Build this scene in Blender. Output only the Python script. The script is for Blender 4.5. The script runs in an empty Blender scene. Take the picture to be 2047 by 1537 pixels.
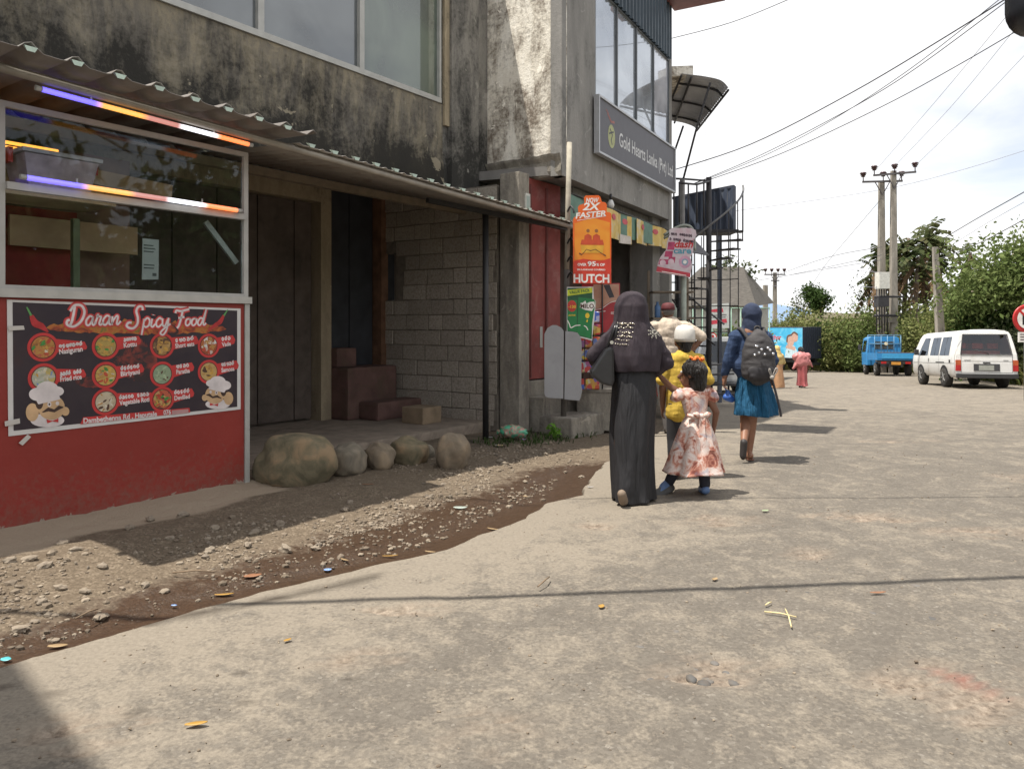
import bpy, bmesh, math, random
import numpy as np
from mathutils import Vector, Matrix, noise as mnoise

random.seed(7)
RNG = np.random.default_rng(11)
R = math.radians
C = bpy.context.scene.collection
scn = bpy.context.scene

# ------------------------------------------------------------------ camera
CAMH, FPX, HOR, CX = 1.35, 1500.0, 650.0, 1023.5
cam_d = bpy.data.cameras.new('camera')
cam = bpy.data.objects.new('camera', cam_d)
C.objects.link(cam)
cam.location = (0, 0, CAMH)
cam.rotation_euler = (R(90), 0, 0)
cam_d.sensor_width = 36.0
cam_d.lens = 36.0 * FPX / 2047.0
cam_d.shift_y = -(768.5 - HOR) / 2047.0
cam_d.clip_start = 0.05
cam_d.clip_end = 9000
scn.camera = cam

# ------------------------------------------------------------------ sun and sky
SUN_AZ = Vector((0.952, 0.305)).normalized()      # the way shadows fall on the ground
SUN_EL = R(70)
sd = Vector((SUN_AZ.x * math.cos(SUN_EL), SUN_AZ.y * math.cos(SUN_EL), -math.sin(SUN_EL)))
sun_d = bpy.data.lights.new('sun', 'SUN')
sun = bpy.data.objects.new('sun', sun_d)
C.objects.link(sun)
sun_d.energy = 4.5
sun_d.angle = R(0.53)
sun_d.color = (1.0, 0.94, 0.84)
sun.rotation_euler = sd.to_track_quat('-Z', 'Y').to_euler()
sun.location = (-20, -8, 40)

world = bpy.data.worlds.new('World')
scn.world = world
world.use_nodes = True
wn, wl = world.node_tree.nodes, world.node_tree.links
wn.clear()
wo = wn.new('ShaderNodeOutputWorld'); wb = wn.new('ShaderNodeBackground')
sky = wn.new('ShaderNodeTexSky')
sky.sky_type = 'NISHITA'; sky.sun_disc = False
sky.sun_elevation = SUN_EL
sky.sun_rotation = math.atan2(-SUN_AZ.x, -SUN_AZ.y)
sky.altitude = 1400; sky.dust_density = 1.6; sky.air_density = 1.0
wb.inputs['Strength'].default_value = 0.1
wc = wn.new('ShaderNodeTexCoord'); wm = wn.new('ShaderNodeMapping')
wm.inputs['Scale'].default_value = (1.0, 1.0, 3.0)
wl.new(wc.outputs['Generated'], wm.inputs['Vector'])
w1 = wn.new('ShaderNodeTexNoise'); w1.inputs['Scale'].default_value = 2.2; w1.inputs['Detail'].default_value = 8; w1.inputs['Roughness'].default_value = 0.55
w1.inputs['Distortion'].default_value = 0.4
wl.new(wm.outputs['Vector'], w1.inputs['Vector'])
wr = wn.new('ShaderNodeValToRGB')
wr.color_ramp.elements[0].position = 0.30; wr.color_ramp.elements[0].color = (0.5, 0.5, 0.5, 1)
wr.color_ramp.elements[1].position = 0.50; wr.color_ramp.elements[1].color = (1, 1, 1, 1)
wl.new(w1.outputs['Fac'], wr.inputs['Fac'])
wx = wn.new('ShaderNodeMix'); wx.data_type = 'RGBA'
wl.new(wr.outputs['Color'], wx.inputs['Factor'])
wl.new(sky.outputs['Color'], wx.inputs['A'])
wx.inputs['B'].default_value = (7.8, 7.8, 7.85, 1)
wl.new(wx.outputs['Result'], wb.inputs['Color'])
wl.new(wb.outputs['Background'], wo.inputs['Surface'])

scn.view_settings.view_transform = 'Standard'
scn.view_settings.look = 'None'
scn.view_settings.gamma = 1
scn.view_settings.use_curve_mapping = False
scn.view_settings.exposure = 0.62
scn.render.engine = 'CYCLES'
scn.cycles.max_bounces = 8
scn.cycles.transparent_max_bounces = 12
scn.cycles.use_denoising = True
scn.cycles.sample_clamp_indirect = 6

# ------------------------------------------------------------------ frames and measures
class Fr:
    """A plan frame: s runs along a facade, w points out of it to the street."""
    def __init__(s, x, y, ang):
        s.o = (x, y); s.u = (math.sin(ang), math.cos(ang)); s.n = (math.cos(ang), -math.sin(ang))
    def P(f, s, w, z):
        return Vector((f.o[0] + f.u[0]*s + f.n[0]*w, f.o[1] + f.u[1]*s + f.n[1]*w, z))
    def S(f, px, w):
        k = (px - CX) / FPX
        ox, oy = f.o[0] + f.n[0]*w, f.o[1] + f.n[1]*w
        return (k*oy - ox) / (f.u[0] - k*f.u[1])
    def SZ(f, px, py, w):
        s = f.S(px, w); y = f.P(s, w, 0).y
        return s, CAMH + (HOR - py) / FPX * y
MF = Fr(0.136, 9.47, R(35.5))       # old building and stall
GF = Fr(0.641, 9.66, R(28.8))       # grey building next door

def at(px, py, y):
    """The point a measured pixel of the photo has at the depth y."""
    return Vector(((px - CX) / FPX * y, y, CAMH + (HOR - py) / FPX * y))

def gz(x, y):
    """height of the road"""
    if y < 7: return 0.0
    if y < 9: return -0.01 * (y - 7) ** 2
    return -0.04 * (min(y, 62) - 8)

# ------------------------------------------------------------------ numpy noise
def _h(ix, iy, seed):
    n = (ix * 374761393 + iy * 668265263 + seed * 974634777) & 0xFFFFFFFF
    n = ((n ^ (n >> 13)) * 1274126177) & 0xFFFFFFFF
    n = n ^ (n >> 16)
    return (n & 0xFFFFFF) / float(0xFFFFFF)
def vnoise(x, y, seed=0):
    x = np.asarray(x, float); y = np.asarray(y, float)
    ix = np.floor(x).astype(np.int64); iy = np.floor(y).astype(np.int64)
    fx = x - ix; fy = y - iy
    fx = fx*fx*(3-2*fx); fy = fy*fy*(3-2*fy)
    a = _h(ix, iy, seed); b = _h(ix+1, iy, seed); c = _h(ix, iy+1, seed); d = _h(ix+1, iy+1, seed)
    return (a*(1-fx)+b*fx)*(1-fy) + (c*(1-fx)+d*fx)*fy
def fbm(x, y, oct=4, seed=0, gain=0.5):
    t = 0; a = 1; s = 0
    for i in range(oct):
        t = t + a*vnoise(x*2**i, y*2**i, seed+i*17); s += a; a *= gain
    return t / s

# ------------------------------------------------------------------ materials
MATS = {}
def _new(name):
    m = bpy.data.materials.new(name); m.use_nodes = True
    n, l = m.node_tree.nodes, m.node_tree.links
    return m, n, l, n['Principled BSDF']
def mixc(n, l, fac, a, b, blend='MIX'):
    x = n.new('ShaderNodeMix'); x.data_type = 'RGBA'; x.blend_type = blend
    for sock, v in (('Factor', fac), ('A', a), ('B', b)):
        if hasattr(v, 'is_linked'): l.new(v, x.inputs[sock])
        elif sock == 'Factor': x.inputs[sock].default_value = v
        else: x.inputs[sock].default_value = (*v[:3], 1)
    return x.outputs['Result']
def ramp(n, l, src, stops):
    top = max(p for p, c in stops)
    if top > 1:                       # a colour ramp ends at 1: bring longer ranges down to it
        k = n.new('ShaderNodeMath'); k.operation = 'MULTIPLY'; k.inputs[1].default_value = 1/top
        l.new(src, k.inputs[0]); src = k.outputs[0]; stops = [(p/top, c) for p, c in stops]
    r = n.new('ShaderNodeValToRGB'); e = r.color_ramp.elements
    while len(e) < len(stops): e.new(0.5)
    for i, (p, c) in enumerate(stops):
        e[i].position = p
        e[i].color = (c, c, c, 1) if isinstance(c, (int, float)) else (*c[:3], 1)
    l.new(src, r.inputs['Fac'])
    return r.outputs['Color']
def coords(n, l, scale=(1, 1, 1), kind='Object', rotz=0):
    t = n.new('ShaderNodeTexCoord'); m = n.new('ShaderNodeMapping')
    m.inputs['Scale'].default_value = scale; m.inputs['Rotation'].default_value = (0, 0, rotz)
    l.new(t.outputs[kind], m.inputs['Vector'])
    return m.outputs['Vector']
def noiz(n, l, vec, scale, detail=5, rough=0.55, dist=0.0):
    t = n.new('ShaderNodeTexNoise')
    t.inputs['Scale'].default_value = scale; t.inputs['Detail'].default_value = detail
    t.inputs['Roughness'].default_value = rough; t.inputs['Distortion'].default_value = dist
    l.new(vec, t.inputs['Vector'])
    return t.outputs['Fac']
def bumpn(n, l, p, h, strength, dist=0.01):
    b = n.new('ShaderNodeBump'); b.inputs['Strength'].default_value = strength; b.inputs['Distance'].default_value = dist
    l.new(h, b.inputs['Height']); l.new(b.outputs['Normal'], p.inputs['Normal'])
def M(name, col, rough=0.75, var=0.18, scale=9, bump=0.0, metal=0.0, dirt=None, dirt_amt=0.5, dscale=3, bscale=None, spec=0.5, sheen=0, trans=0):
    """plain paint, cloth, metal: a colour with mottling, optional dirt patches and bump"""
    if name in MATS: return MATS[name]
    m, n, l, p = _new(name)
    v = coords(n, l)
    f = noiz(n, l, v, scale)
    lo = [c*(1-var) for c in col]; hi = [min(1, c*(1+var)) for c in col]
    c = ramp(n, l, f, [(0.3, lo), (0.7, hi)])
    if dirt:
        d = noiz(n, l, v, dscale, 8, 0.65, 0.5)
        c = mixc(n, l, ramp(n, l, d, [(0.5, 0.0), (0.68, dirt_amt)]), c, dirt)
    l.new(c, p.inputs['Base Color'])
    p.inputs['Roughness'].default_value = rough
    p.inputs['Metallic'].default_value = metal
    p.inputs['Specular IOR Level'].default_value = spec
    if sheen: p.inputs['Sheen Weight'].default_value = sheen
    if bump: bumpn(n, l, p, noiz(n, l, v, bscale or scale*5, 6), bump)
    MATS[name] = m
    return m
def drape(name, col, rough=.75, spec=.3, fold=.8, sc=6.0, tilt=.35, var=.15):
    """cloth with long soft folds in its bump"""
    m, n, l, p = _new(name)
    v = coords(n, l, (sc, sc, sc*.16)); t = n.new('ShaderNodeTexCoord'); mp = n.new('ShaderNodeMapping'); mp.inputs['Rotation'].default_value = (0, tilt, .5); mp.inputs['Scale'].default_value = (sc, sc, sc*.16)
    l.new(t.outputs['Object'], mp.inputs['Vector'])
    f = noiz(n, l, mp.outputs['Vector'], 1.6, 3, .5, .3); w = noiz(n, l, coords(n, l), 160, 2, .6)
    c = ramp(n, l, noiz(n, l, coords(n, l), 14, 4), [(.3, [x*(1-var) for x in col]), (.7, [x*(1+var) for x in col])])
    l.new(c, p.inputs['Base Color']); p.inputs['Roughness'].default_value = rough; p.inputs['Specular IOR Level'].default_value = spec
    a = n.new('ShaderNodeMath'); a.operation = 'MULTIPLY_ADD'; l.new(w, a.inputs[0]); a.inputs[1].default_value = .04; l.new(f, a.inputs[2])
    bumpn(n, l, p, a.outputs[0], fold, .09)
    MATS[name] = m
    return m
def emis(name, col, strength):
    if name in MATS: return MATS[name]
    m, n, l, p = _new(name)
    p.inputs['Base Color'].default_value = (*col, 1)
    p.inputs['Emission Color'].default_value = (*col, 1)
    p.inputs['Emission Strength'].default_value = strength
    MATS[name] = m
    return m
def glass(name, refl=0.12, tint=(0.9, 0.95, 0.95), base=None, rough=0.02, ior=1.5, gcol=(.9, .95, 1)):
    """window glass: see-through (or a dark pane when base is given) with a mirror coat"""
    if name in MATS: return MATS[name]
    m, n, l, p = _new(name)
    out = n['Material Output']
    g = n.new('ShaderNodeBsdfGlossy'); g.inputs['Roughness'].default_value = rough; g.inputs['Color'].default_value = (*gcol, 1)
    fr = n.new('ShaderNodeFresnel'); fr.inputs['IOR'].default_value = ior
    ad = n.new('ShaderNodeMath'); ad.operation = 'ADD'; ad.use_clamp = True; ad.inputs[1].default_value = refl
    l.new(fr.outputs[0], ad.inputs[0])
    mx = n.new('ShaderNodeMixShader'); l.new(ad.outputs[0], mx.inputs['Fac'])
    if base is None:
        t = n.new('ShaderNodeBsdfTransparent'); t.inputs['Color'].default_value = (*tint, 1)
        l.new(t.outputs[0], mx.inputs[1])
    else:
        v = coords(n, l); f = noiz(n, l, v, 1.1, 3, 0.5, 0.6)
        c = ramp(n, l, f, [(0.35, [x*0.55 for x in base]), (0.65, [min(1, x*1.35) for x in base])])
        l.new(c, p.inputs['Base Color']); p.inputs['Roughness'].default_value = 0.25
        l.new(p.outputs[0], mx.inputs[1])
    l.new(g.outputs[0], mx.inputs[2]); l.new(mx.outputs[0], out.inputs['Surface'])
    MATS[name] = m
    return m
def leafmat(name, cols, rough=0.7, trans=0.3):
    if name in MATS: return MATS[name]
    m, n, l, p = _new(name)
    g = n.new('ShaderNodeNewGeometry')
    st = [(i/(len(cols)-1), c) for i, c in enumerate(cols)]
    c1 = ramp(n, l, g.outputs['Random Per Island'], st)
    v = coords(n, l)
    c2 = mixc(n, l, ramp(n, l, noiz(n, l, v, 0.5, 4), [(0.35, 0.0), (0.65, 0.55)]), c1, [x*1.1 for x in cols[-1]])
    l.new(c2, p.inputs['Base Color']); p.inputs['Roughness'].default_value = max(rough, .65); p.inputs['Specular IOR Level'].default_value = .12
    tr = n.new('ShaderNodeBsdfTranslucent'); l.new(c2, tr.inputs['Color'])
    mx = n.new('ShaderNodeMixShader'); mx.inputs['Fac'].default_value = trans
    l.new(p.outputs[0], mx.inputs[1]); l.new(tr.outputs[0], mx.inputs[2])
    l.new(mx.outputs[0], n['Material Output'].inputs['Surface'])
    MATS[name] = m
    return m
def patchy(name, stops, scale=6, kind='noise', rough=0.6, bump=0.0, stretch=(1, 1, 1), detail=6, dist=0.5):
    """a surface mottled through several colours: food photographs, prints, stone"""
    if name in MATS: return MATS[name]
    m, n, l, p = _new(name)
    v = coords(n, l, stretch)
    if kind == 'noise': f = noiz(n, l, v, scale, detail, 0.6, dist)
    else:
        t = n.new('ShaderNodeTexVoronoi'); t.inputs['Scale'].default_value = scale; l.new(v, t.inputs['Vector'])
        s = n.new('ShaderNodeSeparateColor'); l.new(t.outputs['Color'], s.inputs[0]); f = s.outputs[0]
    l.new(ramp(n, l, f, stops), p.inputs['Base Color']); p.inputs['Roughness'].default_value = rough
    if bump: bumpn(n, l, p, f, bump)
    MATS[name] = m
    return m

# ------------------------------------------------------------------ objects
def tag(o, label=None, cat=None, group=None, kind=None):
    if label: o['label'] = label
    if cat: o['category'] = cat
    if group: o['group'] = group
    if kind: o['kind'] = kind
    return o
def thing(name, label, cat, loc, group=None):
    o = bpy.data.objects.new(name, None); C.objects.link(o)
    o.empty_display_size = 0.1; o.location = loc
    return tag(o, label, cat, group)
def root_loc(o):
    v = Vector((0, 0, 0))
    while o is not None:
        v = v + o.location; o = o.parent
    return v
def link_mesh(name, me, parent=None, mats=()):
    for m in mats:
        me.materials.append(m)
    o = bpy.data.objects.new(name, me); C.objects.link(o)
    if parent is not None: o.parent = parent
    return o
def copy_tree(o, parent=None):
    c = o.copy(); C.objects.link(c); c.parent = parent
    for ch in list(o.children): copy_tree(ch, c)
    return c

class MB:
    """collects shapes; build() links them as ONE mesh object"""
    def __init__(s, mat=None):
        s.v = []; s.f = []; s.m = []; s.mats = []; s.sm = []; s.cur = 0
        if mat: s.use(mat)
    def use(s, mat):
        if mat not in s.mats: s.mats.append(mat)
        s.cur = s.mats.index(mat); return s
    def add(s, vs, fs, smooth=False):
        b = len(s.v); s.v += [tuple(p) for p in vs]
        for f in fs:
            s.f.append(tuple(i+b for i in f)); s.m.append(s.cur); s.sm.append(smooth)
        return s
    def hexa(s, p):
        return s.add(p, [(0, 3, 2, 1), (4, 5, 6, 7), (0, 1, 5, 4), (1, 2, 6, 5), (2, 3, 7, 6), (3, 0, 4, 7)])
    def box(s, x0, x1, y0, y1, z0, z1):
        return s.hexa([(x0,y0,z0),(x1,y0,z0),(x1,y1,z0),(x0,y1,z0),(x0,y0,z1),(x1,y0,z1),(x1,y1,z1),(x0,y1,z1)])
    def fbox(s, f, s0, s1, w0, w1, z0, z1):
        P = f.P
        return s.hexa([P(s0,w1,z0),P(s1,w1,z0),P(s1,w0,z0),P(s0,w0,z0),P(s0,w1,z1),P(s1,w1,z1),P(s1,w0,z1),P(s0,w0,z1)])
    def bar(s, a, b, w, h=None, up=(0, 0, 1)):
        a = Vector(a); b = Vector(b); h = h or w
        d = (b-a).normalized(); u = Vector(up)
        if abs(d.dot(u)) > 0.98: u = Vector((0, 1, 0))
        x = d.cross(u).normalized()*w/2; y = x.cross(d).normalized()*h/2
        return s.hexa([a-x-y, a+x-y, a+x+y, a-x+y, b-x-y, b+x-y, b+x+y, b-x+y])
    def tube(s, pts, r, n=8, cap=True):
        pts = [Vector(p) for p in pts]; rs = r if isinstance(r, (list, tuple)) else [r]*len(pts)
        vs = []; ref = None
        for i, p in enumerate(pts):
            d = (pts[min(i+1, len(pts)-1)] - pts[max(i-1, 0)])
            d = d.normalized() if d.length > 1e-9 else Vector((0, 0, 1))
            if ref is None or abs(ref.dot(d)) > 0.97:
                ref = Vector((0, 0, 1)) if abs(d.z) < 0.9 else Vector((1, 0, 0))
            x = (ref - d*ref.dot(d)).normalized(); y = d.cross(x); ref = x
            for k in range(n):
                a = 2*math.pi*k/n; vs.append(p + x*math.cos(a)*rs[i] + y*math.sin(a)*rs[i])
        fs = [(i*n+k, i*n+(k+1) % n, (i+1)*n+(k+1) % n, (i+1)*n+k) for i in range(len(pts)-1) for k in range(n)]
        s.add(vs, fs, True)
        if cap:
            b = len(s.v)-len(vs)
            for fc in (tuple(range(n-1, -1, -1)), tuple(range((len(pts)-1)*n, len(pts)*n))):
                s.f.append(tuple(i+b for i in fc)); s.m.append(s.cur); s.sm.append(False)
        return s
    def rings(s, rings, cap=True, smooth=True):
        """rings of equal point count lofted together"""
        n = len(rings[0]); vs = [p for r in rings for p in r]
        fs = [(i*n+k, i*n+(k+1) % n, (i+1)*n+(k+1) % n, (i+1)*n+k) for i in range(len(rings)-1) for k in range(n)]
        s.add(vs, fs, smooth)
        if cap:
            b = len(s.v)-len(vs)
            for fc in (tuple(range(n-1, -1, -1)), tuple(range((len(rings)-1)*n, len(rings)*n))):
                s.f.append(tuple(i+b for i in fc)); s.m.append(s.cur); s.sm.append(False)
        return s
    def lathe(s, c, prof, n=16, axis=(0, 0, 1)):
        c = Vector(c); a = Vector(axis).normalized()
        x = a.orthogonal().normalized(); y = a.cross(x)
        rg = [[c + a*z + (x*math.cos(2*math.pi*k/n) + y*math.sin(2*math.pi*k/n))*max(r, 1e-4) for k in range(n)] for r, z in prof]
        return s.rings(rg)
    def prism(s, T, poly, c0, c1):
        """a polygon of (a, b) pairs given depth: T maps (a, b, c) to the world"""
        n = len(poly)
        vs = [T(a, b, c0) for a, b in poly] + [T(a, b, c1) for a, b in poly]
        fs = [tuple(range(n-1, -1, -1)), tuple(range(n, 2*n))] + [(i, (i+1) % n, n+(i+1) % n, n+i) for i in range(n)]
        return s.add(vs, fs)
    def flat(s, T, poly, c):
        return s.add([T(a, b, c) for a, b in poly], [tuple(range(len(poly)))])
    def disc(s, T, a, b, r, c, n=28, ry=None):
        ry = ry or r
        return s.flat(T, [(a + r*math.cos(2*math.pi*k/n), b + ry*math.sin(2*math.pi*k/n)) for k in range(n)], c)
    def ring(s, T, a, b, r0, r1, c, n=28):
        vs = [T(a + r*math.cos(2*math.pi*k/n), b + r*math.sin(2*math.pi*k/n), c) for r in (r0, r1) for k in range(n)]
        return s.add(vs, [(k, n+k, n+(k+1) % n, (k+1) % n) for k in range(n)])
    def stroke(s, T, pts, w, c, closed=False):
        """a pen stroke with round joins, w may vary along it"""
        n = len(pts); ws = w if isinstance(w, (list, tuple)) else [w]*n
        vs = []
        for i, (a, b) in enumerate(pts):
            p, q = pts[max(i-1, 0)], pts[min(i+1, n-1)]
            dx, dy = q[0]-p[0], q[1]-p[1]; L = math.hypot(dx, dy) or 1
            nx, ny = -dy/L*ws[i]/2, dx/L*ws[i]/2
            vs += [T(a+nx, b+ny, c), T(a-nx, b-ny, c)]
        return s.add(vs, [(2*i, 2*i+1, 2*i+3, 2*i+2) for i in range(n-1)])
    def text(s, T, body, a, b, size, c, width=None, bold=0.0, shear=0.0, rot=0.0, align='LEFT', depth=0.0):
        cu = bpy.data.curves.new('t', 'FONT'); cu.body = body; cu.size = size; cu.shear = shear; cu.offset = min(bold, .03*size); cu.resolution_u = 3
        ob = bpy.data.objects.new('t', cu)
        me = ob.to_mesh()
        P = [(v.co.x, v.co.y) for v in me.vertices]; F = [tuple(p.vertices) for p in me.polygons]
        ob.to_mesh_clear(); bpy.data.objects.remove(ob); bpy.data.curves.remove(cu)
        if not P: return s
        x0 = min(p[0] for p in P); x1 = max(p[0] for p in P)
        k = (width/(x1-x0)) if width else 1.0
        off = {'LEFT': 0, 'CENTER': -(x1-x0)*k/2, 'RIGHT': -(x1-x0)*k}[align]
        cr, sr = math.cos(rot), math.sin(rot)
        Q = [((x-x0)*k + off, y) for x, y in P]
        return s.add([T(a + x*cr - y*sr, b + x*sr + y*cr, c) for x, y in Q], F)
    def build(s, name, parent=None, local=False, bevel=0.0, autosmooth=False):
        off = Vector((0, 0, 0)) if (local or parent is None) else root_loc(parent)
        me = bpy.data.meshes.new(name)
        me.from_pydata([(p[0]-off.x, p[1]-off.y, p[2]-off.z) for p in s.v], [], s.f)
        me.polygons.foreach_set('material_index', s.m)
        me.polygons.foreach_set('use_smooth', s.sm)
        me.validate(); me.update()
        bm = bmesh.new(); bm.from_mesh(me)
        bmesh.ops.recalc_face_normals(bm, faces=[f for f in bm.faces if not f.smooth and False] or bm.faces[:]) if bevel else None
        if bevel:
            es = [e for e in bm.edges if len(e.link_faces) == 2 and e.calc_face_angle(0) > 0.6]
            bmesh.ops.bevel(bm, geom=es, offset=bevel, segments=2, affect='EDGES', profile=0.7, clamp_overlap=True)
        bm.to_mesh(me); bm.free()
        return link_mesh(name, me, parent, s.mats)

def bez(pts, n=10):
    """Catmull-Rom through 2-D or 3-D points"""
    pts = [Vector(p) if len(p) == 3 else Vector((p[0], p[1], 0)) for p in pts]
    out = []
    for i in range(len(pts)-1):
        p0 = pts[max(i-1, 0)]; p1 = pts[i]; p2 = pts[i+1]; p3 = pts[min(i+2, len(pts)-1)]
        for k in range(n):
            t = k/n
            out.append(0.5*((2*p1) + (p2-p0)*t + (2*p0-5*p1+4*p2-p3)*t*t + (3*p1-p0-3*p2+p3)*t**3))
    out.append(pts[-1])
    return out
def bez2(pts, n=8):
    return [(p.x, p.y) for p in bez(pts, n)]

def np_mesh(name, V, F, mat, parent=None, smooth=False, attrs=None):
    """mesh from numpy arrays: V (n,3), F (m,3 or 4)"""
    me = bpy.data.meshes.new(name)
    k = F.shape[1]
    me.vertices.add(len(V)); me.vertices.foreach_set('co', V.astype(np.float32).ravel())
    me.loops.add(F.size); me.loops.foreach_set('vertex_index', F.astype(np.int32).ravel())
    me.polygons.add(len(F)); me.polygons.foreach_set('loop_start', np.arange(0, F.size, k, dtype=np.int32))
    me.polygons.foreach_set('use_smooth', np.full(len(F), smooth))
    me.update(calc_edges=True)
    for an, av in (attrs or {}).items():
        a = me.attributes.new(an, 'FLOAT', 'POINT'); a.data.foreach_set('value', av.astype(np.float32).ravel())
    return link_mesh(name, me, parent, [mat])

def ico(sub=2):
    bm = bmesh.new(); bmesh.ops.create_icosphere(bm, subdivisions=sub, radius=1)
    v = np.array([x.co[:] for x in bm.verts]); f = np.array([[q.index for q in p.verts] for p in bm.faces]); bm.free()
    return v, f
ICO1, ICO2, ICO3, ICO4 = ico(1), ico(2), ico(3), ico(4)

def blob(prims, voxel=0.012, smooth=6):
    """one continuous surface round tapered capsules ('c', p, q, rp, rq) and ellipsoids ('e', c, (rx, ry, rz), (tiltx, tilty, rotz))"""
    V = []; F = []; b = 0
    uv, uf = ICO3
    for p in prims:
        if p[0] == 'e':
            e = Matrix.Rotation(p[3][2], 3, 'Z') @ Matrix.Rotation(p[3][1], 3, 'Y') @ Matrix.Rotation(p[3][0], 3, 'X') if len(p) > 3 else Matrix.Identity(3)
            v = (uv*np.array(p[2])) @ np.array(e).T + np.array(p[1])
        else:
            a = np.array(p[1], float); q = np.array(p[2], float); d = q-a; L = np.linalg.norm(d) or 1e-6; d = d/L
            t = uv @ d
            v = np.where((t > 0)[:, None], q + uv*p[4], a + uv*p[3])
        V.append(v); F.append(uf+b); b += len(v)
    V = np.vstack(V); F = np.vstack(F)
    me = bpy.data.meshes.new('blob'); me.from_pydata(V.tolist(), [], F.tolist()); me.update()
    ob = bpy.data.objects.new('blob', me); C.objects.link(ob)
    md = ob.modifiers.new('r', 'REMESH'); md.mode = 'VOXEL'; md.voxel_size = voxel
    if smooth:
        ms = ob.modifiers.new('s', 'SMOOTH'); ms.iterations = smooth; ms.factor = 0.5
    dg = bpy.context.evaluated_depsgraph_get()
    out = bpy.data.meshes.new_from_object(ob.evaluated_get(dg))
    bpy.data.objects.remove(ob); bpy.data.meshes.remove(me)
    out.polygons.foreach_set('use_smooth', np.full(len(out.polygons), True))
    return out
def blob_obj(name, prims, mat, parent, voxel=0.012, smooth=6, deform=None):
    me = blob(prims, voxel, smooth)
    if deform:
        for v in me.vertices: v.co = deform(v.co)
    return link_mesh(name, me, parent, [mat])

# ================================================================== THE GROUND
# road edge towards the wet gutter, measured on the ground (x at each y)
EDGE = [(-9.0, -12), (-5.2, -2.5), (-3.3, 1.2), (-2.5, 2.3), (-2.02, 2.95), (-1.60, 3.43), (-1.28, 3.82), (-.98, 4.05), (-.44, 4.55), (.09, 5.24), (.25, 5.68),
        (.55, 5.95), (.72, 6.9), (1.25, 8.2), (1.75, 9.6), (2.5, 11.5), (3.2, 13.5), (3.9, 16), (4.6, 19), (5.6, 24), (6.6, 32), (7.5, 45), (8, 62)]
_ey = np.array([e[1] for e in EDGE]); _ex = np.array([e[0] for e in EDGE])
def edge_x(y):
    y = np.asarray(y, float)
    return np.interp(y, _ey, _ex) + 0.11*(fbm(y*3.1, y*0+3, 5, 5, .62)-0.5)
def gz_np(y):
    return np.where(y < 7, 0, np.where(y < 9, -0.01*(y-7)**2, -0.04*(np.minimum(y, 62)-8)))

PATCHES = [(1.50, 5.15, .34, .20), (.52, 5.05, .20, .10), (-1.42, 2.46, .26, .17), (-.5, 3.55, .22, .13), (-.62, 3.02, .22, .13), (1.75, 4.45, .2, .16),
           (4.6, 6.6, .45, .2), (4.7, 9.0, .5, .25), (.75, 2.95, .3, .2), (1.75, 2.75, .5, .28), (-.05, 2.5, .25, .2), (3.1, 3.35, .5, .5), (2.5, 5.3, .6, .16), (3.3, 4.9, .6, .2)]
def grid_faces(ny, nx):
    i = np.arange(ny-1)[:, None]*nx + np.arange(nx-1)[None, :]
    return np.stack([i, i+1, i+nx+1, i+nx], -1).reshape(-1, 4)

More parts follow.
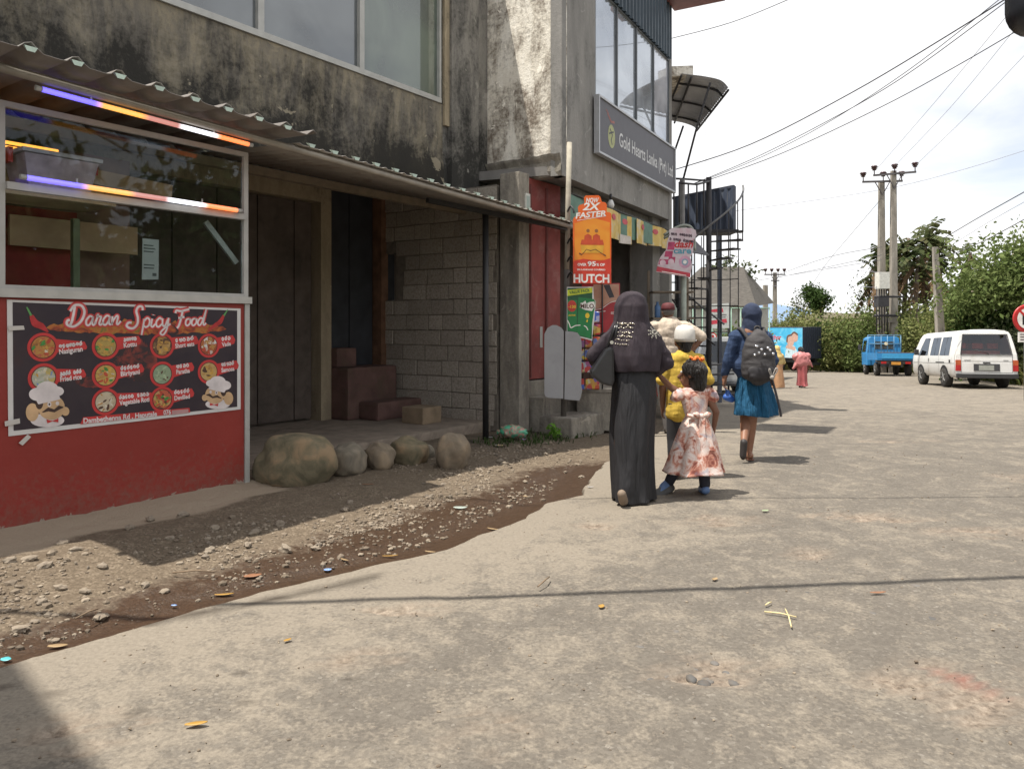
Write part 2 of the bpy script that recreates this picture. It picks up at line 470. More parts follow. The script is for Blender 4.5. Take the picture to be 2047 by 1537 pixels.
def road_material():
    m, n, l, p = _new('asphalt')
    v = coords(n, l)
    def attr(a):
        t = n.new('ShaderNodeAttribute'); t.attribute_name = a; return t.outputs['Fac']
    fine = noiz(n, l, v, 55, 6, 0.7)
    mid = noiz(n, l, v, 9, 7, 0.66, 0.3)
    big = noiz(n, l, v, 2.6, 7, 0.68, 0.8)
    grit = n.new('ShaderNodeTexVoronoi'); grit.inputs['Scale'].default_value = 75; l.new(v, grit.inputs['Vector'])
    gs = n.new('ShaderNodeSeparateColor'); l.new(grit.outputs['Color'], gs.inputs[0])
    base = ramp(n, l, gs.outputs[0], [(0.0, (.095, .083, .070)), (.5, (.135, .119, .10)), (.94, (.165, .147, .124)), (1.0, (.27, .245, .21))])
    base = mixc(n, l, ramp(n, l, noiz(n, l, v, 140, 4, .7), [(.35, 0.0), (.65, .75)]), base, (.15, .132, .11))
    base = mixc(n, l, ramp(n, l, mid, [(.38, 0.0), (.62, .75)]), base, (.088, .077, .066))
    sm = n.new('ShaderNodeMath'); sm.operation = 'ADD'; l.new(mid, sm.inputs[0])
    s2 = n.new('ShaderNodeMath'); s2.operation = 'MULTIPLY_ADD'; l.new(big, s2.inputs[0]); s2.inputs[1].default_value = 0.9; l.new(sm.outputs[0], s2.inputs[2])
    sm.inputs[1].default_value = 0.0
    s3 = n.new('ShaderNodeMath'); s3.operation = 'ADD'; l.new(s2.outputs[0], s3.inputs[0]); l.new(attr('dust'), s3.inputs[1])
    s4 = n.new('ShaderNodeMath'); s4.operation = 'MULTIPLY_ADD'; l.new(fine, s4.inputs[0]); s4.inputs[1].default_value = 0.7; l.new(s3.outputs[0], s4.inputs[2])
    dmask = ramp(n, l, s4.outputs[0], [(1.27, 0.0), (1.38, .45), (1.54, .93)])
    dust = ramp(n, l, fine, [(.3, (.180, .155, .123)), (.7, (.262, .228, .184))])
    c = mixc(n, l, dmask, base, dust)
    pc = ramp(n, l, noiz(n, l, v, 28, 6, .7), [(.35, (.10, .075, .057)), (.5, (.215, .17, .13)), (.66, (.33, .275, .22))])
    c = mixc(n, l, attr('patch'), c, pc)
    c = mixc(n, l, attr('wet'), c, (.045, .036, .028))
    red = attr('red')
    c = mixc(n, l, red, c, (.25, .09, .065))
    l.new(c, p.inputs['Base Color'])
    rg = n.new('ShaderNodeMath'); rg.operation = 'MULTIPLY_ADD'; l.new(attr('wet'), rg.inputs[0]); rg.inputs[1].default_value = -0.4; rg.inputs[2].default_value = 0.9
    l.new(rg.outputs[0], p.inputs['Roughness'])
    p.inputs['Specular IOR Level'].default_value = 0.3
    ad = n.new('ShaderNodeMath'); ad.operation = 'ADD'; l.new(fine, ad.inputs[0]); l.new(mid, ad.inputs[1])
    bumpn(n, l, p, ad.outputs[0], 0.4, 0.012)
    return m
ROAD_M = road_material()

def road_part(name, ys, nx, xmax):
    t = np.linspace(0, 1, nx)**1.5
    Y, T = np.meshgrid(ys, t, indexing='ij')
    ex = edge_x(Y)
    X = ex + (xmax - ex)*T
    base = gz_np(Y)
    big = fbm(X*.9, Y*.9, 3, 2)-.5; mid = fbm(X*7, Y*7, 4, 9)-.5
    patch = np.zeros_like(X)
    for px, py, rx, ry in PATCHES:
        d = ((X-px)/rx)**2 + ((Y-py)/ry)**2
        patch = np.maximum(patch, np.clip(1.15 - d - 3.2*(fbm(X*4+px, Y*7, 5, 21, .65)-.42), 0, 1))
    patch = patch*np.clip((fbm(X*16, Y*16, 4, 31, .7)-.30)*3.2, 0, 1)*.95
    d = X - ex
    wet = np.clip(1.2 - np.abs((X - (-1.65 + (Y-3.375)*1.38)) - .01 - .09*(fbm(X*3, Y*3, 3, 77)-.5)*2)/.17 - .75*fbm(X*9, Y*14, 4, 44), 0, 1)*.9
    wet = wet*(Y > 3.33)*(Y < 4.15)*(X < -.70)
    for (sx, sy, sr) in [(-1.68, 2.75, .07), (-1.05, 2.9, .05), (-.62, 2.86, .045), (-1.32, 2.62, .05), (-1.9, 2.8, .06), (-.95, 2.68, .05)]:
        wet = np.maximum(wet, .7*np.clip(1.3-((X-sx)**2+((Y-sy)/.6)**2)/sr**2 - .8*fbm(X*20, Y*20, 2, 5), 0, 1))
    wet = np.clip(wet + np.clip(1-d/.025, 0, 1)*.75, 0, 1)
    dust = np.clip(.35 - d*.20, .01, .35) - .04*np.clip((X-1)/3, 0, 1)  + .16*np.clip((Y-7)/8, 0, 1)
    red = .75*np.clip(1.2-(((X-1.72)-(Y-2.85)*-.5)/.07)**2-((Y-2.85)/.16)**2-.9*fbm(X*18, Y*18, 3, 6), 0, 1)
    Z = base + .03*big + .010*mid - .022*patch*(.3+fbm(X*22, Y*22, 2, 3)) + .004*(fbm(X*30, Y*30, 2, 8)-.5)
    Z = Z - .05*np.clip(1-d/.02, 0, 1)
    V = np.stack([X, Y, Z], -1).reshape(-1, 3)
    o = np_mesh(name, V, grid_faces(len(ys), nx), ROAD_M, smooth=True,
                attrs={'dust': dust.ravel(), 'patch': patch.ravel(), 'wet': wet.ravel(), 'red': red.ravel()})
    o['kind'] = 'structure'
    return o
ys = np.concatenate([np.arange(-12, 1.3, .4), 1.3*np.exp(np.linspace(0, math.log(62/1.3), 560))])
road_part('road', ys, 420, 26.0)

# the verge of soil, gravel and gutter on the left
def soil_material():
    m, n, l, p = _new('verge_soil')
    v = coords(n, l)
    def attr(a):
        t = n.new('ShaderNodeAttribute'); t.attribute_name = a; return t.outputs['Fac']
    fine = noiz(n, l, v, 60, 6, .7); mid = noiz(n, l, v, 12, 6, .65)
    vo = n.new('ShaderNodeTexVoronoi'); vo.inputs['Scale'].default_value = 95; l.new(v, vo.inputs['Vector'])
    vs = n.new('ShaderNodeSeparateColor'); l.new(vo.outputs['Color'], vs.inputs[0])
    dry = ramp(n, l, vs.outputs[0], [(.0, (.09, .069, .047)), (.5, (.145, .112, .078)), (1, (.25, .20, .145))])
    dry = mixc(n, l, ramp(n, l, mid, [(.35, 0.0), (.65, .8)]), dry, (.115, .087, .06))
    wetc = ramp(n, l, fine, [(.3, (.030, .018, .011)), (.62, (.072, .043, .026)), (.8, (.12, .078, .05))])
    a = n.new('ShaderNodeMath'); a.operation = 'MULTIPLY_ADD'; l.new(mid, a.inputs[0]); a.inputs[1].default_value = .9; l.new(attr('damp'), a.inputs[2])
    mask = ramp(n, l, a.outputs[0], [(.72, 0.0), (1.0, 1.0)])
    c = mixc(n, l, mask, dry, wetc)
    c = mixc(n, l, attr('mud'), c, (.06, .048, .038))
    c = mixc(n, l, attr('plaster'), c, (.33, .27, .2))
    l.new(c, p.inputs['Base Color'])
    r = ramp(n, l, mask, [(0, .95), (1, .35)])
    l.new(r, p.inputs['Roughness']); p.inputs['Specular IOR Level'].default_value = .35
    ad = n.new('ShaderNodeMath'); ad.operation = 'ADD'; l.new(fine, ad.inputs[0]); l.new(vs.outputs[0], ad.inputs[1])
    bumpn(n, l, p, ad.outputs[0], .6, .012)
    return m
SOIL_M = soil_material()
def soil_h(X, Y):
    """height of the verge: a shallow gutter by the road, rising to the buildings"""
    d = edge_x(Y) - X
    rise = np.clip((d-.25)/1.6, 0, 1)
    return gz_np(Y) - .02 - .035*np.exp(-((d-.25)/.22)**2) + .075*rise*rise*(3-2*rise) + .03*(fbm(X*3, Y*3, 4, 51)-.5) + .018*(fbm(X*14, Y*14, 3, 61)-.5)
sy = np.concatenate([np.arange(-12, 1.6, .4), 1.6*np.exp(np.linspace(0, math.log(62/1.6), 420))])
st = np.linspace(0, 1, 330)**1.6
SY, ST = np.meshgrid(sy, st, indexing='ij')
SX = edge_x(SY) + .03 - ST*(9 + .0*SY)
sd_ = edge_x(SY) - SX
damp = np.clip(1.35-sd_/(.58 + .36*np.clip((SY-3.4)/1.2, 0, 1)*np.clip((7.5-SY)/2.0, 0, 1)), -.4, .8)
damp = np.where(SY > 7.2, damp - .7*np.clip((SY-7.2)/.8, 0, 1), damp)
uu = (SX-MF.o[0])*MF.n[0] + (SY-MF.o[1])*MF.n[1]; us = (SX-MF.o[0])*MF.u[0] + (SY-MF.o[1])*MF.u[1]
mud = np.clip(1-np.abs(uu-.05)/.75, 0, 1)*np.clip((us+3.2)/.5, 0, 1)*np.clip((fbm(SX*4, SY*4, 4, 15)-.3)*3, 0, 1)
plaster = np.clip((.62+.3*(fbm(SX*3, SY*3, 3, 13)-.5)-uu)/.05, 0, 1)*(us < -4.0)*.9
SZ_ = soil_h(SX, SY) + .05*plaster*np.clip((.5-uu)/.35, 0, 1)
o = np_mesh('verge', np.stack([SX, SY, SZ_], -1).reshape(-1, 3), grid_faces(len(sy), len(st))[:, ::-1], SOIL_M, smooth=True,
            attrs={'damp': damp.ravel(), 'mud': mud.ravel(), 'plaster': plaster.ravel()})
o['kind'] = 'structure'
# far ground out to the horizon
g = MB(M('far_ground', (.12, .12, .06), .95, .3, .05))
g.add([(-4000, -400, -2.6), (4000, -400, -2.6), (4000, 6000, -2.6), (-4000, 6000, -2.6)], [(0, 1, 2, 3)])
g.build('ground')['kind'] = 'structure'
hl = MB(M('hazed_hill', (.16, .24, .36), .95, .15, .004))  # blue of distance haze is put into the hill colour
pts = [(-900, 2400, 60), (-300, 2400, 92), (250, 2400, 74), (720, 2400, 88), (860, 2400, 66), (1100, 2400, 30), (1700, 2400, 18), (2600, 2400, 40)]
hp = bez(pts, 8)
hl.add([(p.x, p.y-400, -3) for p in hp] + [(p.x, p.y, p.z) for p in hp] + [(p.x, p.y+600, -3) for p in hp],
       [(r*len(hp)+i, r*len(hp)+i+1, (r+1)*len(hp)+i+1, (r+1)*len(hp)+i) for r in (0, 1) for i in range(len(hp)-1)], True)
hl.build('hills')['kind'] = 'structure'

# ------------------------------------------------------------------ gravel, stones, pebbles
def rocks(name, pos, size, mat, flat=.6, ico_=ICO1, seed=3, jit=.5, smooth=False):
    rg = np.random.default_rng(seed)
    v, f = ico_
    N = len(pos)
    sc = size[:, None, None]*(1-jit/2 + jit*rg.random((N, len(v), 1)))*np.stack([np.ones(N), .55+.4*rg.random(N), flat*(.6+.8*rg.random(N))], -1)[:, None, :]
    a = rg.random(N)*6.283
    P = v[None]*sc
    x = P[..., 0]*np.cos(a)[:, None]-P[..., 1]*np.sin(a)[:, None]; y = P[..., 0]*np.sin(a)[:, None]+P[..., 1]*np.cos(a)[:, None]
    V = np.stack([x, y, P[..., 2]], -1) + pos[:, None, :]
    F = (f[None] + (np.arange(N)*len(v))[:, None, None]).reshape(-1, 3)
    return np_mesh(name, V.reshape(-1, 3), F, mat, smooth=smooth)
def stone_mat(name, cols, rough=.85, bump=0):
    m, n, l, p = _new(name)
    gn = n.new('ShaderNodeNewGeometry')
    c = ramp(n, l, gn.outputs['Random Per Island'], [(i/(len(cols)-1), x) for i, x in enumerate(cols)])
    v = coords(n, l)
    c = mixc(n, l, ramp(n, l, noiz(n, l, v, 40, 5), [(.4, 0.0), (.7, .5)]), c, (.12, .09, .065))
    l.new(c, p.inputs['Base Color']); p.inputs['Roughness'].default_value = rough
    if bump: bumpn(n, l, p, noiz(n, l, v, 24, 7, .7), bump, .02)
    return m
GRAV = stone_mat('gravel_stone', [(.11, .085, .062), (.17, .134, .096), (.22, .175, .13), (.32, .265, .20), (.15, .125, .10)])
rg = np.random.default_rng(5)
N = 13500
gy = 2.6 + rg.random(N)**1.25*6.2
d = .30 + np.abs(rg.normal(.25, .62, N))
keep = (d < 1.9) & ((d > .75) | (rg.random(N) < .22))
gx = edge_x(gy) - d
w_ = (gx-MF.o[0])*MF.n[0] + (gy-MF.o[1])*MF.n[1]
s_ = (gx-MF.o[0])*MF.u[0] + (gy-MF.o[1])*MF.u[1]
keep &= (w_ > .36) & (fbm(gx*2.2, gy*2.2, 4, 90) > .33+.16*rg.random(N))
keep &= ~((s_ < -4.0) & (w_ < .55))
gx, gy = gx[keep], gy[keep]
sz = .005 + .010*rg.random(len(gx))**2.2 + .018*rg.random(len(gx))**9
o = rocks('gravel', np.stack([gx, gy, soil_h(gx, gy)+sz*.15], -1), sz, GRAV)
tag(o, 'loose tan gravel scattered over the verge', kind='stuff')
# flat stones and rubble lying singly on the verge
chunks = [(20, 1145, .045), (60, 1140, .05), (90, 1150, .06), (150, 1120, .05), (205, 1145, .04), (290, 1170, .035), (200, 1222, .05), (120, 1180, .045), (170, 1185, .04), (300, 1058, .05),
          (125, 1103, .05), (365, 1048, .05), (430, 1075, .04), (495, 1100, .045), (570, 1105, .06), (510, 1078, .06), (40, 1252, .045), (230, 1040, .05), (260, 1075, .04), (630, 1098, .04),
          (690, 1030, .045), (700, 1018, .035), (860, 1000, .035), (900, 998, .03), (1162, 946, .04), (1050, 960, .035), (1130, 935, .03), (650, 960, .06), (700, 1015, .03), (1010, 930, .05), (960, 945, .04), (545, 1195, .03), (1090, 908, .04), (1000, 925, .06), (340, 1095, .035), (330, 1175, .03), (85, 1205, .035), (420, 1110, .04), (560, 1060, .045)]
seen = {}
for i, (px, py, r) in enumerate(chunks):
    Yd = CAMH*FPX/(py-HOR); x = (px-CX)/FPX*Yd
    z = float(soil_h(np.array([x]), np.array([Yd]))[0])
    o = rocks('stone', np.array([[0, 0, 0.0]]), np.array([r*.8]), GRAV, .5, ICO2, 100+i)
    o.location = (x, Yd, z+r*.2)
    tag(o, 'loose broken stone lying in the gravel verge before the shops', 'stone', 'loose stones on the verge')
# dark cobbles worn bare in the road, lower right
N = 420
cx = rg.uniform(.2, 2.9, N); cy = 2.15 + rg.random(N)*2.1
k = fbm(cx*1.6, cy*1.6, 3, 71) > .56
k |= rg.random(N) < .07
cx, cy = cx[k], cy[k]
COB = stone_mat('cobble', [(.07, .068, .066), (.1, .098, .095), (.14, .13, .12)], .75)
o = rocks('cobbles', np.stack([cx, cy, .03*(fbm(cx*.9, cy*.9, 3, 2)-.5)-.014], -1), .012+.028*rg.random(len(cx))**1.6, COB, .38, ICO2, 8, .16, True)
tag(o, 'dark cobbles worn bare in the dusty road', kind='stuff')
N = 1500
cx = rg.uniform(-2.2, 5, N); cy = 2.0+rg.random(N)**1.5*6; k = cx > edge_x(cy)+.03
cx, cy = cx[k], cy[k]
o = rocks('grit', np.stack([cx, cy, .03*(fbm(cx*.9, cy*.9, 3, 2)-.5)+.001], -1), .003+.006*rg.random(len(cx))**3, GRAV, .7, ICO1, 9)
tag(o, 'small grit on the road surface', kind='stuff')

# boulders along the front of the porch
def boulder(px, py, wpx, hpx, label, seed, mat, depth=.8):
    Yd = CAMH*FPX/(py-HOR); x = (px-CX)/FPX*Yd
    rx = wpx/2/FPX*Yd; rz = hpx/2/FPX*Yd
    v, f = ICO4
    V = []
    for p in v:
        q = Vector(p)
        r = 1 + .20*mnoise.noise(q*1.3+Vector((seed*7.1, 0, 0))) + .07*mnoise.noise(q*3.4+Vector((0, seed*3.3, 0))) + .03*mnoise.noise(q*8) + .018*mnoise.noise(q*19)
        sq = Vector([math.copysign(abs(c)**.86, c) for c in q])
        V.append((sq.x*rx*r, sq.y*rx*depth*r, sq.z*rz*r))
    o = np_mesh('boulder', np.array(V), f, mat, smooth=True)
    z = float(soil_h(np.array([x]), np.array([Yd+rx*depth]))[0])
    o.location = (x, Yd+rx*depth*.8, z+rz*.66); o.rotation_euler = (0, 0, seed)
    return tag(o, label, 'boulder', 'boulders edging the porch')
def bould_mat(name, a, b, c):
    return patchy(name, [(.34, a), (.48, b), (.62, c)], 5.5, 'noise', .95, .8, (1, 1, 1), 9, .8)
BM1 = bould_mat('mossy_rock', (.095, .085, .052), (.16, .135, .085), (.26, .185, .11))
BM2 = bould_mat('grey_rock', (.12, .105, .082), (.18, .155, .118), (.24, .20, .15))
BM3 = bould_mat('brown_rock', (.14, .112, .08), (.20, .16, .115), (.26, .20, .135))
boulder(574, 986, 156, 128, 'largest mossy boulder, next to the end of the red stall', 0.3, BM1)
boulder(690, 962, 86, 74, 'low grey rounded boulder second from the red stall', 1.4, BM2)
boulder(757, 950, 64, 62, 'small brownish boulder wedged in the middle of the row', 2.2, BM3)
boulder(815, 940, 80, 62, 'low mossy boulder beside the tan one at the far end', 3.1, BM1)
boulder(905, 945, 82, 82, 'tan oval boulder standing alone at the far end of the row', 4.6, BM3)
boulder(850, 925, 40, 30, 'flat grey stone half hidden behind the tan oval boulder', 5.2, BM2)

# litter and leaves, each its own thing
def scrap(name, label, cat, px, py, L, W, mat, rot, group=None, curl=.2, soil=True):
    L *= .72; W *= .72; curl = min(curl, .3)*.35
    Yd = CAMH*FPX/(py-HOR); x = (px-CX)/FPX*Yd
    z = float(soil_h(np.array([x]), np.array([Yd]))[0]) if x < float(edge_x(Yd)) else float(.03*(fbm(np.array([x*.9]), np.array([Yd*.9]), 3, 2)[0]-.5)) + gz(0, Yd)
    mb = MB(mat); n = 7; pts = []
    for i in range(n):
        t = i/(n-1); w = W*max(.12, math.sin(math.pi*(.08+.86*t))); zz = L*curl*(t-.5)**2*2 + .004
        pts += [(L*(t-.5), -w/2+.1*W*math.sin(4*t), zz+.05*W), (L*(t-.5), .1*W*math.sin(4*t), zz), (L*(t-.5), w/2+.1*W*math.sin(4*t), zz+.09*W)]
    for dz in (0, ):
        mb.add(pts, [(3*i+k, 3*i+k+1, 3*i+k+4, 3*i+k+3) for i in range(n-1) for k in (0, 1)], True)
    o = mb.build(name); o.location = (x, Yd, z+.006); o.rotation_euler = (random.uniform(-.15, .15), 0, rot)
    md = o.modifiers.new('thick', 'SOLIDIFY'); md.thickness = .002
    return tag(o, label, cat, group)
LY = M('leaf_yellow', (.40, .23, .05), .5, .2); LT = M('leaf_tan', (.33, .23, .12), .6, .25); LB = M('leaf_brown', (.26, .12, .06), .6, .3)
for px, py, L, W, m_, r, lab in [
    (392, 1455, .1, .035, LY, .3, 'dry yellow leaf alone on the road near the shadow corner'),
    (448, 1170, .13, .035, LY, .25, 'bright orange yellow leaf in the gutter nearest the brown curled leaf'),
    (505, 1145, .13, .06, LB, .5, 'large curled brown leaf in the wet gutter'),
    (575, 1287, .05, .03, LY, .9, 'small orange leaf on the road below the cable shadow'),
    (1203, 1217, .06, .04, LY, 1.2, 'pale orange leaf beside the cable shadow line'),
    (1755, 1188, .12, .03, LB, .15, 'dark brown curled leaf under the cable shadow'),
    (1430, 1160, .06, .04, LT, 1.0, 'small pink tan leaf on the road above the cable shadow'),
    (985, 1048, .12, .025, LT, -.5, 'slim tan leaf where the gutter narrows'),
    (780, 1098, .13, .025, LY, .2, 'long yellow leaf in the gutter midway'),
    (860, 1092, .1, .025, LT, -.3, 'tan leaf close to the long yellow leaf'),
    (688, 1110, .1, .028, LT, -.6, 'tan leaf near the bright blue wrapper'),
    (115, 1273, .11, .06, LT, .2, 'broad pale dry leaf at the road edge on the left'),
    (1530, 1024, .08, .05, M('leaf_green', (.30, .36, .22), .5), .5, 'pale green leaf lying on the road behind the girl'),
    (1050, 987, .06, .02, LT, -.5, 'thin dry leaf in the gutter beside the sandy patch'),
    (735, 985, .12, .03, LB, .1, 'brown leaf at the shadow edge before the boulders')]:
    scrap('fallen_leaf', lab, 'leaf', px, py, L, W, m_, r, 'fallen leaves')
WH = M('wrapper_white', (.5, .5, .53), .35, .1); BL = M('wrapper_blue', (.25, .4, .8), .3, .4, 60)
scrap('wrapper', 'bright blue and white crumpled wrapper in the gutter', 'litter', 655, 1124, .06, .06, BL, .4, 'litter', .9)
scrap('wrapper', 'tiny blue foil scrap in the gutter', 'litter', 348, 1195, .04, .02, BL, .1, 'litter', .9)
scrap('wrapper', 'teal scrap at the left end of the gutter', 'litter', 12, 1300, .06, .04, M('wrapper_teal', (.1, .45, .5), .3), .1, 'litter', .9)
scrap('wrapper', 'white scrap of paper in the shade beside the boulders', 'litter', 980, 880, .09, .05, WH, .2, 'litter', .9)
scrap('wrapper', 'yellow and lilac snack wrapper in the shade', 'litter', 996, 898, .16, .1, patchy('wrapper_mix', [(.4, (.7, .5, .1)), (.55, (.75, .7, .8))], 12, 'noise', .3), -.5, 'litter', 1.2)
scrap('wrapper', 'lilac scrap of plastic beside the green bag', 'litter', 1046, 880, .1, .06, M('wrapper_lilac', (.6, .5, .75), .3), .2, 'litter', 1.0)
scrap('wrapper', 'white scrap of paper in the wet gutter near the woman', 'litter', 1180, 977, .07, .03, WH, .2, 'litter', .6)
scrap('wrapper', 'grey green crushed wrapper in the middle of the gutter', 'litter', 920, 1015, .14, .06, M('wrapper_grey', (.35, .4, .36), .35), .1, 'litter', 1.0)
ST = M('straw', (.66, .55, .3), .7)
for a, b, lab in [((1528, 1227), (1592, 1238), 'longer straw stalk crossed by another on the road'), ((1570, 1222), (1582, 1258), 'short straw stalk lying across the longer one'), ((1530, 1214), (1542, 1208), 'tiny straw stub above the crossed stalks')]:
    q = [Vector(((p[0]-CX)/FPX*CAMH*FPX/(p[1]-HOR), CAMH*FPX/(p[1]-HOR), .012)) for p in (a, b)]
    mb = MB(ST); mid = (q[0]+q[1])/2 + Vector((.004, .004, .003)); mb.tube([q[0], mid, q[1]], .0035, 6)
    tag(mb.build('straw_stalk'), lab, 'straw', 'straw on the road')
for a, b, lab in [((1075, 1180), (1098, 1160), 'thin dark twig on the bare road'), ((430, 1150), (345, 1152), 'pale twig lying on the gravel at left'), ((195, 1225), (150, 1245), 'thin whitish twig in the gutter at left')]:
    q = [Vector(((p[0]-CX)/FPX*CAMH*FPX/(p[1]-HOR), CAMH*FPX/(p[1]-HOR), .02)) for p in (a, b)]
    mb = MB(M('twig', (.2, .14, .09), .8)); mb.tube([q[0], (q[0]+q[1])/2+Vector((.01, .0, .01)), q[1]], .004, 6)
    tag(mb.build('twig'), lab, 'twig', 'twigs on the ground')
# green plastic bag and weeds in the shade by the step
p = at(1022, 880, 9.0); 
o = blob_obj('plastic_bag', [('e', (0, 0, .05), (.14, .1, .08)), ('e', (.1, -.02, .04), (.09, .08, .06)), ('c', (-.1, 0, .05), (-.17, .02, .03), .05, .02)],
             patchy('bag_print', [(.42, (.06, .34, .2)), (.52, (.5, .22, .2)), (.6, (.1, .4, .25))], 9, 'noise', .35), None, .012, 2,
             lambda c: c*(1+.18*mnoise.noise(c*26)))
o.location = (-.01, 8.75, .06)
tag(o, 'green and pink crumpled plastic bag in the weeds by the step', 'bag')

# ================================================================== THE OLD BUILDING
def stained(name, light, mid, dark, zlo, zhi, amt=.35, scale=1.6, rough=.92, streak=(1.3, 1.3, .35), bump=.5, th=(1.08, 1.36)):
    """weathered plaster: pale coat, grey coat and black mould that grows from zhi down to zlo"""
    m, n, l, p = _new(name)
    v = coords(n, l); vs = coords(n, l, streak)
    a = noiz(n, l, v, scale, 9, .68, .6); b = noiz(n, l, vs, scale*2.3, 9, .7, .3); f = noiz(n, l, v, 22, 7, .7)
    t = n.new('ShaderNodeTexCoord'); sx = n.new('ShaderNodeSeparateXYZ'); l.new(t.outputs['Object'], sx.inputs[0])
    mr = n.new('ShaderNodeMapRange'); mr.inputs['From Min'].default_value = zhi; mr.inputs['From Max'].default_value = zlo
    mr.inputs['To Min'].default_value = 0; mr.inputs['To Max'].default_value = amt
    l.new(sx.outputs['Z'], mr.inputs['Value'])
    d = n.new('ShaderNodeMath'); d.operation = 'ADD'; l.new(a, d.inputs[0]); l.new(mr.outputs[0], d.inputs[1])
    d2 = n.new('ShaderNodeMath'); d2.operation = 'MULTIPLY_ADD'; l.new(b, d2.inputs[0]); d2.inputs[1].default_value = .55; l.new(d.outputs[0], d2.inputs[2])
    c = mixc(n, l, ramp(n, l, b, [(.42, 0.0), (.58, 1.0)]), light, mid)
    c = mixc(n, l, ramp(n, l, f, [(.38, .5), (.55, 0.0)]), c, mid)
    d3 = n.new('ShaderNodeMath'); d3.operation = 'MULTIPLY_ADD'; l.new(f, d3.inputs[0]); d3.inputs[1].default_value = .5; l.new(d2.outputs[0], d3.inputs[2])
    dm = ramp(n, l, d3.outputs[0], [(th[0], 0.0), (th[1], .93)])
    c = mixc(n, l, dm, c, dark)
    pl = noiz(n, l, v, 2.7, 7, .6, 1.2)
    c = mixc(n, l, ramp(n, l, pl, [(.64, 0.0), (.66, .7)]), c, [x*1.25 for x in light])
    l.new(c, p.inputs['Base Color']); p.inputs['Roughness'].default_value = rough
    p.inputs['Specular IOR Level'].default_value = .25
    ad = n.new('ShaderNodeMath'); ad.operation = 'ADD'; l.new(f, ad.inputs[0]); l.new(a, ad.inputs[1])
    bumpn(n, l, p, ad.outputs[0], bump, .03)
    return m
P_SPAN = stained('stained_spandrel', (.285, .25, .185), (.175, .16, .138), (.022, .021, .019), 2.9, 4.2, .50, th=(1.05, 1.36))
P_COL = stained('stained_column', (.30, .285, .255), (.21, .20, .185), (.03, .03, .028), 3.0, 6.0, .30, 1.2)
P_WHITE = stained('stained_whitewash', (.86, .82, .74), (.74, .69, .60), (.17, .135, .105), 3.4, 7.5, .05, 1.5, th=(1.0, 1.2))
P_GREY = stained('grey_render', (.30, .29, .275), (.235, .228, .218), (.09, .09, .085), 3.2, 7, .0, 1.0, bump=.25)
P_CONC = stained('bare_concrete', (.32, .295, .25), (.21, .19, .165), (.06, .056, .05), 0, 3, .05, 2.2, th=(1.1, 1.5))
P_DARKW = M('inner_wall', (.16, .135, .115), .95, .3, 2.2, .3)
P_CREAM = stained('cream_paint', (.38, .315, .22), (.30, .25, .175), (.08, .065, .05), 0, 3, .0, 2.0)
P_FLOOR = M('porch_concrete', (.25, .205, .165), .95, .3, 3, .3, dirt=(.08, .06, .045), dirt_amt=.7)
FRAME_AL = M('frame_aluminium', (.42, .42, .40), .5, .1, metal=.3)
WOOD_D = M('dark_wood', (.045, .034, .028), .75, .35, 5, .2)

b0 = MF.P(-2.5, -2.4, 0)
oldb = thing('old_building', 'weathered two storey building with mould stained concrete wall above the shuttered porch', 'building', b0)
w = MB(P_SPAN)
n_ = 40
prof = [(2.86, -.9), (3.05, -.88), (3.42, -.885), (3.46, -.90), (4.165, -.9)]
# front skin with a slightly wavy face, then the body behind it
SV = []; ss = np.linspace(-12, -.50, 60)
for z, ww in prof:
    SV.append([MF.P(s, ww + .018*mnoise.noise(Vector((s*1.7, z*2.1, 0))), z) for s in ss])
w.add([p for r in SV for p in r], [(i*60+k, i*60+k+1, (i+1)*60+k+1, (i+1)*60+k) for i in range(len(prof)-1) for k in range(59)], True)
w.fbox(MF, -12, -.50, -1.10, -.93, 2.86, 4.16)
w.build('front_wall', oldb)
w = MB(P_COL)
w.fbox(MF, -.50, .448, -1.10, -.905, 2.86, 6.3)
w.fbox(MF, -.40, .16, -.904, -.83, 3.02, 6.3)
w.build('pilaster', oldb)
w = MB(P_CREAM); w.fbox(MF, -.498, -.402, -.903, -.865, 3.9, 6.3); w.build('window_jamb', oldb)
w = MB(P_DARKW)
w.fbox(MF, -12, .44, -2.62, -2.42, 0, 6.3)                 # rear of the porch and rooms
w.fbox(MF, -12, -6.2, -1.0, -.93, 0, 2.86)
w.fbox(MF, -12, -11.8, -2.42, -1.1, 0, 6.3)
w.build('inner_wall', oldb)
w = MB(M('ceiling_board', (.28, .24, .2), .95, .25, 4)); w.fbox(MF, -12, .44, -2.42, -.95, 3.16, 3.32); w.build('porch_ceiling', oldb)
w = MB(P_CONC); w.fbox(MF, -12, .44, -2.7, -.75, 6.3, 6.45); w.build('roof_slab', oldb)
w = MB(P_SPAN); w.fbox(MF, -12, -.50, -1.10, -.9, 5.62, 6.3); w.build('upper_wall', oldb)
# the strip window on the upper floor
GL_UP = glass('upper_window_glass', .06, base=(.085, .095, .10))
GL_UP2 = glass('upper_glass_green_reflection', .05, base=(.07, .095, .065))  # green base paints a foliage reflection into the end pane
mul = [-.546, -1.90, -3.23, -4.57, -5.91, -7.25, -8.59, -9.93]
for i in range(7):
    s1, s0 = mul[i], mul[i+1]
    f = MB(FRAME_AL)
    f.fbox(MF, s0, s1, -.96, -.875, 4.168, 4.23); f.fbox(MF, s0, s1, -.96, -.88, 5.56, 5.62)
    f.fbox(MF, s0, s0+.035, -.96, -.88, 4.23, 5.56); f.fbox(MF, s1-.035, s1, -.96, -.88, 4.23, 5.56)
    fr_ = f.build('window', oldb)
    g = MB(GL_UP2 if i == 0 else GL_UP); g.fbox(MF, s0+.035, s1-.035, -.935, -.925, 4.23, 5.56); g.build('pane', fr_)
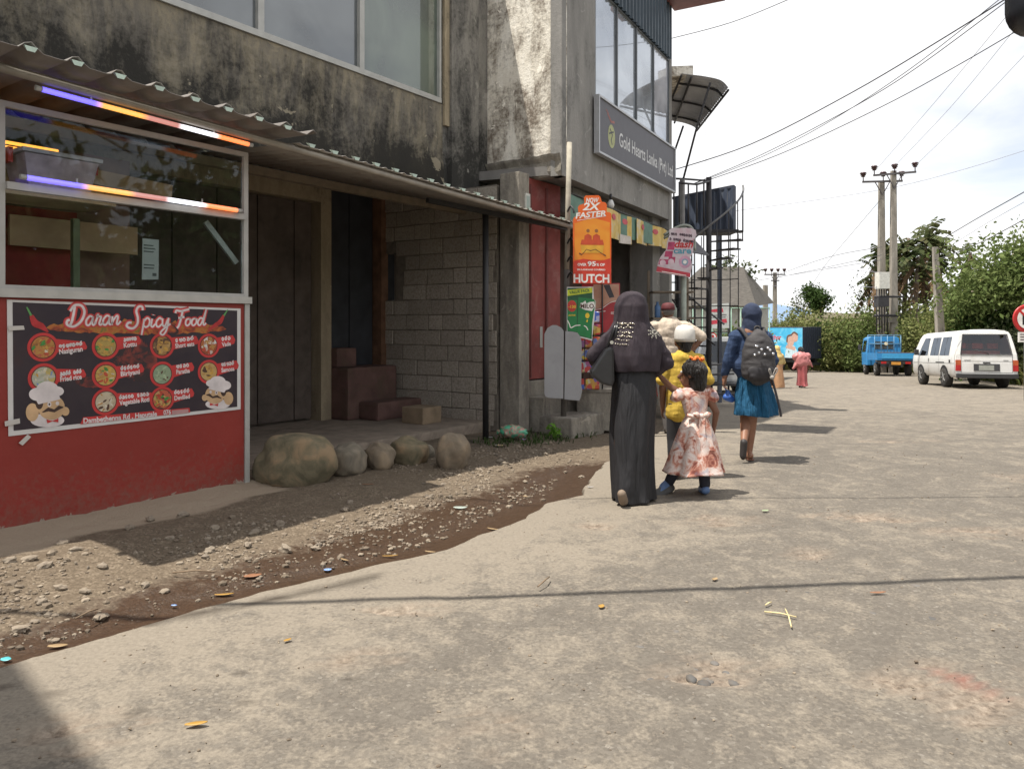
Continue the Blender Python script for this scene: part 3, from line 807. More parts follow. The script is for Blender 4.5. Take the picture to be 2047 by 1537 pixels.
# porch: folding shutters, cream column and beam
w = MB(P_CREAM)
w.fbox(MF, -1.37, -1.2, -2.42, -2.2, .12, 3.16); w.fbox(MF, -5.6, -1.37, -2.42, -2.2, 2.93, 3.16)
w.build('porch_column', oldb)
sh = MB(M('shutter_paint', (.10, .078, .066), .7, .25, 6, .15, dirt=(.03, .025, .022)))
for k in range(12):
    s1 = -1.42-.27*k
    sh.fbox(MF, s1-.262, s1, -2.40, -2.33-(.012 if k % 2 else 0), .16, 2.92)
sh.build('folding_shutter', oldb)
w = MB(M('door_blue', (.032, .035, .043), .7, .3, 4, .15))
for k in range(3):
    w.fbox(MF, -1.18+.44*k, -.76+.44*k, -2.41, -2.36, .8, 3.14)
w.build('side_door', oldb)
w = MB(M('rust_frame', (.16, .085, .05), .85, .35, 6, .3)); w.fbox(MF, -.30, -.17, -2.41, -2.2, .15, 3.14); w.build('door_post', oldb)
# block wall at the right of the porch, laid block by block
A2 = Vector((-.13, 9.66)); B2 = Vector((-1.76, 10.72)); dv = (A2-B2); LB_ = dv.length; dv = dv/LB_; nv = Vector((dv.y, -dv.x))
BLK = stone_mat('cement_block', [(.31, .28, .24), (.38, .345, .295), (.345, .31, .265), (.42, .38, .33), (.28, .25, .215)], .95, .7)
bw = MB(BLK)
TB = lambda a, b, c: Vector((B2.x + dv.x*a + nv.x*c, B2.y + dv.y*a + nv.y*c, b))
rr = random.Random(4)
for row in range(15):
    z0 = .06+.205*row; off = -.2 if row % 2 else 0
    a = off + rr.uniform(-.03, .03)
    while a < LB_:
        L = rr.uniform(.38, .44) if rr.random() < .8 else rr.uniform(.2, .3)
        a0, a1 = max(a, .02), min(a+L-.014, LB_)
        if a1-a0 > .05 and not (row in (8, 9, 10) and a0 < .22) and not (row == 11 and a0 < .1):
            c1 = .13+rr.uniform(-.012, .012); t = rr.uniform(-.006, .006)
            bw.hexa([TB(a0, z0+t, c1), TB(a1, z0-t, c1), TB(a1, z0, 0), TB(a0, z0, 0), TB(a0, z0+.192, c1), TB(a1, z0+.192+t, c1), TB(a1, z0+.19, 0), TB(a0, z0+.19, 0)])
        a += L
bwo = bw.build('block_wall', oldb, bevel=.008)
w = MB(M('mortar', (.16, .14, .118), .95, .3, 12, .4)); w.prism(TB, [(.05, 0), (LB_, 0), (LB_, 3.14), (.05, 3.14), (.05, 2.35), (.24, 2.35), (.24, 1.7), (.05, 1.7)], .01, .118); w.build('mortar_bed', oldb)
w = MB(P_CONC); w.fbox(MF, -.08, .146, -.30, 0, 0, 3.28); w.build('porch_pillar', oldb, bevel=.012)
w = MB(P_FLOOR)
w.fbox(MF, -5.9, .2, -2.42, -.42, -.1, .125); w.build('porch_floor', oldb, bevel=.03)
RSTEP = M('red_step', (.125, .07, .06), .85, .3, 4, .2, dirt=(.1, .07, .05), dirt_amt=.8)
w = MB(RSTEP); w.fbox(MF, -1.19, -.3, -2.35, -1.9, .126, .8); w.fbox(MF, -1.0, -.1, -1.9, -1.55, .126, .36); w.fbox(MF, -1.19, -.85, -2.36, -2.1, .8, 1.05); w.build('porch_step', oldb, bevel=.035)
w = MB(M('kerb_block', (.24, .18, .12), .95, .25, 5, .3)); w.fbox(MF, -.93, -.58, -1.2, -.85, .126, .33); w.build('step_block', oldb, bevel=.012)

# ------------------------------------------------------------------ awning over stall and porch
aw0 = MF.P(-3, .47, 2.7)
awn = thing('awning', 'long corrugated metal awning on a pipe running over the stall and porch', 'awning', aw0)
pz = lambda s: 2.60 + .0371*(.375-s)
PIPE = M('galvanised_pipe', (.33, .30, .26), .55, .2, 6, metal=.3)
w = MB(PIPE); w.tube([MF.P(-6.43, .474, pz(-6.43)), MF.P(.40, .474, pz(.40))], .03, 10); w.build('eave_pipe', awn)
w = MB(M('rail_wood', (.2, .16, .115), .85)); w.fbox(MF, -6.43, .0, -.88, -.80, 2.80, 2.88); w.build('wall_rail', awn)
SHEET = M('awning_sheet', (.36, .335, .305), .6, .2, 3, dirt=(.13, .09, .06), dirt_amt=.6)
def sheet(s0, s1, w0, w1, zf0, zf1, per, amp, mb, steps=8):
    n = int((s1-s0)/per*steps); V = []
    for j in range(2):
        for i in range(n+1):
            s = s0+(s1-s0)*i/n; ph = (s-s0)/per*2*math.pi
            h = amp*max(0, math.cos(ph))**1.5
            V.append(MF.P(s, (w0, w1)[j], (zf0, zf1)[j](s)+h))
    mb.add(V, [(i, i+1, n+2+i, n+1+i) for i in range(n)], True)
w = MB(M('awning_sheet_old', (.20, .18, .165), .65, .25, 3, dirt=(.12, .085, .06), dirt_amt=.6))
sheet(-6.43, -3.9, -.86, .74, lambda s: 2.90, lambda s: pz(s)+.055, .25, .05, w)
o = w.build('roof_sheet', awn); md = o.modifiers.new('t', 'SOLIDIFY'); md.thickness = .004
w = MB(SHEET)
sheet(-3.9, .42, -.86, .53, lambda s: 2.895, lambda s: pz(s)+.033, .12, .012, w)
o = w.build('roof_sheet', awn); md = o.modifiers.new('t', 'SOLIDIFY'); md.thickness = .004
CLIP = M('clip_green', (.5, .62, .55), .5)
for i in range(26):
    s = -6.18+.25*i if i < 9 else -3.78+.242*(i-9)
    if s > .38: break
    we = .742 if i < 9 else .532
    w = MB(CLIP); zz = pz(s)+(.06 if i < 9 else .045)
    w.hexa([MF.P(s-.02, we+.01, zz-.012), MF.P(s+.02, we+.01, zz-.012), MF.P(s+.02, we-.03, zz+.018), MF.P(s-.02, we-.03, zz+.018),
            MF.P(s-.035, we+.012, zz+.016), MF.P(s+.035, we+.012, zz+.016), MF.P(s+.03, we-.03, zz+.026), MF.P(s-.03, we-.03, zz+.026)])
    w.build('edge_clip', awn)
BLACKP = M('black_steel', (.022, .022, .024), .5, .2)
w = MB(BLACKP); w.tube([MF.P(-.90, .1, -.02), MF.P(-.90, .1, 2.64)], .036, 10); w.build('post', awn)
w = MB(BLACKP); w.bar(MF.P(-1.9, .1, 2.66), MF.P(.36, .44, 2.57), .05, .05); w.build('cross_bar', awn)

# LED tubes
LEDC = [(0, (.085, .06, .80)), (.21, (.085, .06, .80)), (.25, (.62, .24, .02)), (.42, (.70, .26, .012)), (.46, (.27, .075, .06)), (.60, (.25, .065, .055)), (.64, (.85, .85, .92)), (.79, (.85, .85, .92)), (.83, (.85, .14, .006)), (1, (.9, .13, .004))]
def led_material():
    m, n, l, p = _new('led_light')
    a = n.new('ShaderNodeAttribute'); a.attribute_name = 'glow'
    l.new(a.outputs['Color'], p.inputs['Emission Color']); p.inputs['Emission Strength'].default_value = 1.35
    p.inputs['Base Color'].default_value = (.5, .5, .5, 1); p.inputs['Roughness'].default_value = .3
    return m
LEDM = led_material()
CAPM = M('tube_cap', (.4, .4, .38), .5)
def led(s0, s1, z0, z1, ww, label):
    o = thing('light_tube', label, 'light tube', MF.P((s0+s1)/2, ww, (z0+z1)/2), 'colour changing light tubes')
    P = lambda t: MF.P(s0+(s1-s0)*t, ww, z0+(z1-z0)*t)
    w = MB(LEDM); w.tube([P(i/80) for i in range(81)], .017, 10, cap=False); t = w.build('lit_tube', o)
    ca = t.data.color_attributes.new('glow', 'FLOAT_COLOR', 'POINT')
    for i in range(81):
        c = [float(np.interp(i/80, [q[0] for q in LEDC], [q[1][k] for q in LEDC])) for k in range(3)]
        for k in range(10): ca.data[i*10+k].color = (*c, 1)
    for a, b in ((-.025, 0), (1, 1.025)):
        w = MB(CAPM); w.tube([P(a), P(b)], .0165, 10); w.build('end_cap', o)
    for q in (.2, .8):
        w = MB(CAPM); w.tube([P(q)+Vector((0, 0, .016)), P(q)+Vector((0, 0, .045))], .006, 6); w.build('clip', o)
    return o
led(-5.76, -4.33, 2.765, 2.715, .474, 'colour banded light tube hung from the awning pipe above the stall window')
led(-5.74, -4.25, 2.268, 2.25, .215, 'colour banded light tube along the shelf bar inside the stall window')
w = MB(emis('strip_glow', (1.0, .40, .06), 1.2)); a, b = MF.P(-5.75, -.5, 2.62), MF.P(-5.25, -.5, 2.62); w.tube([a, b], .012, 8); w.tube([a+Vector((0, 0, -.03)), b+Vector((0, 0, -.03))], .008, 8)
tag(w.build('strip_lamp'), 'thin amber strip lamp glowing inside the stall', 'lamp')

# ------------------------------------------------------------------ the red food stall
stl = thing('food_stall', 'red painted food stall with a framed glass front', 'stall', MF.P(-5.1, -.6, 0))
RED = M('red_paint', (.24, .024, .017), .65, .10, 2.5, .05, dirt=(.30, .05, .045), dirt_amt=.5)
def red_base():
    m, n, l, p = _new('red_paint_chipped')
    v = coords(n, l)
    c = ramp(n, l, noiz(n, l, v, 2, 6), [(.3, (.215, .020, .014)), (.7, (.26, .026, .018))])
    t = n.new('ShaderNodeTexCoord'); sx = n.new('ShaderNodeSeparateXYZ'); l.new(t.outputs['Object'], sx.inputs[0])
    mr = n.new('ShaderNodeMapRange'); mr.inputs['From Min'].default_value = .20; mr.inputs['From Max'].default_value = .02
    mr.inputs['To Min'].default_value = 0; mr.inputs['To Max'].default_value = .55; l.new(sx.outputs['Z'], mr.inputs['Value'])
    ad = n.new('ShaderNodeMath'); ad.operation = 'ADD'; l.new(mr.outputs[0], ad.inputs[0]); l.new(noiz(n, l, v, 7, 9, .7, .6), ad.inputs[1])
    c = mixc(n, l, ramp(n, l, ad.outputs[0], [(.82, 0.0), (.85, 1.0)]), c, (.33, .28, .23))
    sp = n.new('ShaderNodeMapRange'); sp.inputs['From Min'].default_value = .75; sp.inputs['From Max'].default_value = .0; sp.inputs['To Max'].default_value = .42; l.new(sx.outputs['Z'], sp.inputs['Value'])
    s3 = n.new('ShaderNodeMath'); s3.operation = 'ADD'; l.new(sp.outputs[0], s3.inputs[0]); l.new(noiz(n, l, v, 26, 8, .75), s3.inputs[1])
    c = mixc(n, l, ramp(n, l, s3.outputs[0], [(.72, 0.0), (.98, .55)]), c, (.17, .10, .075))
    scr = noiz(n, l, coords(n, l, (2, 2, 30), rotz=.4), 3, 6, .7)
    c = mixc(n, l, ramp(n, l, scr, [(.66, 0.0), (.70, .35)]), c, (.34, .10, .08))
    l.new(c, p.inputs['Base Color']); p.inputs['Roughness'].default_value = .55; bumpn(n, l, p, noiz(n, l, v, 3.5, 4), .35, .03)
    return m
REDB = red_base()
SW = .155
w = MB(REDB); w.fbox(MF, -6.4, -4.145, SW-.05, SW, -.02, 1.52); w.fbox(MF, -4.195, -4.145, -1.6, SW-.05, -.02, 1.52); w.build('front_panel', stl)
w = MB(FRAME_AL); w.fbox(MF, -4.143, -4.10, SW-.06, SW+.012, .0, 1.52); w.build('corner_trim', stl)
w = MB(M('ledge_grey', (.43, .42, .39), .6, .1)); w.fbox(MF, -6.4, -4.09, SW-.25, SW+.03, 1.522, 1.575); w.build('counter_ledge', stl)
FRW = M('frame_grey', (.40, .39, .37), .55, .1)
w = MB(FRW)
w.fbox(MF, -5.875, -5.835, SW-.04, SW, 1.576, 2.70); w.fbox(MF, -4.145, -4.105, SW-.04, SW, 1.576, 2.70)
w.fbox(MF, -5.875, -4.105, SW-.04, SW, 2.70, 2.735); w.fbox(MF, -5.835, -4.145, SW-.04, SW-.002, 1.576, 1.60)
w.build('window_frame', stl)
w = MB(FRW); w.fbox(MF, -5.835, -4.145, SW-.02, SW+.03, 2.19, 2.235); w.build('shelf_bar', stl)
w = MB(glass('stall_glass', .0, ior=1.32)); w.fbox(MF, -5.834, -4.146, SW-.032, SW-.026, 1.60, 2.699); w.build('window_pane', stl)
w = MB(M('red_inside', (.30, .032, .026), .7, .15)); w.fbox(MF, -6.4, -6.34, -1.6, SW-.05, 1.52, 2.7); w.fbox(MF, -5.6, -4.62, -1.66, -1.60, .9, 2.34); w.build('inner_partition', stl)
w = MB(M('stall_back', (.27, .165, .13), .9, .3, 3)); w.fbox(MF, -6.4, -4.1, -1.76, -1.70, 0, 2.9); w.build('back_board', stl)
PLY = M('plywood', (.50, .35, .22), .85, .25, 3)
w = MB(PLY); w.fbox(MF, -5.6, -4.6, -1.2, -1.16, 2.36, 2.62); w.bar(MF.P(-5.9, -1.0, 2.62), MF.P(-4.15, -.9, 2.52), .05, .12); w.fbox(MF, -5.2, -4.15, -1.5, -1.46, 2.0, 2.25); w.build('roof_board', stl)
w = MB(M('post_green', (.2, .23, .14), .8)); w.fbox(MF, -4.95, -4.90, -.98, -.93, .9, 2.2); w.build('inner_post', stl)
w = MB(FRW); w.bar(MF.P(-4.40, .02, 2.16), MF.P(-4.15, .06, 1.85), .03, .04); w.build('brace', stl)
w = MB(WOOD_D); w.fbox(MF, -6.3, -4.2, -1.6, SW-.26, 1.45, 1.5); w.build('counter', stl)
w = MB(PLY); w.fbox(MF, -5.83, -5.05, -.52, -.06, 2.20, 2.225); w.build('shelf_board', stl)
# things in the stall
pap = MB(M('paper', (.42, .41, .40), .8, .06)); Tp = lambda a, b, c: MF.P(-4.955+a*.76, .112+c, 1.675+b*.74)
pap.prism(Tp, [(0, 0), (.16, .01), (.165, .40), (.005, .40)], 0, .004)
pap.use(M('ink_grey', (.1, .1, .1), .8))
for b in (.33, .30, .27, .14, .11): pap.flat(Tp, [(.015, b), (.12+.02*math.sin(b*90), b), (.12, b+.012), (.015, b+.012)], .005)
pap.flat(Tp, [(.1, .04), (.14, .04), (.14, .07), (.1, .07)], .005)
tag(pap.build('paper_notice'), 'printed paper notice stuck inside the stall glass', 'notice')
bx = thing('plastic_box', 'clear plastic storage box with red clips on the stall shelf', 'box', MF.P(-5.38, -.3, 2.226))
CLEAR = M('cloudy_plastic', (.46, .36, .42), .3, .3, 9)
def tub(s0, s1, w0, w1, z0, z1, t): return [[MF.P(a, b, z) for a, b in ((s0+t*q, w1-t*q), (s1-t*q, w1-t*q), (s1-t*q, w0+t*q), (s0+t*q, w0+t*q))] for z, q in ((z0, 1), (z1, 0))]
w = MB(CLEAR); w.rings(tub(-5.62, -5.14, -.46, -.12, 2.226, 2.50, .05), smooth=False); w.build('tub', bx, bevel=.01)
w = MB(M('box_lid', (.5, .46, .5), .35)); w.fbox(MF, -5.64, -5.12, -.48, -.10, 2.502, 2.53); w.build('lid', bx, bevel=.008)
for s_ in (-5.67, -5.118):
    w = MB(M('clip_red', (.5, .03, .03), .4)); w.fbox(MF, s_, s_+.028, -.34, -.24, 2.44, 2.54); w.build('clip', bx)

# ------------------------------------------------------------------ the menu banner
PW = SW+.006
ban = MB(M('banner_white', (.60, .58, .57), .45, .05))
SB = lambda px, py: MF.SZ(px, py, PW)
T0 = lambda a, b, c: MF.P(a, PW+c, b)
q = [SB(17, 872), SB(481, 818), SB(481, 617), SB(14, 599)]
ban.prism(T0, q, -.004, 0)
lay = lambda k: .0009*k
INKD = patchy('banner_black', [(.35, (.022, .014, .024)), (.6, (.034, .022, .03)), (.75, (.045, .02, .022))], 4, 'noise', .4)
ban.use(INKD); ban.flat(T0, [SB(27, 861), SB(474, 813), SB(474, 621), SB(25, 604)], lay(1))
def pline(pts): return [SB(*p) for p in pts]
# flames, peppers, splashes behind the lettering
FLA = patchy('flame_print', [(.34, (.03, .016, .018)), (.46, (.32, .06, .02)), (.56, (.42, .15, .03)), (.66, (.14, .14, .03))], 9, 'noise', .45, 0, (1, 1, 1.4), 8, 1.2)
def jag(px0, px1, py0, py1, seed, n=46, amp=12):
    r = random.Random(seed); top = []; bot = []
    for i in range(n+1):
        t = i/n; px = px0+(px1-px0)*t; y0 = py0[0]+(py0[1]-py0[0])*t; y1 = py1[0]+(py1[1]-py1[0])*t; e = math.sin(math.pi*t)**.35
        top.append((px, (y0+y1)/2+(y0-(y0+y1)/2)*e-r.uniform(0, amp)*e)); bot.append((px, (y0+y1)/2+(y1-(y0+y1)/2)*e+r.uniform(0, amp*.4)*e))
    return pline(top+bot[::-1])
def flatstrip(mb, poly, c):
    n = len(poly)//2
    mb.add([T0(a, b, c) for a, b in poly], [(i, i+1, 2*n-2-i, 2*n-1-i) for i in range(n-1)])
ban.use(FLA); flatstrip(ban, jag(92, 452, (646, 650), (664, 666), 3), lay(2))
ban.use(patchy('splash_print', [(.45, (.03, .018, .022)), (.56, (.17, .03, .025)), (.68, (.24, .05, .04))], 14, 'noise', .45)); flatstrip(ban, jag(225, 315, (680, 690), (745, 770), 8, 40, 14), lay(2)); flatstrip(ban, jag(150, 215, (752, 760), (772, 775), 9, 30, 5), lay(2))
CHI = M('chilli_red', (.42, .03, .035), .35, .25, 20); CHG = M('chilli_green', (.10, .30, .09), .4)
for sg, (pts, ws, stem) in {1: ([(62, 630), (70, 646), (82, 652), (96, 664)], (.02, .045, .04, .008), [(62, 631), (53, 614)]), 2: ([(447, 630), (440, 643), (430, 650), (416, 660)], (.018, .036, .03, .008), [(447, 631), (455, 619)])}.items():
    pp = bez2(pline(pts), 8); k = len(pp); wv = np.interp(np.linspace(0, 3, k), range(4), ws)
    ban.use(CHI); ban.stroke(T0, pp, list(wv), lay(3)); ban.use(CHG); ban.stroke(T0, pline(stem), [.014, .008], lay(3.5))
# script lettering drawn with a pen
INKW = M('print_white', (.66, .60, .60), .45); INKR = M('print_red', (.50, .035, .035), .45, .1); PINK = M('print_glow', (.55, .10, .10), .45)
GLY = {
 'D': ([[(.36, .95), (.22, .3), (.08, .02)], [(.1, .72), (.35, 1.0), (.72, .98), (.9, .68), (.74, .26), (.38, .0), (.1, .0), (-.08, .1), (-.06, .26), (.08, .3)]], .95),
 'a': ([[(.42, .4), (.25, .45), (.06, .26), (.06, .06), (.2, .02), (.36, .2), (.44, .42), (.38, .12), (.46, .02), (.6, .14)]], .52),
 'r': ([[(.0, .06), (.16, .4), (.2, .52), (.14, .44), (.3, .42), (.36, .38), (.26, .1), (.34, .02), (.5, .16)]], .42),
 'n': ([[(.06, .42), (.02, .02), (.1, .22), (.3, .43), (.36, .36), (.3, .08), (.36, .02), (.52, .18)]], .5),
 'S': ([[(.86, .84), (.82, 1.02), (.62, 1.02), (.5, .82), (.58, .5), (.56, .2), (.36, .0), (.12, .0), (-.04, .12), (.06, .26), (.24, .26)]], .85),
 'p': ([[(.1, .42), (.04, .1), (-.06, -.36)], [(.08, .3), (.26, .46), (.4, .34), (.34, .1), (.18, .02), (.06, .1)], [(.34, .1), (.5, .12)]], .46),
 'i': ([[(.08, .42), (.02, .1), (.1, .02), (.26, .16)], [(.14, .58), (.15, .62)]], .24),
 'c': ([[(.36, .36), (.26, .44), (.08, .28), (.08, .08), (.2, .01), (.38, .14)]], .36),
 'y': ([[(.06, .42), (.06, .12), (.18, .04), (.36, .36)], [(.4, .43), (.3, -.1), (.1, -.38), (-.06, -.3), (.1, -.12), (.5, .14)]], .5),
 'F': ([[(.0, .78), (.08, .94), (.4, .9), (.95, 1.0)], [(.5, .94), (.4, .5), (.24, .04), (.1, -.12)], [(.2, .48), (.62, .54)]], .66),
 'o': ([[(.3, .42), (.1, .36), (.04, .12), (.16, .01), (.34, .14), (.36, .34), (.26, .42), (.44, .34)]], .42),
 'd': ([[(.38, .4), (.2, .43), (.04, .2), (.1, .02), (.26, .08), (.46, .5), (.62, .95), (.44, .3), (.42, .06), (.5, .02), (.6, .14)]], .6)}
def script(word, px0, px1, pyb0, pyb1, H):
    tot = sum(GLY[c][1] for c in word); x = 0
    for c in word:
        st, adv = GLY[c]
        for lay_, mt, wd in ((lay(4), INKR, .034), (lay(4.6), PINK, .023), (lay(5.4), INKW, .012)):
            ban.use(mt)
            for s_ in st:
                pts = []
                for a, b in bez2(s_, 7):
                    t = (x+a)/tot
                    pts.append(SB(px0+(px1-px0)*t, pyb0+(pyb1-pyb0)*t - b*H))
                ban.stroke(T0, pts, [wd*(1.25 if c.isupper() else 1)]*len(pts), lay_)
        x += adv
script('Daran', 136, 240, 652, 649, 41)
script('Spicy', 254, 340, 656, 653, 41)
script('Food', 350, 411, 652, 650, 33)
# dishes with their names
def dish(nm, cols, kind='noise', sc=22): return patchy('dish_'+nm, [(i/(len(cols)-1)*.5+.25, c) for i, c in enumerate(cols)], sc, kind, .5, 0, (1, 1, 1), 5, .8)
# simple rounded strokes for the Sinhala line above each English name
LOOPS = {'k': [(0, .3), (.1, .6), (.3, .6), (.35, .3), (.2, .1), (.1, .3), (.3, .45), (.5, .6), (.7, .4), (.6, .05)],
         'n': [(.1, .15), (0, .4), (.2, .65), (.4, .4), (.3, .1), (.5, .3), (.65, .6)], 'r': [(.35, .5), (.15, .65), (0, .35), (.2, .0), (.45, .2), (.35, .5), (.2, .4)],
         's': [(0, .2), (.15, .6), (.3, .2), (.45, .6), (.6, .2), (.4, 0), (.1, .05)], 't': [(.05, .5), (.2, .65), (.4, .5), (.25, .3), (.05, .2), (.2, .0), (.5, .1), (.6, .45)],
         'e': [(.4, .55), (.2, .65), (.05, .4), (.2, .2), (.4, .35), (.3, .0), (.05, .05)], 'i': [(.1, .1), (0, .4), (.25, .6), (.5, .4), (.35, .1), (.1, .1), (.25, .75), (.5, .85)]}
def sinhala(code, px, py, wpx, hpx, tilt, c, mb=None, T=None, S_=None, mat=None, wd=.0075):
    mb = mb or ban; T = T or T0; S_ = S_ or SB
    mb.use(mat or INKW); x = 0; tot = len(code)*.75
    for ch in code:
        if ch != ' ':
            mb.stroke(T, [S_(px+wpx*(x+a)/tot, py - tilt*(x+a)/tot - b*hpx) for a, b in bez2(LOOPS.get(ch, LOOPS['k']), 5)], wd, c)
        x += .75
DISH = [('Nasiguran', 'nesgrni', 86, 694, 29, dish('nasi', [(.02, .05, .04), (.34, .14, .03), (.45, .22, .06), (.4, .06, .04), (.5, .5, .42)]), 118, 708, 47),
        ('Kottu', 'tknkt', 211, 692, 27, dish('kottu', [(.5, .5, .45), (.32, .22, .06), (.42, .3, .08), (.16, .1, .03), (.05, .2, .04)]), 247, 695, 26),
        ('Short eats', 'esrti', 324, 691, 25.5, dish('short', [(.1, .05, .03), (.4, .24, .08), (.48, .3, .12), (.3, .16, .05)], 'voronoi', 26), 350, 696, 38),
        ('Vade', 'rit', 417, 691, 24, dish('vade', [(.6, .58, .55), (.36, .1, .03), (.42, .14, .04), (.28, .06, .02)], 'voronoi', 38), 443, 693, 18),
        ('Fried rice', 'ttii rii', 87, 755, 29, dish('rice', [(.2, .26, .4), (.46, .46, .4), (.36, .36, .28), (.5, .36, .08), (.25, .3, .2)]), 120, 763, 43),
        ('Biriyani', 'ieieni', 211, 750, 27, dish('biri', [(.2, .3, .12), (.42, .28, .06), (.5, .34, .1), (.36, .16, .04), (.4, .46, .5)]), 241, 752, 38),
        ('Paratha', 'setr', 324, 748, 25.5, dish('para', [(.12, .18, .1), (.26, .32, .2), (.2, .27, .18), (.33, .38, .27)]), 352, 748, 27),
        ('Samosa', 'sesti', 417, 743, 24, dish('samo', [(.14, .06, .03), (.44, .28, .1), (.5, .34, .14), (.3, .16, .06)], 'noise', 14), 442, 744, 26),
        ('Vegetable Roti', 'iterr etrt', 211, 803, 27, dish('roti', [(.18, .07, .05), (.46, .38, .26), (.52, .44, .32), (.36, .26, .18)], 'noise', 16), 238, 810, 60),
        ('Devilled', 'ireii', 324, 798, 25.5, dish('devi', [(.1, .03, .02), (.42, .06, .03), (.5, .3, .12), (.2, .34, .06), (.45, .1, .05)], 'voronoi', 40), 348, 800, 31)]
GARN = {q: M('bit_'+q, c, .5, .25, 40) for q, c in (('red', (.42, .06, .03)), ('green', (.06, .24, .05)), ('rice', (.55, .50, .38)), ('gold', (.50, .29, .06)), ('crust', (.40, .21, .06)), ('dark', (.08, .035, .02)), ('cream', (.58, .52, .42)), ('blue', (.16, .24, .42)), ('pale', (.30, .38, .24)))}
DG = {'Nasiguran': ['gold', 'red', 'gold', 'green', 'rice', 'red'], 'Kottu': ['gold', 'gold', 'crust', 'green', 'gold'], 'Short eats': ['crust', 'gold', 'dark', 'gold'], 'Vade': ['red', 'crust', 'crust', 'cream'], 'Fried rice': ['rice', 'rice', 'blue', 'gold', 'pale', 'rice'],
      'Biriyani': ['gold', 'gold', 'red', 'rice', 'green'], 'Paratha': ['pale', 'pale', 'dark', 'pale'], 'Samosa': ['crust', 'gold', 'gold', 'dark'], 'Vegetable Roti': ['cream', 'crust', 'dark', 'cream'], 'Devilled': ['red', 'green', 'red', 'gold', 'green']}
RIM_D = M('dish_rim', (.06, .015, .015), .5)
for nm, sn, px, py, r, mt, tx, ty, tw in DISH:
    s, z = SB(px, py); rm = r/FPX*MF.P(s, PW, 0).y
    sa, za = SB(px, py-6); sb, zb = SB(tx+tw+6, ty-16)
    ban.use(INKR)
    for k, c1 in ((0, 0), ):
        p0 = SB(px+10, py-r*.62); p1 = SB(tx+tw+4, ty-22-tw*.06); p2 = SB(tx+tw+7, ty-tw*.12-4); p3 = SB(px+10, py+r*.42)
        ban.flat(T0, [p0, p1, SB(tx+tw+9, ty-14), p2, p3], lay(2.5))
    ban.use(INKR); ban.ring(T0, s, z, rm*.80, rm, lay(3.2)); ban.use(RIM_D); ban.ring(T0, s, z, rm*.74, rm*.80, lay(3.4))
    ban.use(mt); ban.disc(T0, s, z, rm*.75, lay(3))
    rd = random.Random(nm)
    for k in range(16):
        a, q = rd.uniform(0, 6.28), rm*.62*rd.random()**.5; ca, cb = s+q*math.cos(a), z+q*math.sin(a); t_ = rd.uniform(0, 3.1); L_ = rm*rd.uniform(.10, .26); W_ = L_*rd.uniform(.25, .6)
        ban.use(GARN[DG[nm][k % len(DG[nm])]]); ban.flat(T0, [(ca+L_*math.cos(u)*math.cos(t_)-W_*math.sin(u)*math.sin(t_), cb+L_*math.cos(u)*math.sin(t_)+W_*math.sin(u)*math.cos(t_)) for u in [i*math.pi/4 for i in range(8)]], lay(3.1+.015*k))
    sinhala(sn, tx, ty-12, tw, 9.5, tw*.13, lay(5))
    t0 = SB(tx, ty); t1 = SB(tx+tw, ty-tw*.13)
    ban.use(INKW); ban.text(T0, nm, t0[0], t0[1], .046, lay(5), width=math.hypot(t1[0]-t0[0], t1[1]-t0[1]), bold=.003, rot=math.atan2(t1[1]-t0[1], t1[0]-t0[0]))
# plain chef heads at the lower corners
SKIN_P = M('print_skin', (.55, .36, .2), .5); HAIR_P = M('print_hair', (.05, .025, .02), .5)
for px, py, k, f in ((92, 800, 1.0, 1), (436, 779, .72, -1)):
    e = lambda a, b: SB(px+f*a*k, py+b*k)
    def oval(a, b, ra, rb, c, mt):
        ban.use(mt); ban.flat(T0, [e(a+ra*math.cos(t*math.pi/12), b+rb*math.sin(t*math.pi/12)) for t in range(24)], lay(c))
    oval(2, 40, 34, 14, 4, INKW); oval(-28, 24, 13, 18, 4.4, SKIN_P); oval(38, 22, 8, 9, 4.4, SKIN_P)
    oval(10, 14, 27, 25, 4.8, SKIN_P); oval(-14, 4, 8, 14, 5.2, HAIR_P)
    oval(-18, -12, 17, 13, 5.6, INKW); oval(2, -22, 22, 16, 5.8, INKW); oval(20, -18, 15, 10, 6.0, INKW)
    ban.use(INKW); ban.flat(T0, [e(-24, -6), e(24, -14), e(28, -2), e(-16, 8)], lay(6.2))
    ban.use(HAIR_P); ban.stroke(T0, [e(-8, 24), e(4, 18), e(16, 21), e(26, 14), e(34, 14)], [.006, .026*k, .02*k, .026*k, .006], lay(6))
    oval(6, 8, 4, 5, 5.6, INKW); oval(6, 8, 1.8, 2.2, 6, HAIR_P); oval(22, 6, 3.4, 4, 5.6, INKW)
    ban.use(INKR); ban.flat(T0, [e(0, 38), e(12, 41), e(24, 36), e(24, 44), e(12, 42), e(2, 46)], lay(6))
# address strip
a0, a1, a2, a3 = SB(160, 848), SB(380, 824), SB(378, 815), SB(166, 834)
ban.use(INKR); ban.flat(T0, [a0, a1, a2, a3], lay(3.6))
t0 = SB(166, 846); t1 = SB(313, 831); ban.use(INKW); ban.text(T0, 'Dambethenna Rd , Haputale', t0[0], t0[1], .048, lay(5.5), width=math.hypot(t1[0]-t0[0], t1[1]-t0[1]), bold=.0025, rot=math.atan2(t1[1]-t0[1], t1[0]-t0[0]))
t0 = SB(326, 829); t1 = SB(341, 827.5); ban.text(T0, '076', t0[0], t0[1], .048, lay(5.5), width=t1[0]-t0[0], bold=.0025)
ban.use(M('print_smudge', (.45, .25, .25), .5)); ban.flat(T0, [SB(343, 829), SB(376, 825), SB(376, 817.5), SB(343, 820)], lay(5))
bo = ban.build('menu_banner')
tag(bo, 'black food menu banner with a white border taped on the red stall', 'banner')
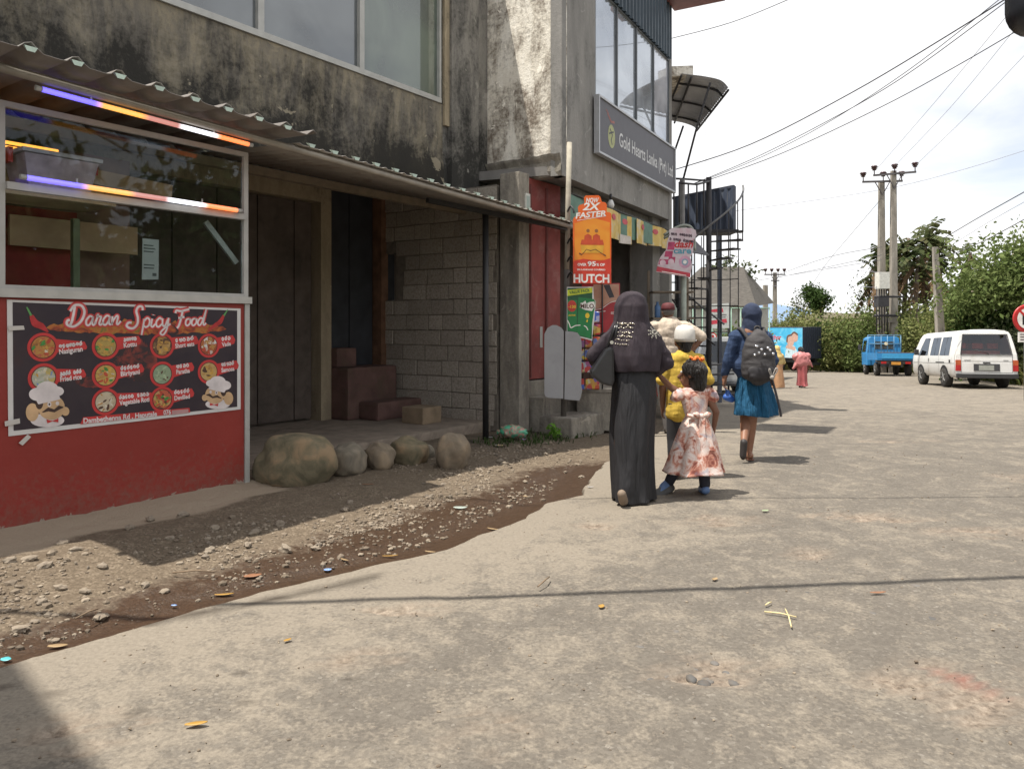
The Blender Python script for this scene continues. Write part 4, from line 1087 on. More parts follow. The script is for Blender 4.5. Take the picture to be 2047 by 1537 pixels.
TAPE = M('tape', (.52, .49, .46), .5, .08)
for pts, lab in (([(15, 652), (46, 651), (48, 659), (16, 661)], 'white tape strip at the upper left edge of the menu banner'), ([(8, 842), (38, 836), (39, 846), (9, 852)], 'white tape strip at the lower left corner of the menu banner'), ([(36, 885), (54, 868), (61, 873), (44, 890)], 'loose slanted tape piece on the red panel under the banner')):
    w = MB(TAPE); w.prism(T0, [SB(*p) for p in pts[::-1]], .0075, .0095 if True else 0); tag(w.build('tape_strip'), lab, 'tape', 'tape on the stall')

# unseen block added to cast the shadow on the road at the lower left
HN = 8.0; tn = HN/math.tan(SUN_EL)
nb = thing('shadow_caster', 'plain unseen block added on the left to shade the road', 'building', (-6, .5, 0))
CQ = [(gx_-SUN_AZ.x*tn, gy_-SUN_AZ.y*tn) for gx_, gy_ in ((-1.22, 2.25), (-2.05, 3.08))]
CQ = [CQ[0], CQ[1], (CQ[1][0]-2.8, CQ[1][1]-2.8), (CQ[0][0]-2.8, CQ[0][1]-2.8)]
w = MB(P_GREY); w.hexa([(x, y, -.1) for x, y in CQ] + [(x, y, HN-.12) for x, y in CQ]); w.build('wall', nb)
w = MB(P_CONC); w.hexa([(x, y, HN-.118) for x, y in CQ] + [(x, y, HN) for x, y in CQ]); w.build('roof_slab', nb)

# ================================================================== THE GREY BUILDING NEXT DOOR
ghb = thing('office_building', 'grey rendered office building over a shop, with a glazed upper floor and name board', 'building', GF.P(2.3, -1, 0))
TOP = 7.3
w = MB(P_WHITE)
w.fbox(MF, .451, .60, -2.4, .285, 3.56, TOP)
w.build('side_wall', ghb)
w = MB(P_CONC)
SVr = []
for z, e in ((3.28, 0), (3.34, .02), (3.47, .015), (3.53, .05), (3.56, .06)):
    SVr.append([MF.P(.45-e+.02*mnoise.noise(Vector((ww*9, z*14, 3))), ww, z+.012*mnoise.noise(Vector((ww*12, z, 8)))) for ww in np.linspace(-.9, .30, 36)])
w.add([p for r in SVr for p in r], [(i*36+k, (i+1)*36+k, (i+1)*36+k+1, i*36+k+1) for i in range(4) for k in range(35)])
w.fbox(MF, .47, .60, -2.4, .27, 3.28, 3.56)
w.build('rough_ledge', ghb)
w = MB(P_GREY)
w.fbox(GF, .0, 1.12, -.16, 0, 3.28, TOP)
w.fbox(GF, 1.12, 4.64, -.16, -.01, 3.28, 4.60)
w.fbox(GF, 4.64, 4.80, -5, 0, 0, TOP)
w.build('front_wall', ghb)
w = MB(M('soffit_render', (.20, .19, .18), .95, .2, 3, .2, dirt=(.1, .09, .08), dirt_amt=.5))
so = [GF.P(.02, -.165, 0), GF.P(4.62, -.165, 0), GF.P(4.62, -5, 0), GF.P(-.6, -5, 0)]
w.prism(lambda a, b, c: Vector((a, b, c)), [(p.x, p.y) for p in so], 3.30, 3.42)
w.build('soffit', ghb)
w = MB(M('soffit_render', (.20, .19, .18))); w.prism(lambda a, b, c: Vector((a, b, c)), [(p.x, p.y) for p in so], TOP-.1, TOP-.003)
w.build('roof_slab', ghb)
w = MB(P_DARKW); w.fbox(GF, -.4, 4.62, -5.1, -4.9, 0, TOP); w.build('rear_wall', ghb)
w = MB(P_GREY); w.fbox(GF, .9, 4.62, -.55, -.25, 2.95, 3.29); w.fbox(GF, 4.2, 4.63, -.6, -.17, 0, 3.29); w.build('shop_beam', ghb)
GGL = glass('office_glass', .15, base=(.30, .325, .36))
GW = glass('office_glass_pale', .12, base=(.55, .56, .62))
for i in range(4):
    s0 = 1.12+.88*i; s1 = s0+.88
    f = MB(M('dark_mullion', (.10, .11, .12), .4, .1)); f.fbox(GF, s0, s0+.022, -.06, .0, 4.6, 6.2); f.fbox(GF, s1-.012, s1-.001, -.06, -.002, 4.6, 6.2)
    f.fbox(GF, s0+.022, s1-.012, -.06, -.003, 6.18, 6.2)
    fo = f.build('window', ghb)
    g = MB(GW if i == 3 else GGL); g.fbox(GF, s0+.022, s1-.012, -.04, -.03, 4.6, 6.18)
    g.build('pane', fo)
CLAD = M('blue_cladding', (.045, .065, .085), .5, .15, 4, metal=.2)
w = MB(CLAD); n = 176; V = []
for j, z in enumerate((6.2, TOP+.1)):
    for i in range(n+1):
        s = 1.12+3.52*i/n; ph = (i % 8); V.append(GF.P(s, .012 + (.035 if ph in (0, 1, 2) else 0), z))
w.add(V, [(i, i+1, n+2+i, n+1+i) for i in range(n)]); w.fbox(GF, 1.12, 4.64, -.16, 0, 6.2, TOP); w.build('cladding', ghb)
w = MB(M('gutter_red', (.16, .05, .045), .6, .2)); w.fbox(GF, -.15, 1.02, .06, 1.12, TOP, TOP+.06); w.build('roof_eave', ghb)
w = MB(M('gutter_red', (.16, .05, .045), .6, .2)); w.fbox(GF, 4.3, 4.9, .02, .95, 7.18, 7.25); w.build('roof_eave', ghb)
# name board
nb_ = thing('name_board', 'long dark grey board with white lettering fixed to the office front', 'sign', GF.P(2.8, .05, 4.1))
BGREY = M('board_grey', (.085, .083, .098), .5, .08)
w = MB(BGREY); w.fbox(GF, 1.03, 4.66, .03, .09, 3.79, 4.55); 
TG = lambda a, b, c: GF.P(a, .091+c, b)
w.use(M('logo_green', (.36, .38, .16), .5)); w.disc(TG, 1.52, 4.10, .14, .001, 20, .17)
w.use(M('logo_dark', (.05, .05, .05), .5)); w.stroke(TG, [(1.46, 4.2), (1.55, 4.12), (1.5, 4.04), (1.54, 3.98)], .03, .002); w.stroke(TG, [(1.42, 4.12), (1.5, 4.15), (1.6, 4.18)], .025, .002)
w.use(M('logo_red', (.3, .08, .06), .5)); w.stroke(TG, [(1.36, 4.40), (1.5, 4.31), (1.64, 4.33)], .035, .001); w.stroke(TG, [(1.3, 4.44), (1.4, 4.40)], .02, .001)
w.use(M('letter_white', (.62, .62, .63), .5)); w.text(TG, 'Gold Hearts Lanka (Pvt) Ltd', 1.83, 4.03, .29, .002, width=2.72, bold=.004)
w.build('board', nb_)
w = MB(M('board_edge', (.42, .43, .45), .4, .1, metal=.3)); w.fbox(GF, 1.0, 1.03, .03, .11, 3.76, 4.58); w.fbox(GF, 4.66, 4.69, .03, .11, 3.76, 4.58); w.fbox(GF, 1.03, 4.66, .03, .11, 4.55, 4.58); w.fbox(GF, 1.03, 4.66, .03, .11, 3.76, 3.79); w.build('board_frame', nb_)

# ------------------------------------------------------------------ shop under the office
redw = MB(M('red_shutter', (.24, .052, .045), .75, .25, 3, .15, dirt=(.36, .2, .18), dirt_amt=.35, dscale=5))
redw.fbox(MF, .17, 1.12, -.26, -.14, .64, 3.279)
ro = thing('red_shop_door', 'tall worn red wooden door beside the porch pillar', 'door', MF.P(.6, -.2, .64))
redw.build('door_leaf', ro)
w = MB(M('red_shutter_edge', (.16, .045, .04), .8)); w.fbox(MF, .74, .78, -.139, -.12, .66, 3.2); w.fbox(MF, .36, .39, -.139, -.125, .66, 3.2); w.build('door_batten', ro)
w = MB(FRAME_AL); w.bar(MF.P(.18, -.12, 2.06), MF.P(.26, -.12, 2.06), .02); w.fbox(MF, .60, .66, -.139, -.133, 1.05, 1.33); w.build('latch', ro)
pf = MB(M('small_frame', (.5, .5, .46), .5)); pf.fbox(MF, .04, .14, .001, .02, 2.74, 3.02); pf.use(M('small_print', (.3, .36, .33), .5)); pf.fbox(MF, .055, .125, .0205, .023, 2.77, 2.99)
tag(pf.build('framed_notice'), 'small framed notice high on the porch pillar', 'notice')
pl = thing('shop_plinth', 'bare concrete plinth and steps below the red shop door', 'step', MF.P(.6, -.1, 0))
w = MB(P_CONC); w.fbox(MF, .17, 1.35, -.6, -.10, -.1, .62); w.build('plinth', pl, bevel=.015)
w = MB(P_CONC); w.fbox(MF, .25, 1.3, -.099, .14, -.1, .42); w.build('upper_step', pl, bevel=.02)
w = MB(P_CONC); w.fbox(MF, .16, 1.0, .141, .62, -.1, .20); w.build('lower_step', pl, bevel=.025)
cb = thing('shop_counter', 'low concrete counter block under the hanging snacks', 'counter', GF.P(1, -.8, 0))
w = MB(P_CONC); w.prism(lambda a, b, c: Vector((a, b, c)), [(.86, 9.98), (1.30, 9.92), (2.0, 11.3), (1.4, 11.6)], -.05, .46); w.build('block', cb, bevel=.015)
w = MB(P_CONC); w.prism(lambda a, b, c: Vector((a, b, c)), [(.845, 9.965), (1.315, 9.905), (2.02, 11.3), (1.4, 11.62)], .462, .50); w.build('top_slab', cb)
# dark shop interior with folding doors
sf = thing('shop_entrance', 'dark shop entrance with brown folding doors under the office', 'shop front', GF.P(2.5, -1.6, 0))
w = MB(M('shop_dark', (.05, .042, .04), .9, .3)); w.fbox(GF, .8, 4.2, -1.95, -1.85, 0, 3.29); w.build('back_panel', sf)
w = MB(M('fold_door', (.10, .06, .05), .75, .25, 5, .1))
for k in range(6): w.fbox(GF, 1.75+.36*k, 2.10+.36*k, -1.30+(.03 if k % 2 else 0), -1.26+(.03 if k % 2 else 0), .2, 2.9)
w.build('folding_door', sf)
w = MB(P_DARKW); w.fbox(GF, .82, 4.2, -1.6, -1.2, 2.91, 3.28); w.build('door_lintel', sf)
w = MB(M('shop_floor', (.2, .18, .15), .9)); w.fbox(GF, 1.2, 4.6, -1.85, -.3, -.25, .12); w.build('shop_floor', sf)
# wares: shelf with packets
PKM = patchy('packets', [(.1, (.45, .04, .04)), (.25, (.55, .45, .05)), (.4, (.5, .5, .52)), (.55, (.05, .12, .4)), (.7, (.45, .05, .06)), (.85, (.5, .3, .06))], 17, 'voronoi', .35)
PKB = patchy('packets_blue', [(.2, (.06, .12, .5)), (.45, (.6, .6, .65)), (.7, (.08, .16, .45)), (.9, (.5, .06, .06))], 15, 'voronoi', .35)
rr = random.Random(12)
for row in range(6):
    z = 1.46-.165*row
    for k in range(4):
        w = MB(PKM if (row+k) % 3 else PKB); x0 = .80+.105*k+rr.uniform(-.008, .008); y0 = 9.86+.02*k; c = Vector((x0, y0, z))
        if row == 5: c.z = .575
        w.rings([[c+Vector((sx*.045*q, sy*.004+sy*.016*(q > .9), dz)) for sx, sy in ((-1, -1), (1, -1), (1, 1), (-1, 1))] for dz, q in ((-.075, .86), (-.06, .98), (0, 1.0), (.06, .98), (.07, .86))], smooth=False)
        tag(w.build('snack_packet'), 'colourful snack packet hanging in the rows beside the grey boards', 'packet', 'snack packets')
w = MB(BLACKP)
for row in range(5): w.tube([(.74, 9.875, 1.535-.165*row), (1.2, 9.96, 1.535-.165*row)], .004, 5)
w.tube([(.745, 9.88, .5), (.745, 9.88, 2.0)], .01, 6); w.tube([(1.2, 9.965, .5), (1.2, 9.965, 2.0)], .01, 6)
tag(w.build('display_rack'), 'thin wire rack carrying the snack packets', 'rack')

# ------------------------------------------------------------------ pole and the signs tied to it
pole = thing('sign_pole', 'leaning pipe pole with pale upper half carrying the shop signs', 'pole', (.655, 9.5, .2))
w = MB(M('pole_dark', (.13, .12, .11), .7, .25, 8)); w.tube([(.652, 9.5, .195), (.69, 9.5, 1.95), (.692, 9.5, 2.05)], .036, 12); w.build('lower_pipe', pole)
w = MB(M('pole_pale', (.36, .33, .27), .8, .25, 6, dirt=(.2, .17, .13))); w.tube([(.692, 9.5, 2.05), (.727, 9.5, 3.66)], .033, 12); w.build('upper_pipe', pole)
w = MB(BLACKP)
for z in (2.78, 2.6, 2.38, 2.15, 1.95):
    w.tube(bez([(.70, 9.47, z), (.735, 9.42, z+.06), (.765, 9.38, z+.02), (.775, 9.37, z-.03)], 5), .012, 6)
w.build('bracket', pole)

def V3(y, slope=0.0, x0=0): return lambda a, b, c: Vector((a, y + slope*(a-x0) - c, b))
PXM = lambda px, y: (px-CX)/FPX*y
PZM = lambda py, y: CAMH+(HOR-py)/FPX*y
# orange phone company board
YH = 9.34; TH = V3(YH, .10, 1.0)
hp = lambda px, py: (PXM(px, YH), PZM(py, YH))
OR = M('board_orange', (.78, .13, .012), .5, .05)
outl = [hp(*p) for p in [(1145, 567), (1222, 567), (1222, 428), (1220, 425), (1213, 424), (1213, 409), (1210, 405), (1203, 404), (1200, 394), (1196, 391), (1170, 392), (1167, 396), (1168, 408), (1158, 411), (1155, 415), (1156, 430), (1147, 436), (1145, 440)]]
o = MB(OR); o.prism(TH, outl, 0, .02)
o.use(patchy('board_glow', [(.3, (.80, .22, .015)), (.7, (.84, .38, .03))], 3.0, 'noise', .5, 0, (1, 1, 1), 2)); o.flat(TH, [hp(1148, 520), hp(1219, 520), hp(1219, 445), hp(1184, 436), hp(1148, 448)], .0215)
o.use(M('board_red', (.62, .045, .02), .5)); o.flat(TH, [hp(1145.5, 566.5), hp(1221.5, 566.5), hp(1221.5, 516), hp(1200, 522), hp(1165, 518), hp(1145.5, 523)], .022)
for cx_ in (1175, 1192):
    o.use(M('figure_red', (.55, .07, .02), .5)); o.flat(TH, [hp(cx_-8, 487), hp(cx_+8, 487), hp(cx_+7, 472), hp(cx_, 468), hp(cx_-7, 472)], .0225)
    o.use(M('figure_head', (.32, .12, .04), .5)); o.disc(TH, *hp(cx_, 462), .022, .0225, 14)
o.use(M('figure_red', (.5, .1, .02), .5)); o.flat(TH, [hp(1160, 490), hp(1207, 490), hp(1205, 480), hp(1162, 480)], .023)
o.use(M('figure_gold', (.75, .40, .04), .5)); o.flat(TH, [hp(1162, 506), hp(1205, 506), hp(1207, 491), hp(1160, 491)], .0232)
o.use(M('figure_dark', (.12, .04, .02), .5)); o.stroke(TH, [hp(1163, 510), hp(1172, 499), hp(1180, 502), hp(1190, 499), hp(1206, 509)], .008, .0236); o.stroke(TH, [hp(1206, 509), hp(1211, 512)], .016, .0236); o.stroke(TH, [hp(1163, 510), hp(1157, 507)], .016, .0236)
LW = M('letter_bright', (.82, .80, .76), .5)
o.use(LW)
def tx(mb, T, body, p0, wpx, y, size, c, **k):
    mb.text(T, body, PXM(p0[0], y), PZM(p0[1], y), size, c, width=wpx/FPX*y, **k)
tx(o, TH, 'NOW', (1171, 406), 26, YH, .08, .0225, bold=.006, shear=.2, rot=.03)
tx(o, TH, '2X', (1164, 421), 37, YH, .125, .0225, bold=.010, shear=.25, rot=.03)
tx(o, TH, 'FASTER', (1150, 438), 62, YH, .095, .0225, bold=.008, shear=.2, rot=.10)
o.stroke(TH, [hp(1153, 442), hp(1211, 432)], .006, .0225)
tx(o, TH, 'OVER', (1154, 532), 18, YH, .045, .0235, bold=.003); tx(o, TH, '95', (1174, 532), 17, YH, .078, .0235, bold=.006); tx(o, TH, '% OF', (1192, 532), 17, YH, .045, .0235, bold=.003)
tx(o, TH, 'SRI LANKANS COVERED', (1153, 541), 57, YH, .026, .0235, bold=.0015)
tx(o, TH, 'HUTCH', (1146, 565), 72, YH, .145, .0235, bold=.011)
tag(o.build('advert_board'), 'tall stepped orange advert board with white lettering on the pole', 'sign', 'cut out advert boards')
# green malt drink board
YM = 9.40; TM = V3(YM, .02, .8); mp = lambda px, py: (PXM(px, YM), PZM(py, YM))
GRN = M('board_green', (.012, .20, .055), .4, .12)
o = MB(M('board_white', (.68, .68, .66), .5)); o.prism(TM, [mp(*p) for p in [(1133, 668), (1184, 681), (1184, 671), (1188, 640), (1191, 603), (1187, 598), (1186, 573), (1133, 574)]], 0, .012)
o.use(M('board_green_dark', (.008, .09, .03), .4, .2)); o.flat(TM, [mp(*p) for p in [(1134, 666), (1183, 678), (1184, 576), (1134, 576)]], .0135)
o.use(M('board_lime', (.55, .62, .03), .45)); o.flat(TM, [mp(*p) for p in [(1134, 592), (1184, 585), (1184, 575), (1134, 580)]], .0145)
o.use(GRN); o.flat(TM, [mp(*p) for p in [(1134, 660), (1153, 664), (1153, 600), (1134, 600)]], .0145)
o.flat(TM, [mp(*p) for p in [(1153, 668), (1180, 677), (1183, 650), (1190, 604), (1187, 598), (1156, 594), (1155, 640)]], .0155)
o.use(M('print_redspot', (.52, .04, .025), .4)); o.disc(TM, *mp(1143, 612), .058, .0165, 22, .072)
o.use(M('print_yellow', (.8, .55, .03), .4)); tx(o, TM, '-130', (1136, 616), 15, YM, .05, .0172, bold=.003); o.disc(TM, *mp(1174, 631), .026, .0165, 16, .034); o.stroke(TM, [mp(1174, 639), mp(1173, 644)], .016, .0165); tx(o, TM, 'ACTIVE', (1136, 632), 14, YM, .03, .0172, bold=.002)
o.use(M('print_ink', (.06, .16, .04), .4)); tx(o, TM, 'VALUE PACK', (1138, 588), 42, YM, .05, .0158, bold=.004, rot=.12)
o.use(LW); o.flat(TM, [mp(*p) for p in [(1159, 615), (1170, 620), (1183, 622), (1189, 612), (1188, 603), (1178, 604), (1172, 607), (1170, 601), (1165, 605), (1160, 606)]], .0165)
o.stroke(TM, bez2([mp(1134, 640), mp(1138, 648), mp(1141, 655), mp(1150, 651), mp(1160, 650)], 5), .012, .0165); o.stroke(TM, bez2([mp(1167, 651), mp(1172, 654), mp(1175, 660)], 5), .012, .0165)
o.use(M('print_brown', (.09, .03, .015), .4)); tx(o, TM, 'MILO', (1160, 616), 27, YM, .075, .0175, bold=.006)
tag(o.build('advert_board'), 'green drink advert board below the orange one on the pole', 'sign', 'cut out advert boards')
# grey backs of two rounded boards
YB = 9.36; TB2 = V3(YB, .04, .6); bp = lambda px, py: (PXM(px, YB), PZM(py, YB))
GBK = M('board_back', (.33, .33, .345), .6, .07, 2, dirt=(.24, .24, .25), dirt_amt=.4)
for pts, lab in (([(1088, 786), (1090, 792), (1096, 795), (1126, 797), (1127, 662), (1122, 655), (1112, 650), (1104, 650), (1094, 656), (1088, 668)], 'left grey round topped board back on the pole'),
                 ([(1128, 798), (1158, 801), (1161, 793), (1164, 780), (1162, 770), (1163, 690), (1161, 674), (1154, 665), (1144, 663), (1130, 662)], 'right grey round cornered board back on the pole')):
    o = MB(GBK); o.prism(TB2, [bp(*p) for p in pts], 0, .012); tag(o.build('board_back', bevel=.004), lab, 'sign', 'grey board backs')
# red poster behind
YR = 10.0; TR = V3(YR, .0); rp = lambda px, py: (PXM(px, YR), PZM(py, YR))
o = MB(M('poster_red', (.36, .02, .03), .4, .15)); o.prism(TR, [rp(1163, 668), rp(1240, 662), rp(1239, 566), rp(1163, 568)], 0, .01)
o.use(patchy('poster_skin', [(.35, (.42, .2, .13)), (.65, (.5, .3, .22))], 6, 'noise', .45)); o.flat(TR, [rp(1186, 618), rp(1200, 616), rp(1218, 604), rp(1238, 600), rp(1237, 568), rp(1186, 569)], .0115)
o.use(M('poster_dark', (.04, .035, .045), .45)); o.flat(TR, [rp(1218, 596), rp(1228, 594), rp(1218, 569), rp(1206, 570), rp(1209, 577)], .0125)
o.use(LW); tx(o, TR, 'COOL', (1221, 628), 14, YR, .04, .0125, bold=.002); o.stroke(TR, [rp(1192, 624), rp(1210, 622)], .008, .0125); o.stroke(TR, bez2([rp(1186, 619), rp(1202, 617), rp(1220, 605), rp(1238, 601)], 5), .008, .0128)
tag(o.build('wall_poster'), 'red poster with a skin coloured picture behind the green board', 'poster')
# valance of drink advert prints
va = thing('valance', 'yellow and green advert valance hanging along the shop eave', 'valance', GF.P(2.5, .03, 2.7))
TV = lambda a, b, c: GF.P(a, .02+c+.03*math.sin(a*5.1), b)
VY = patchy('valance_yellow', [(.35, (.52, .33, .05)), (.5, (.62, .44, .10)), (.66, (.55, .5, .42))], 5, 'noise', .5)
VG = M('valance_green', (.10, .20, .15), .6, .2)
VR = M('valance_logo', (.5, .05, .07), .5)
def panel(mb, mat, s0, s1, zt, zb, zb2=None, c=0):
    mb.use(mat); n = 5; vs = []; zb2 = zb2 if zb2 is not None else zb
    for i in range(n+1):
        s = s0+(s1-s0)*i/n; vs += [TV(s, zt, c), TV(s, zb+(zb2-zb)*i/n, c)]
    mb.add(vs, [(2*i, 2*i+1, 2*i+3, 2*i+2) for i in range(n)])
w = MB(VG); panel(w, VG, .15, 4.62, 3.06, 2.66, 2.74)
for s0, s1, zb in ((1.35, 2.0, 2.62), (2.02, 2.5, 2.60), (2.68, 3.35, 2.66), (3.42, 3.97, 2.70), (3.99, 4.5, 2.70)):
    panel(w, VY, s0, s1, 3.05, zb, zb+.02, .022)
    w.use(VR); w.disc(TV, (s0+s1)/2, 2.95, .10, .030, 14, .045)
panel(w, M('valance_pale', (.55, .5, .46), .5), 2.04, 2.46, 2.74, 2.60, 2.62, .030)
o = w.build('cloth', va); md = o.modifiers.new('t', 'SOLIDIFY'); md.thickness = .004
w = MB(BLACKP); w.tube([GF.P(.1, .03, 3.07), GF.P(4.7, .03, 3.07)], .012, 6); w.build('rail', va)
bl = thing('light_bulb', 'bare white bulb hanging under the office soffit', 'lamp', GF.P(1.6, -.1, 3.2))
p = GF.P(1.72, .0, 3.19); w = MB(M('bulb_glass', (.62, .62, .6), .3)); w.lathe(p-Vector((0, 0, .11)), [(.001, 0), (.04, .015), (.055, .05), (.045, .09), (.028, .13)], 14); w.build('bulb', bl)
w = MB(BLACKP); w.tube([p+Vector((0, 0, .02)), p+Vector((0, 0, .11))], .02, 8); w.build('socket', bl)
# pink soap advert
YD = 12.0; TD = V3(YD, .08, 2.6); dp = lambda px, py: (PXM(px, YD), PZM(py, YD))
PK = patchy('advert_pink', [(.35, (.56, .40, .45)), (.55, (.62, .54, .58)), (.7, (.55, .30, .36))], 3.5, 'noise', .5, 0, (1, 1, 1), 3)
o = MB(PK); o.prism(TD, [dp(*p) for p in [(1311, 544), (1380, 555), (1381, 545), (1384, 530), (1380, 514), (1386, 505), (1387, 480), (1393, 470), (1391, 460), (1382, 456), (1345, 456), (1337, 460), (1338, 470), (1334, 480), (1331, 500), (1319, 515), (1314, 528)]], 0, .015)
o.use(M('advert_red', (.5, .05, .075), .5)); o.flat(TD, [dp(*p) for p in [(1311, 543), (1380, 554), (1380, 546), (1313, 533)]], .0165)
o.use(M('advert_crimson', (.42, .05, .13), .5, .3, 12))
for px, py, ww, hh in ((1341, 492, 8, 16), (1336, 508, 9, 12), (1326, 524, 11, 10), (1342, 520, 8, 12)): o.flat(TD, [dp(px-ww, py+hh/2), dp(px+ww*.8, py+hh/2), dp(px+ww, py-hh/2), dp(px-ww*.7, py-hh/2)], .0165)
o.use(M('advert_cup', (.66, .5, .56), .5)); o.disc(TD, *dp(1324, 526), .05, .018, 14); o.disc(TD, *dp(1341, 524), .05, .018, 14)
o.use(M('advert_ring', (.60, .33, .45), .5)); o.disc(TD, *dp(1369, 524), .10, .017, 20); o.use(M('advert_ring2', (.25, .35, .45), .5)); o.disc(TD, *dp(1369, 524), .055, .0178, 18); o.use(LW); o.disc(TD, *dp(1369, 524), .03, .0184, 14)
o.use(M('advert_word', (.5, .03, .03), .5)); tx(o, TD, 'dash', (1348, 495), 38, YD, .16, .018, bold=.006, shear=.25)
o.use(M('advert_word2', (.10, .32, .42), .5)); tx(o, TD, 'care', (1346, 507), 36, YD, .14, .018, bold=.006)
SD = lambda px, py: dp(px, py)
INKB = M('advert_ink', (.07, .04, .06), .5)
sinhala('ser nkrrte', 1341, 470, 44, 7, -4, .018, o, TD, SD, INKB, .012); sinhala('t rktr itrkk', 1338, 480, 48, 7, -6, .018, o, TD, SD, INKB, .012)
o.use(LW); o.stroke(TD, [dp(1322, 543), dp(1372, 551)], .012, .018)
tag(o.build('advert_board'), 'pink and white cut out advert board with red and blue lettering by the stair', 'sign', 'cut out advert boards')

# ------------------------------------------------------------------ canopy on the next building
cn = thing('curved_canopy', 'curved grey corrugated canopy on struts beyond the office', 'canopy', (2.7, 14.3, 5))
def ribsheet(mb, pts0, pts1, n=44, amp=.02):
    V = []; m_ = len(pts0)
    for j in range(m_):
        a = Vector(pts0[j]); b = Vector(pts1[j])
        for i in range(n+1): V.append(a.lerp(b, i/n)+Vector((0, 0, amp*(1 if i % 2 else -1)*.5)))
    mb.add(V, [(j*(n+1)+i, j*(n+1)+i+1, (j+1)*(n+1)+i+1, (j+1)*(n+1)+i) for j in range(m_-1) for i in range(n)])
def q3(px, py, y): return at(px, py, y)
near = [q3(1362, 146, 13.95), q3(1370, 148, 13.9), q3(1405, 152, 13.8), q3(1440, 160, 13.65), q3(1456, 175, 13.5)]
far = [q3(1325, 237, 17.05), q3(1338, 240, 17.0), q3(1365, 245, 16.97), q3(1385, 252, 16.8), q3(1392, 258, 16.36)]
near_s = bez(near, 5); far_s = bez(far, 5)
CS = M('canopy_sheet', (.50, .50, .52), .7, .12, 4)
w = MB(CS); ribsheet(w, near_s, far_s); o = w.build('canopy_sheet', cn); md = o.modifiers.new('t', 'SOLIDIFY'); md.thickness = .006
IRON = M('dark_iron', (.05, .048, .052), .6, .2, metal=.3)
w = MB(IRON)
for t in (.15, .5, .85):
    w.tube([a.lerp(b, t)-Vector((0, 0, .04)) for a, b in zip(near_s, far_s)], .022, 6)
for k in (0, 7, len(near_s)-1): w.tube([near_s[k]-Vector((0, 0, .05)), far_s[k]-Vector((0, 0, .05))], .022, 6)
w.build('canopy_rib', cn)
w = MB(IRON); w.tube([q3(1366, 252, 16.5), q3(1341, 325, 16.6)], .022, 6); w.build('strut', cn)
w = MB(IRON); w.tube([q3(1420, 165, 13.7), q3(1391, 262, 14.0), q3(1366, 358, 14.4)], .02, 6); w.build('strut', cn)
cs2 = thing('roof_slab_corner', 'stained concrete roof slab end above the curved canopy', 'roof slab', (2.9, 15.4, 6))
w = MB(P_WHITE); a, b = q3(1330, 133, 13.9), q3(1386, 131, 14.0); 
w.hexa([a+Vector((0, 0, -.19)), b+Vector((0, 0, -.19)), b+Vector((-.2, 3, -.19)), a+Vector((-.4, 3, -.19)), a, b, b+Vector((-.2, 3, 0)), a+Vector((-.4, 3, 0))]); w.build('slab', cs2, bevel=.02)
w = MB(P_GREY); w.hexa([Vector((2.0, 15.6, -.4)), Vector((3.05, 15.7, -.4)), Vector((3.4, 19, -.4)), Vector((2.2, 19, -.4)), Vector((2.0, 15.6, 6.3)), Vector((3.05, 15.7, 6.3)), Vector((3.4, 19, 6.3)), Vector((2.2, 19, 6.3))]); w.build('wall', cs2)

# ------------------------------------------------------------------ spiral stair
sx0, sy0 = PXM(1417, 15.0), 15.0; g0 = gz(0, 15)
ss_ = thing('spiral_stair', 'black iron spiral stair with a railed landing beside the shop', 'stair', (sx0, sy0, g0))
w = MB(IRON); w.tube([(sx0, sy0, g0-.02), (sx0, sy0, 4.30)], .055, 12); w.build('centre_post', ss_)
RAD = .66; nst = 18; z1 = 3.22; ang0 = R(-8)
def ap(k): return ang0 - k*R(21)
for k in range(nst):
    z = z1-.19*k
    if z < g0+.1: break
    a0_, a1_ = ap(k)-R(11), ap(k)+R(11)
    w = MB(IRON); P = [(sx0+.05*math.cos(a0_), sy0+.05*math.sin(a0_)), (sx0+RAD*math.cos(a0_), sy0+RAD*math.sin(a0_)), (sx0+RAD*math.cos(a1_), sy0+RAD*math.sin(a1_)), (sx0+.05*math.cos(a1_), sy0+.05*math.sin(a1_))]
    w.prism(lambda a, b, c: Vector((a, b, c)), P, z-.03, z)
    w.build('tread', ss_)
w = MB(IRON)
rail = []
for k in range(0, 2*nst-6):
    a = ap(k/2); z = z1-.19*k/2; rail.append((sx0+RAD*math.cos(a), sy0+RAD*math.sin(a), z+.9))
    if k % 2 == 0: w.tube([(sx0+RAD*math.cos(a), sy0+RAD*math.sin(a), z-.02), (sx0+RAD*math.cos(a), sy0+RAD*math.sin(a), z+.9)], .012, 6)
for k in range(6):                                    # a second flight of bars on the far side of the landing
    a = R(30+14*k); q = (sx0+RAD*1.25*math.cos(a), sy0+RAD*1.25*math.sin(a)); w.tube([(*q, 1.2), (*q, 3.22)], .010, 6)
for z in (1.2, 1.75, 2.3): w.tube([(sx0+RAD*1.25*math.cos(R(30+14*k)), sy0+RAD*1.25*math.sin(R(30+14*k)), z) for k in range(6)], .010, 6)
w.build('baluster', ss_)
w = MB(IRON)
for dx in (-.95, -.62, -.30): w.tube([(sx0+dx, sy0-.05, g0-.05), (sx0+dx, sy0-.05, 3.22)], .028 if dx == -.62 else .016, 8)
for z in (.55, .85, 1.2, 1.5, 1.85, 2.2, 2.55): w.tube([(sx0-.95, sy0-.05, z), (sx0-.30, sy0-.05, z)], .012, 6)
w.tube([(sx0-.95, sy0-.05, 2.1), (sx0-.2, sy0-.1, 1.2), (sx0+.1, sy0-.1, .95)], .016, 6)
w.build('side_grille', ss_)
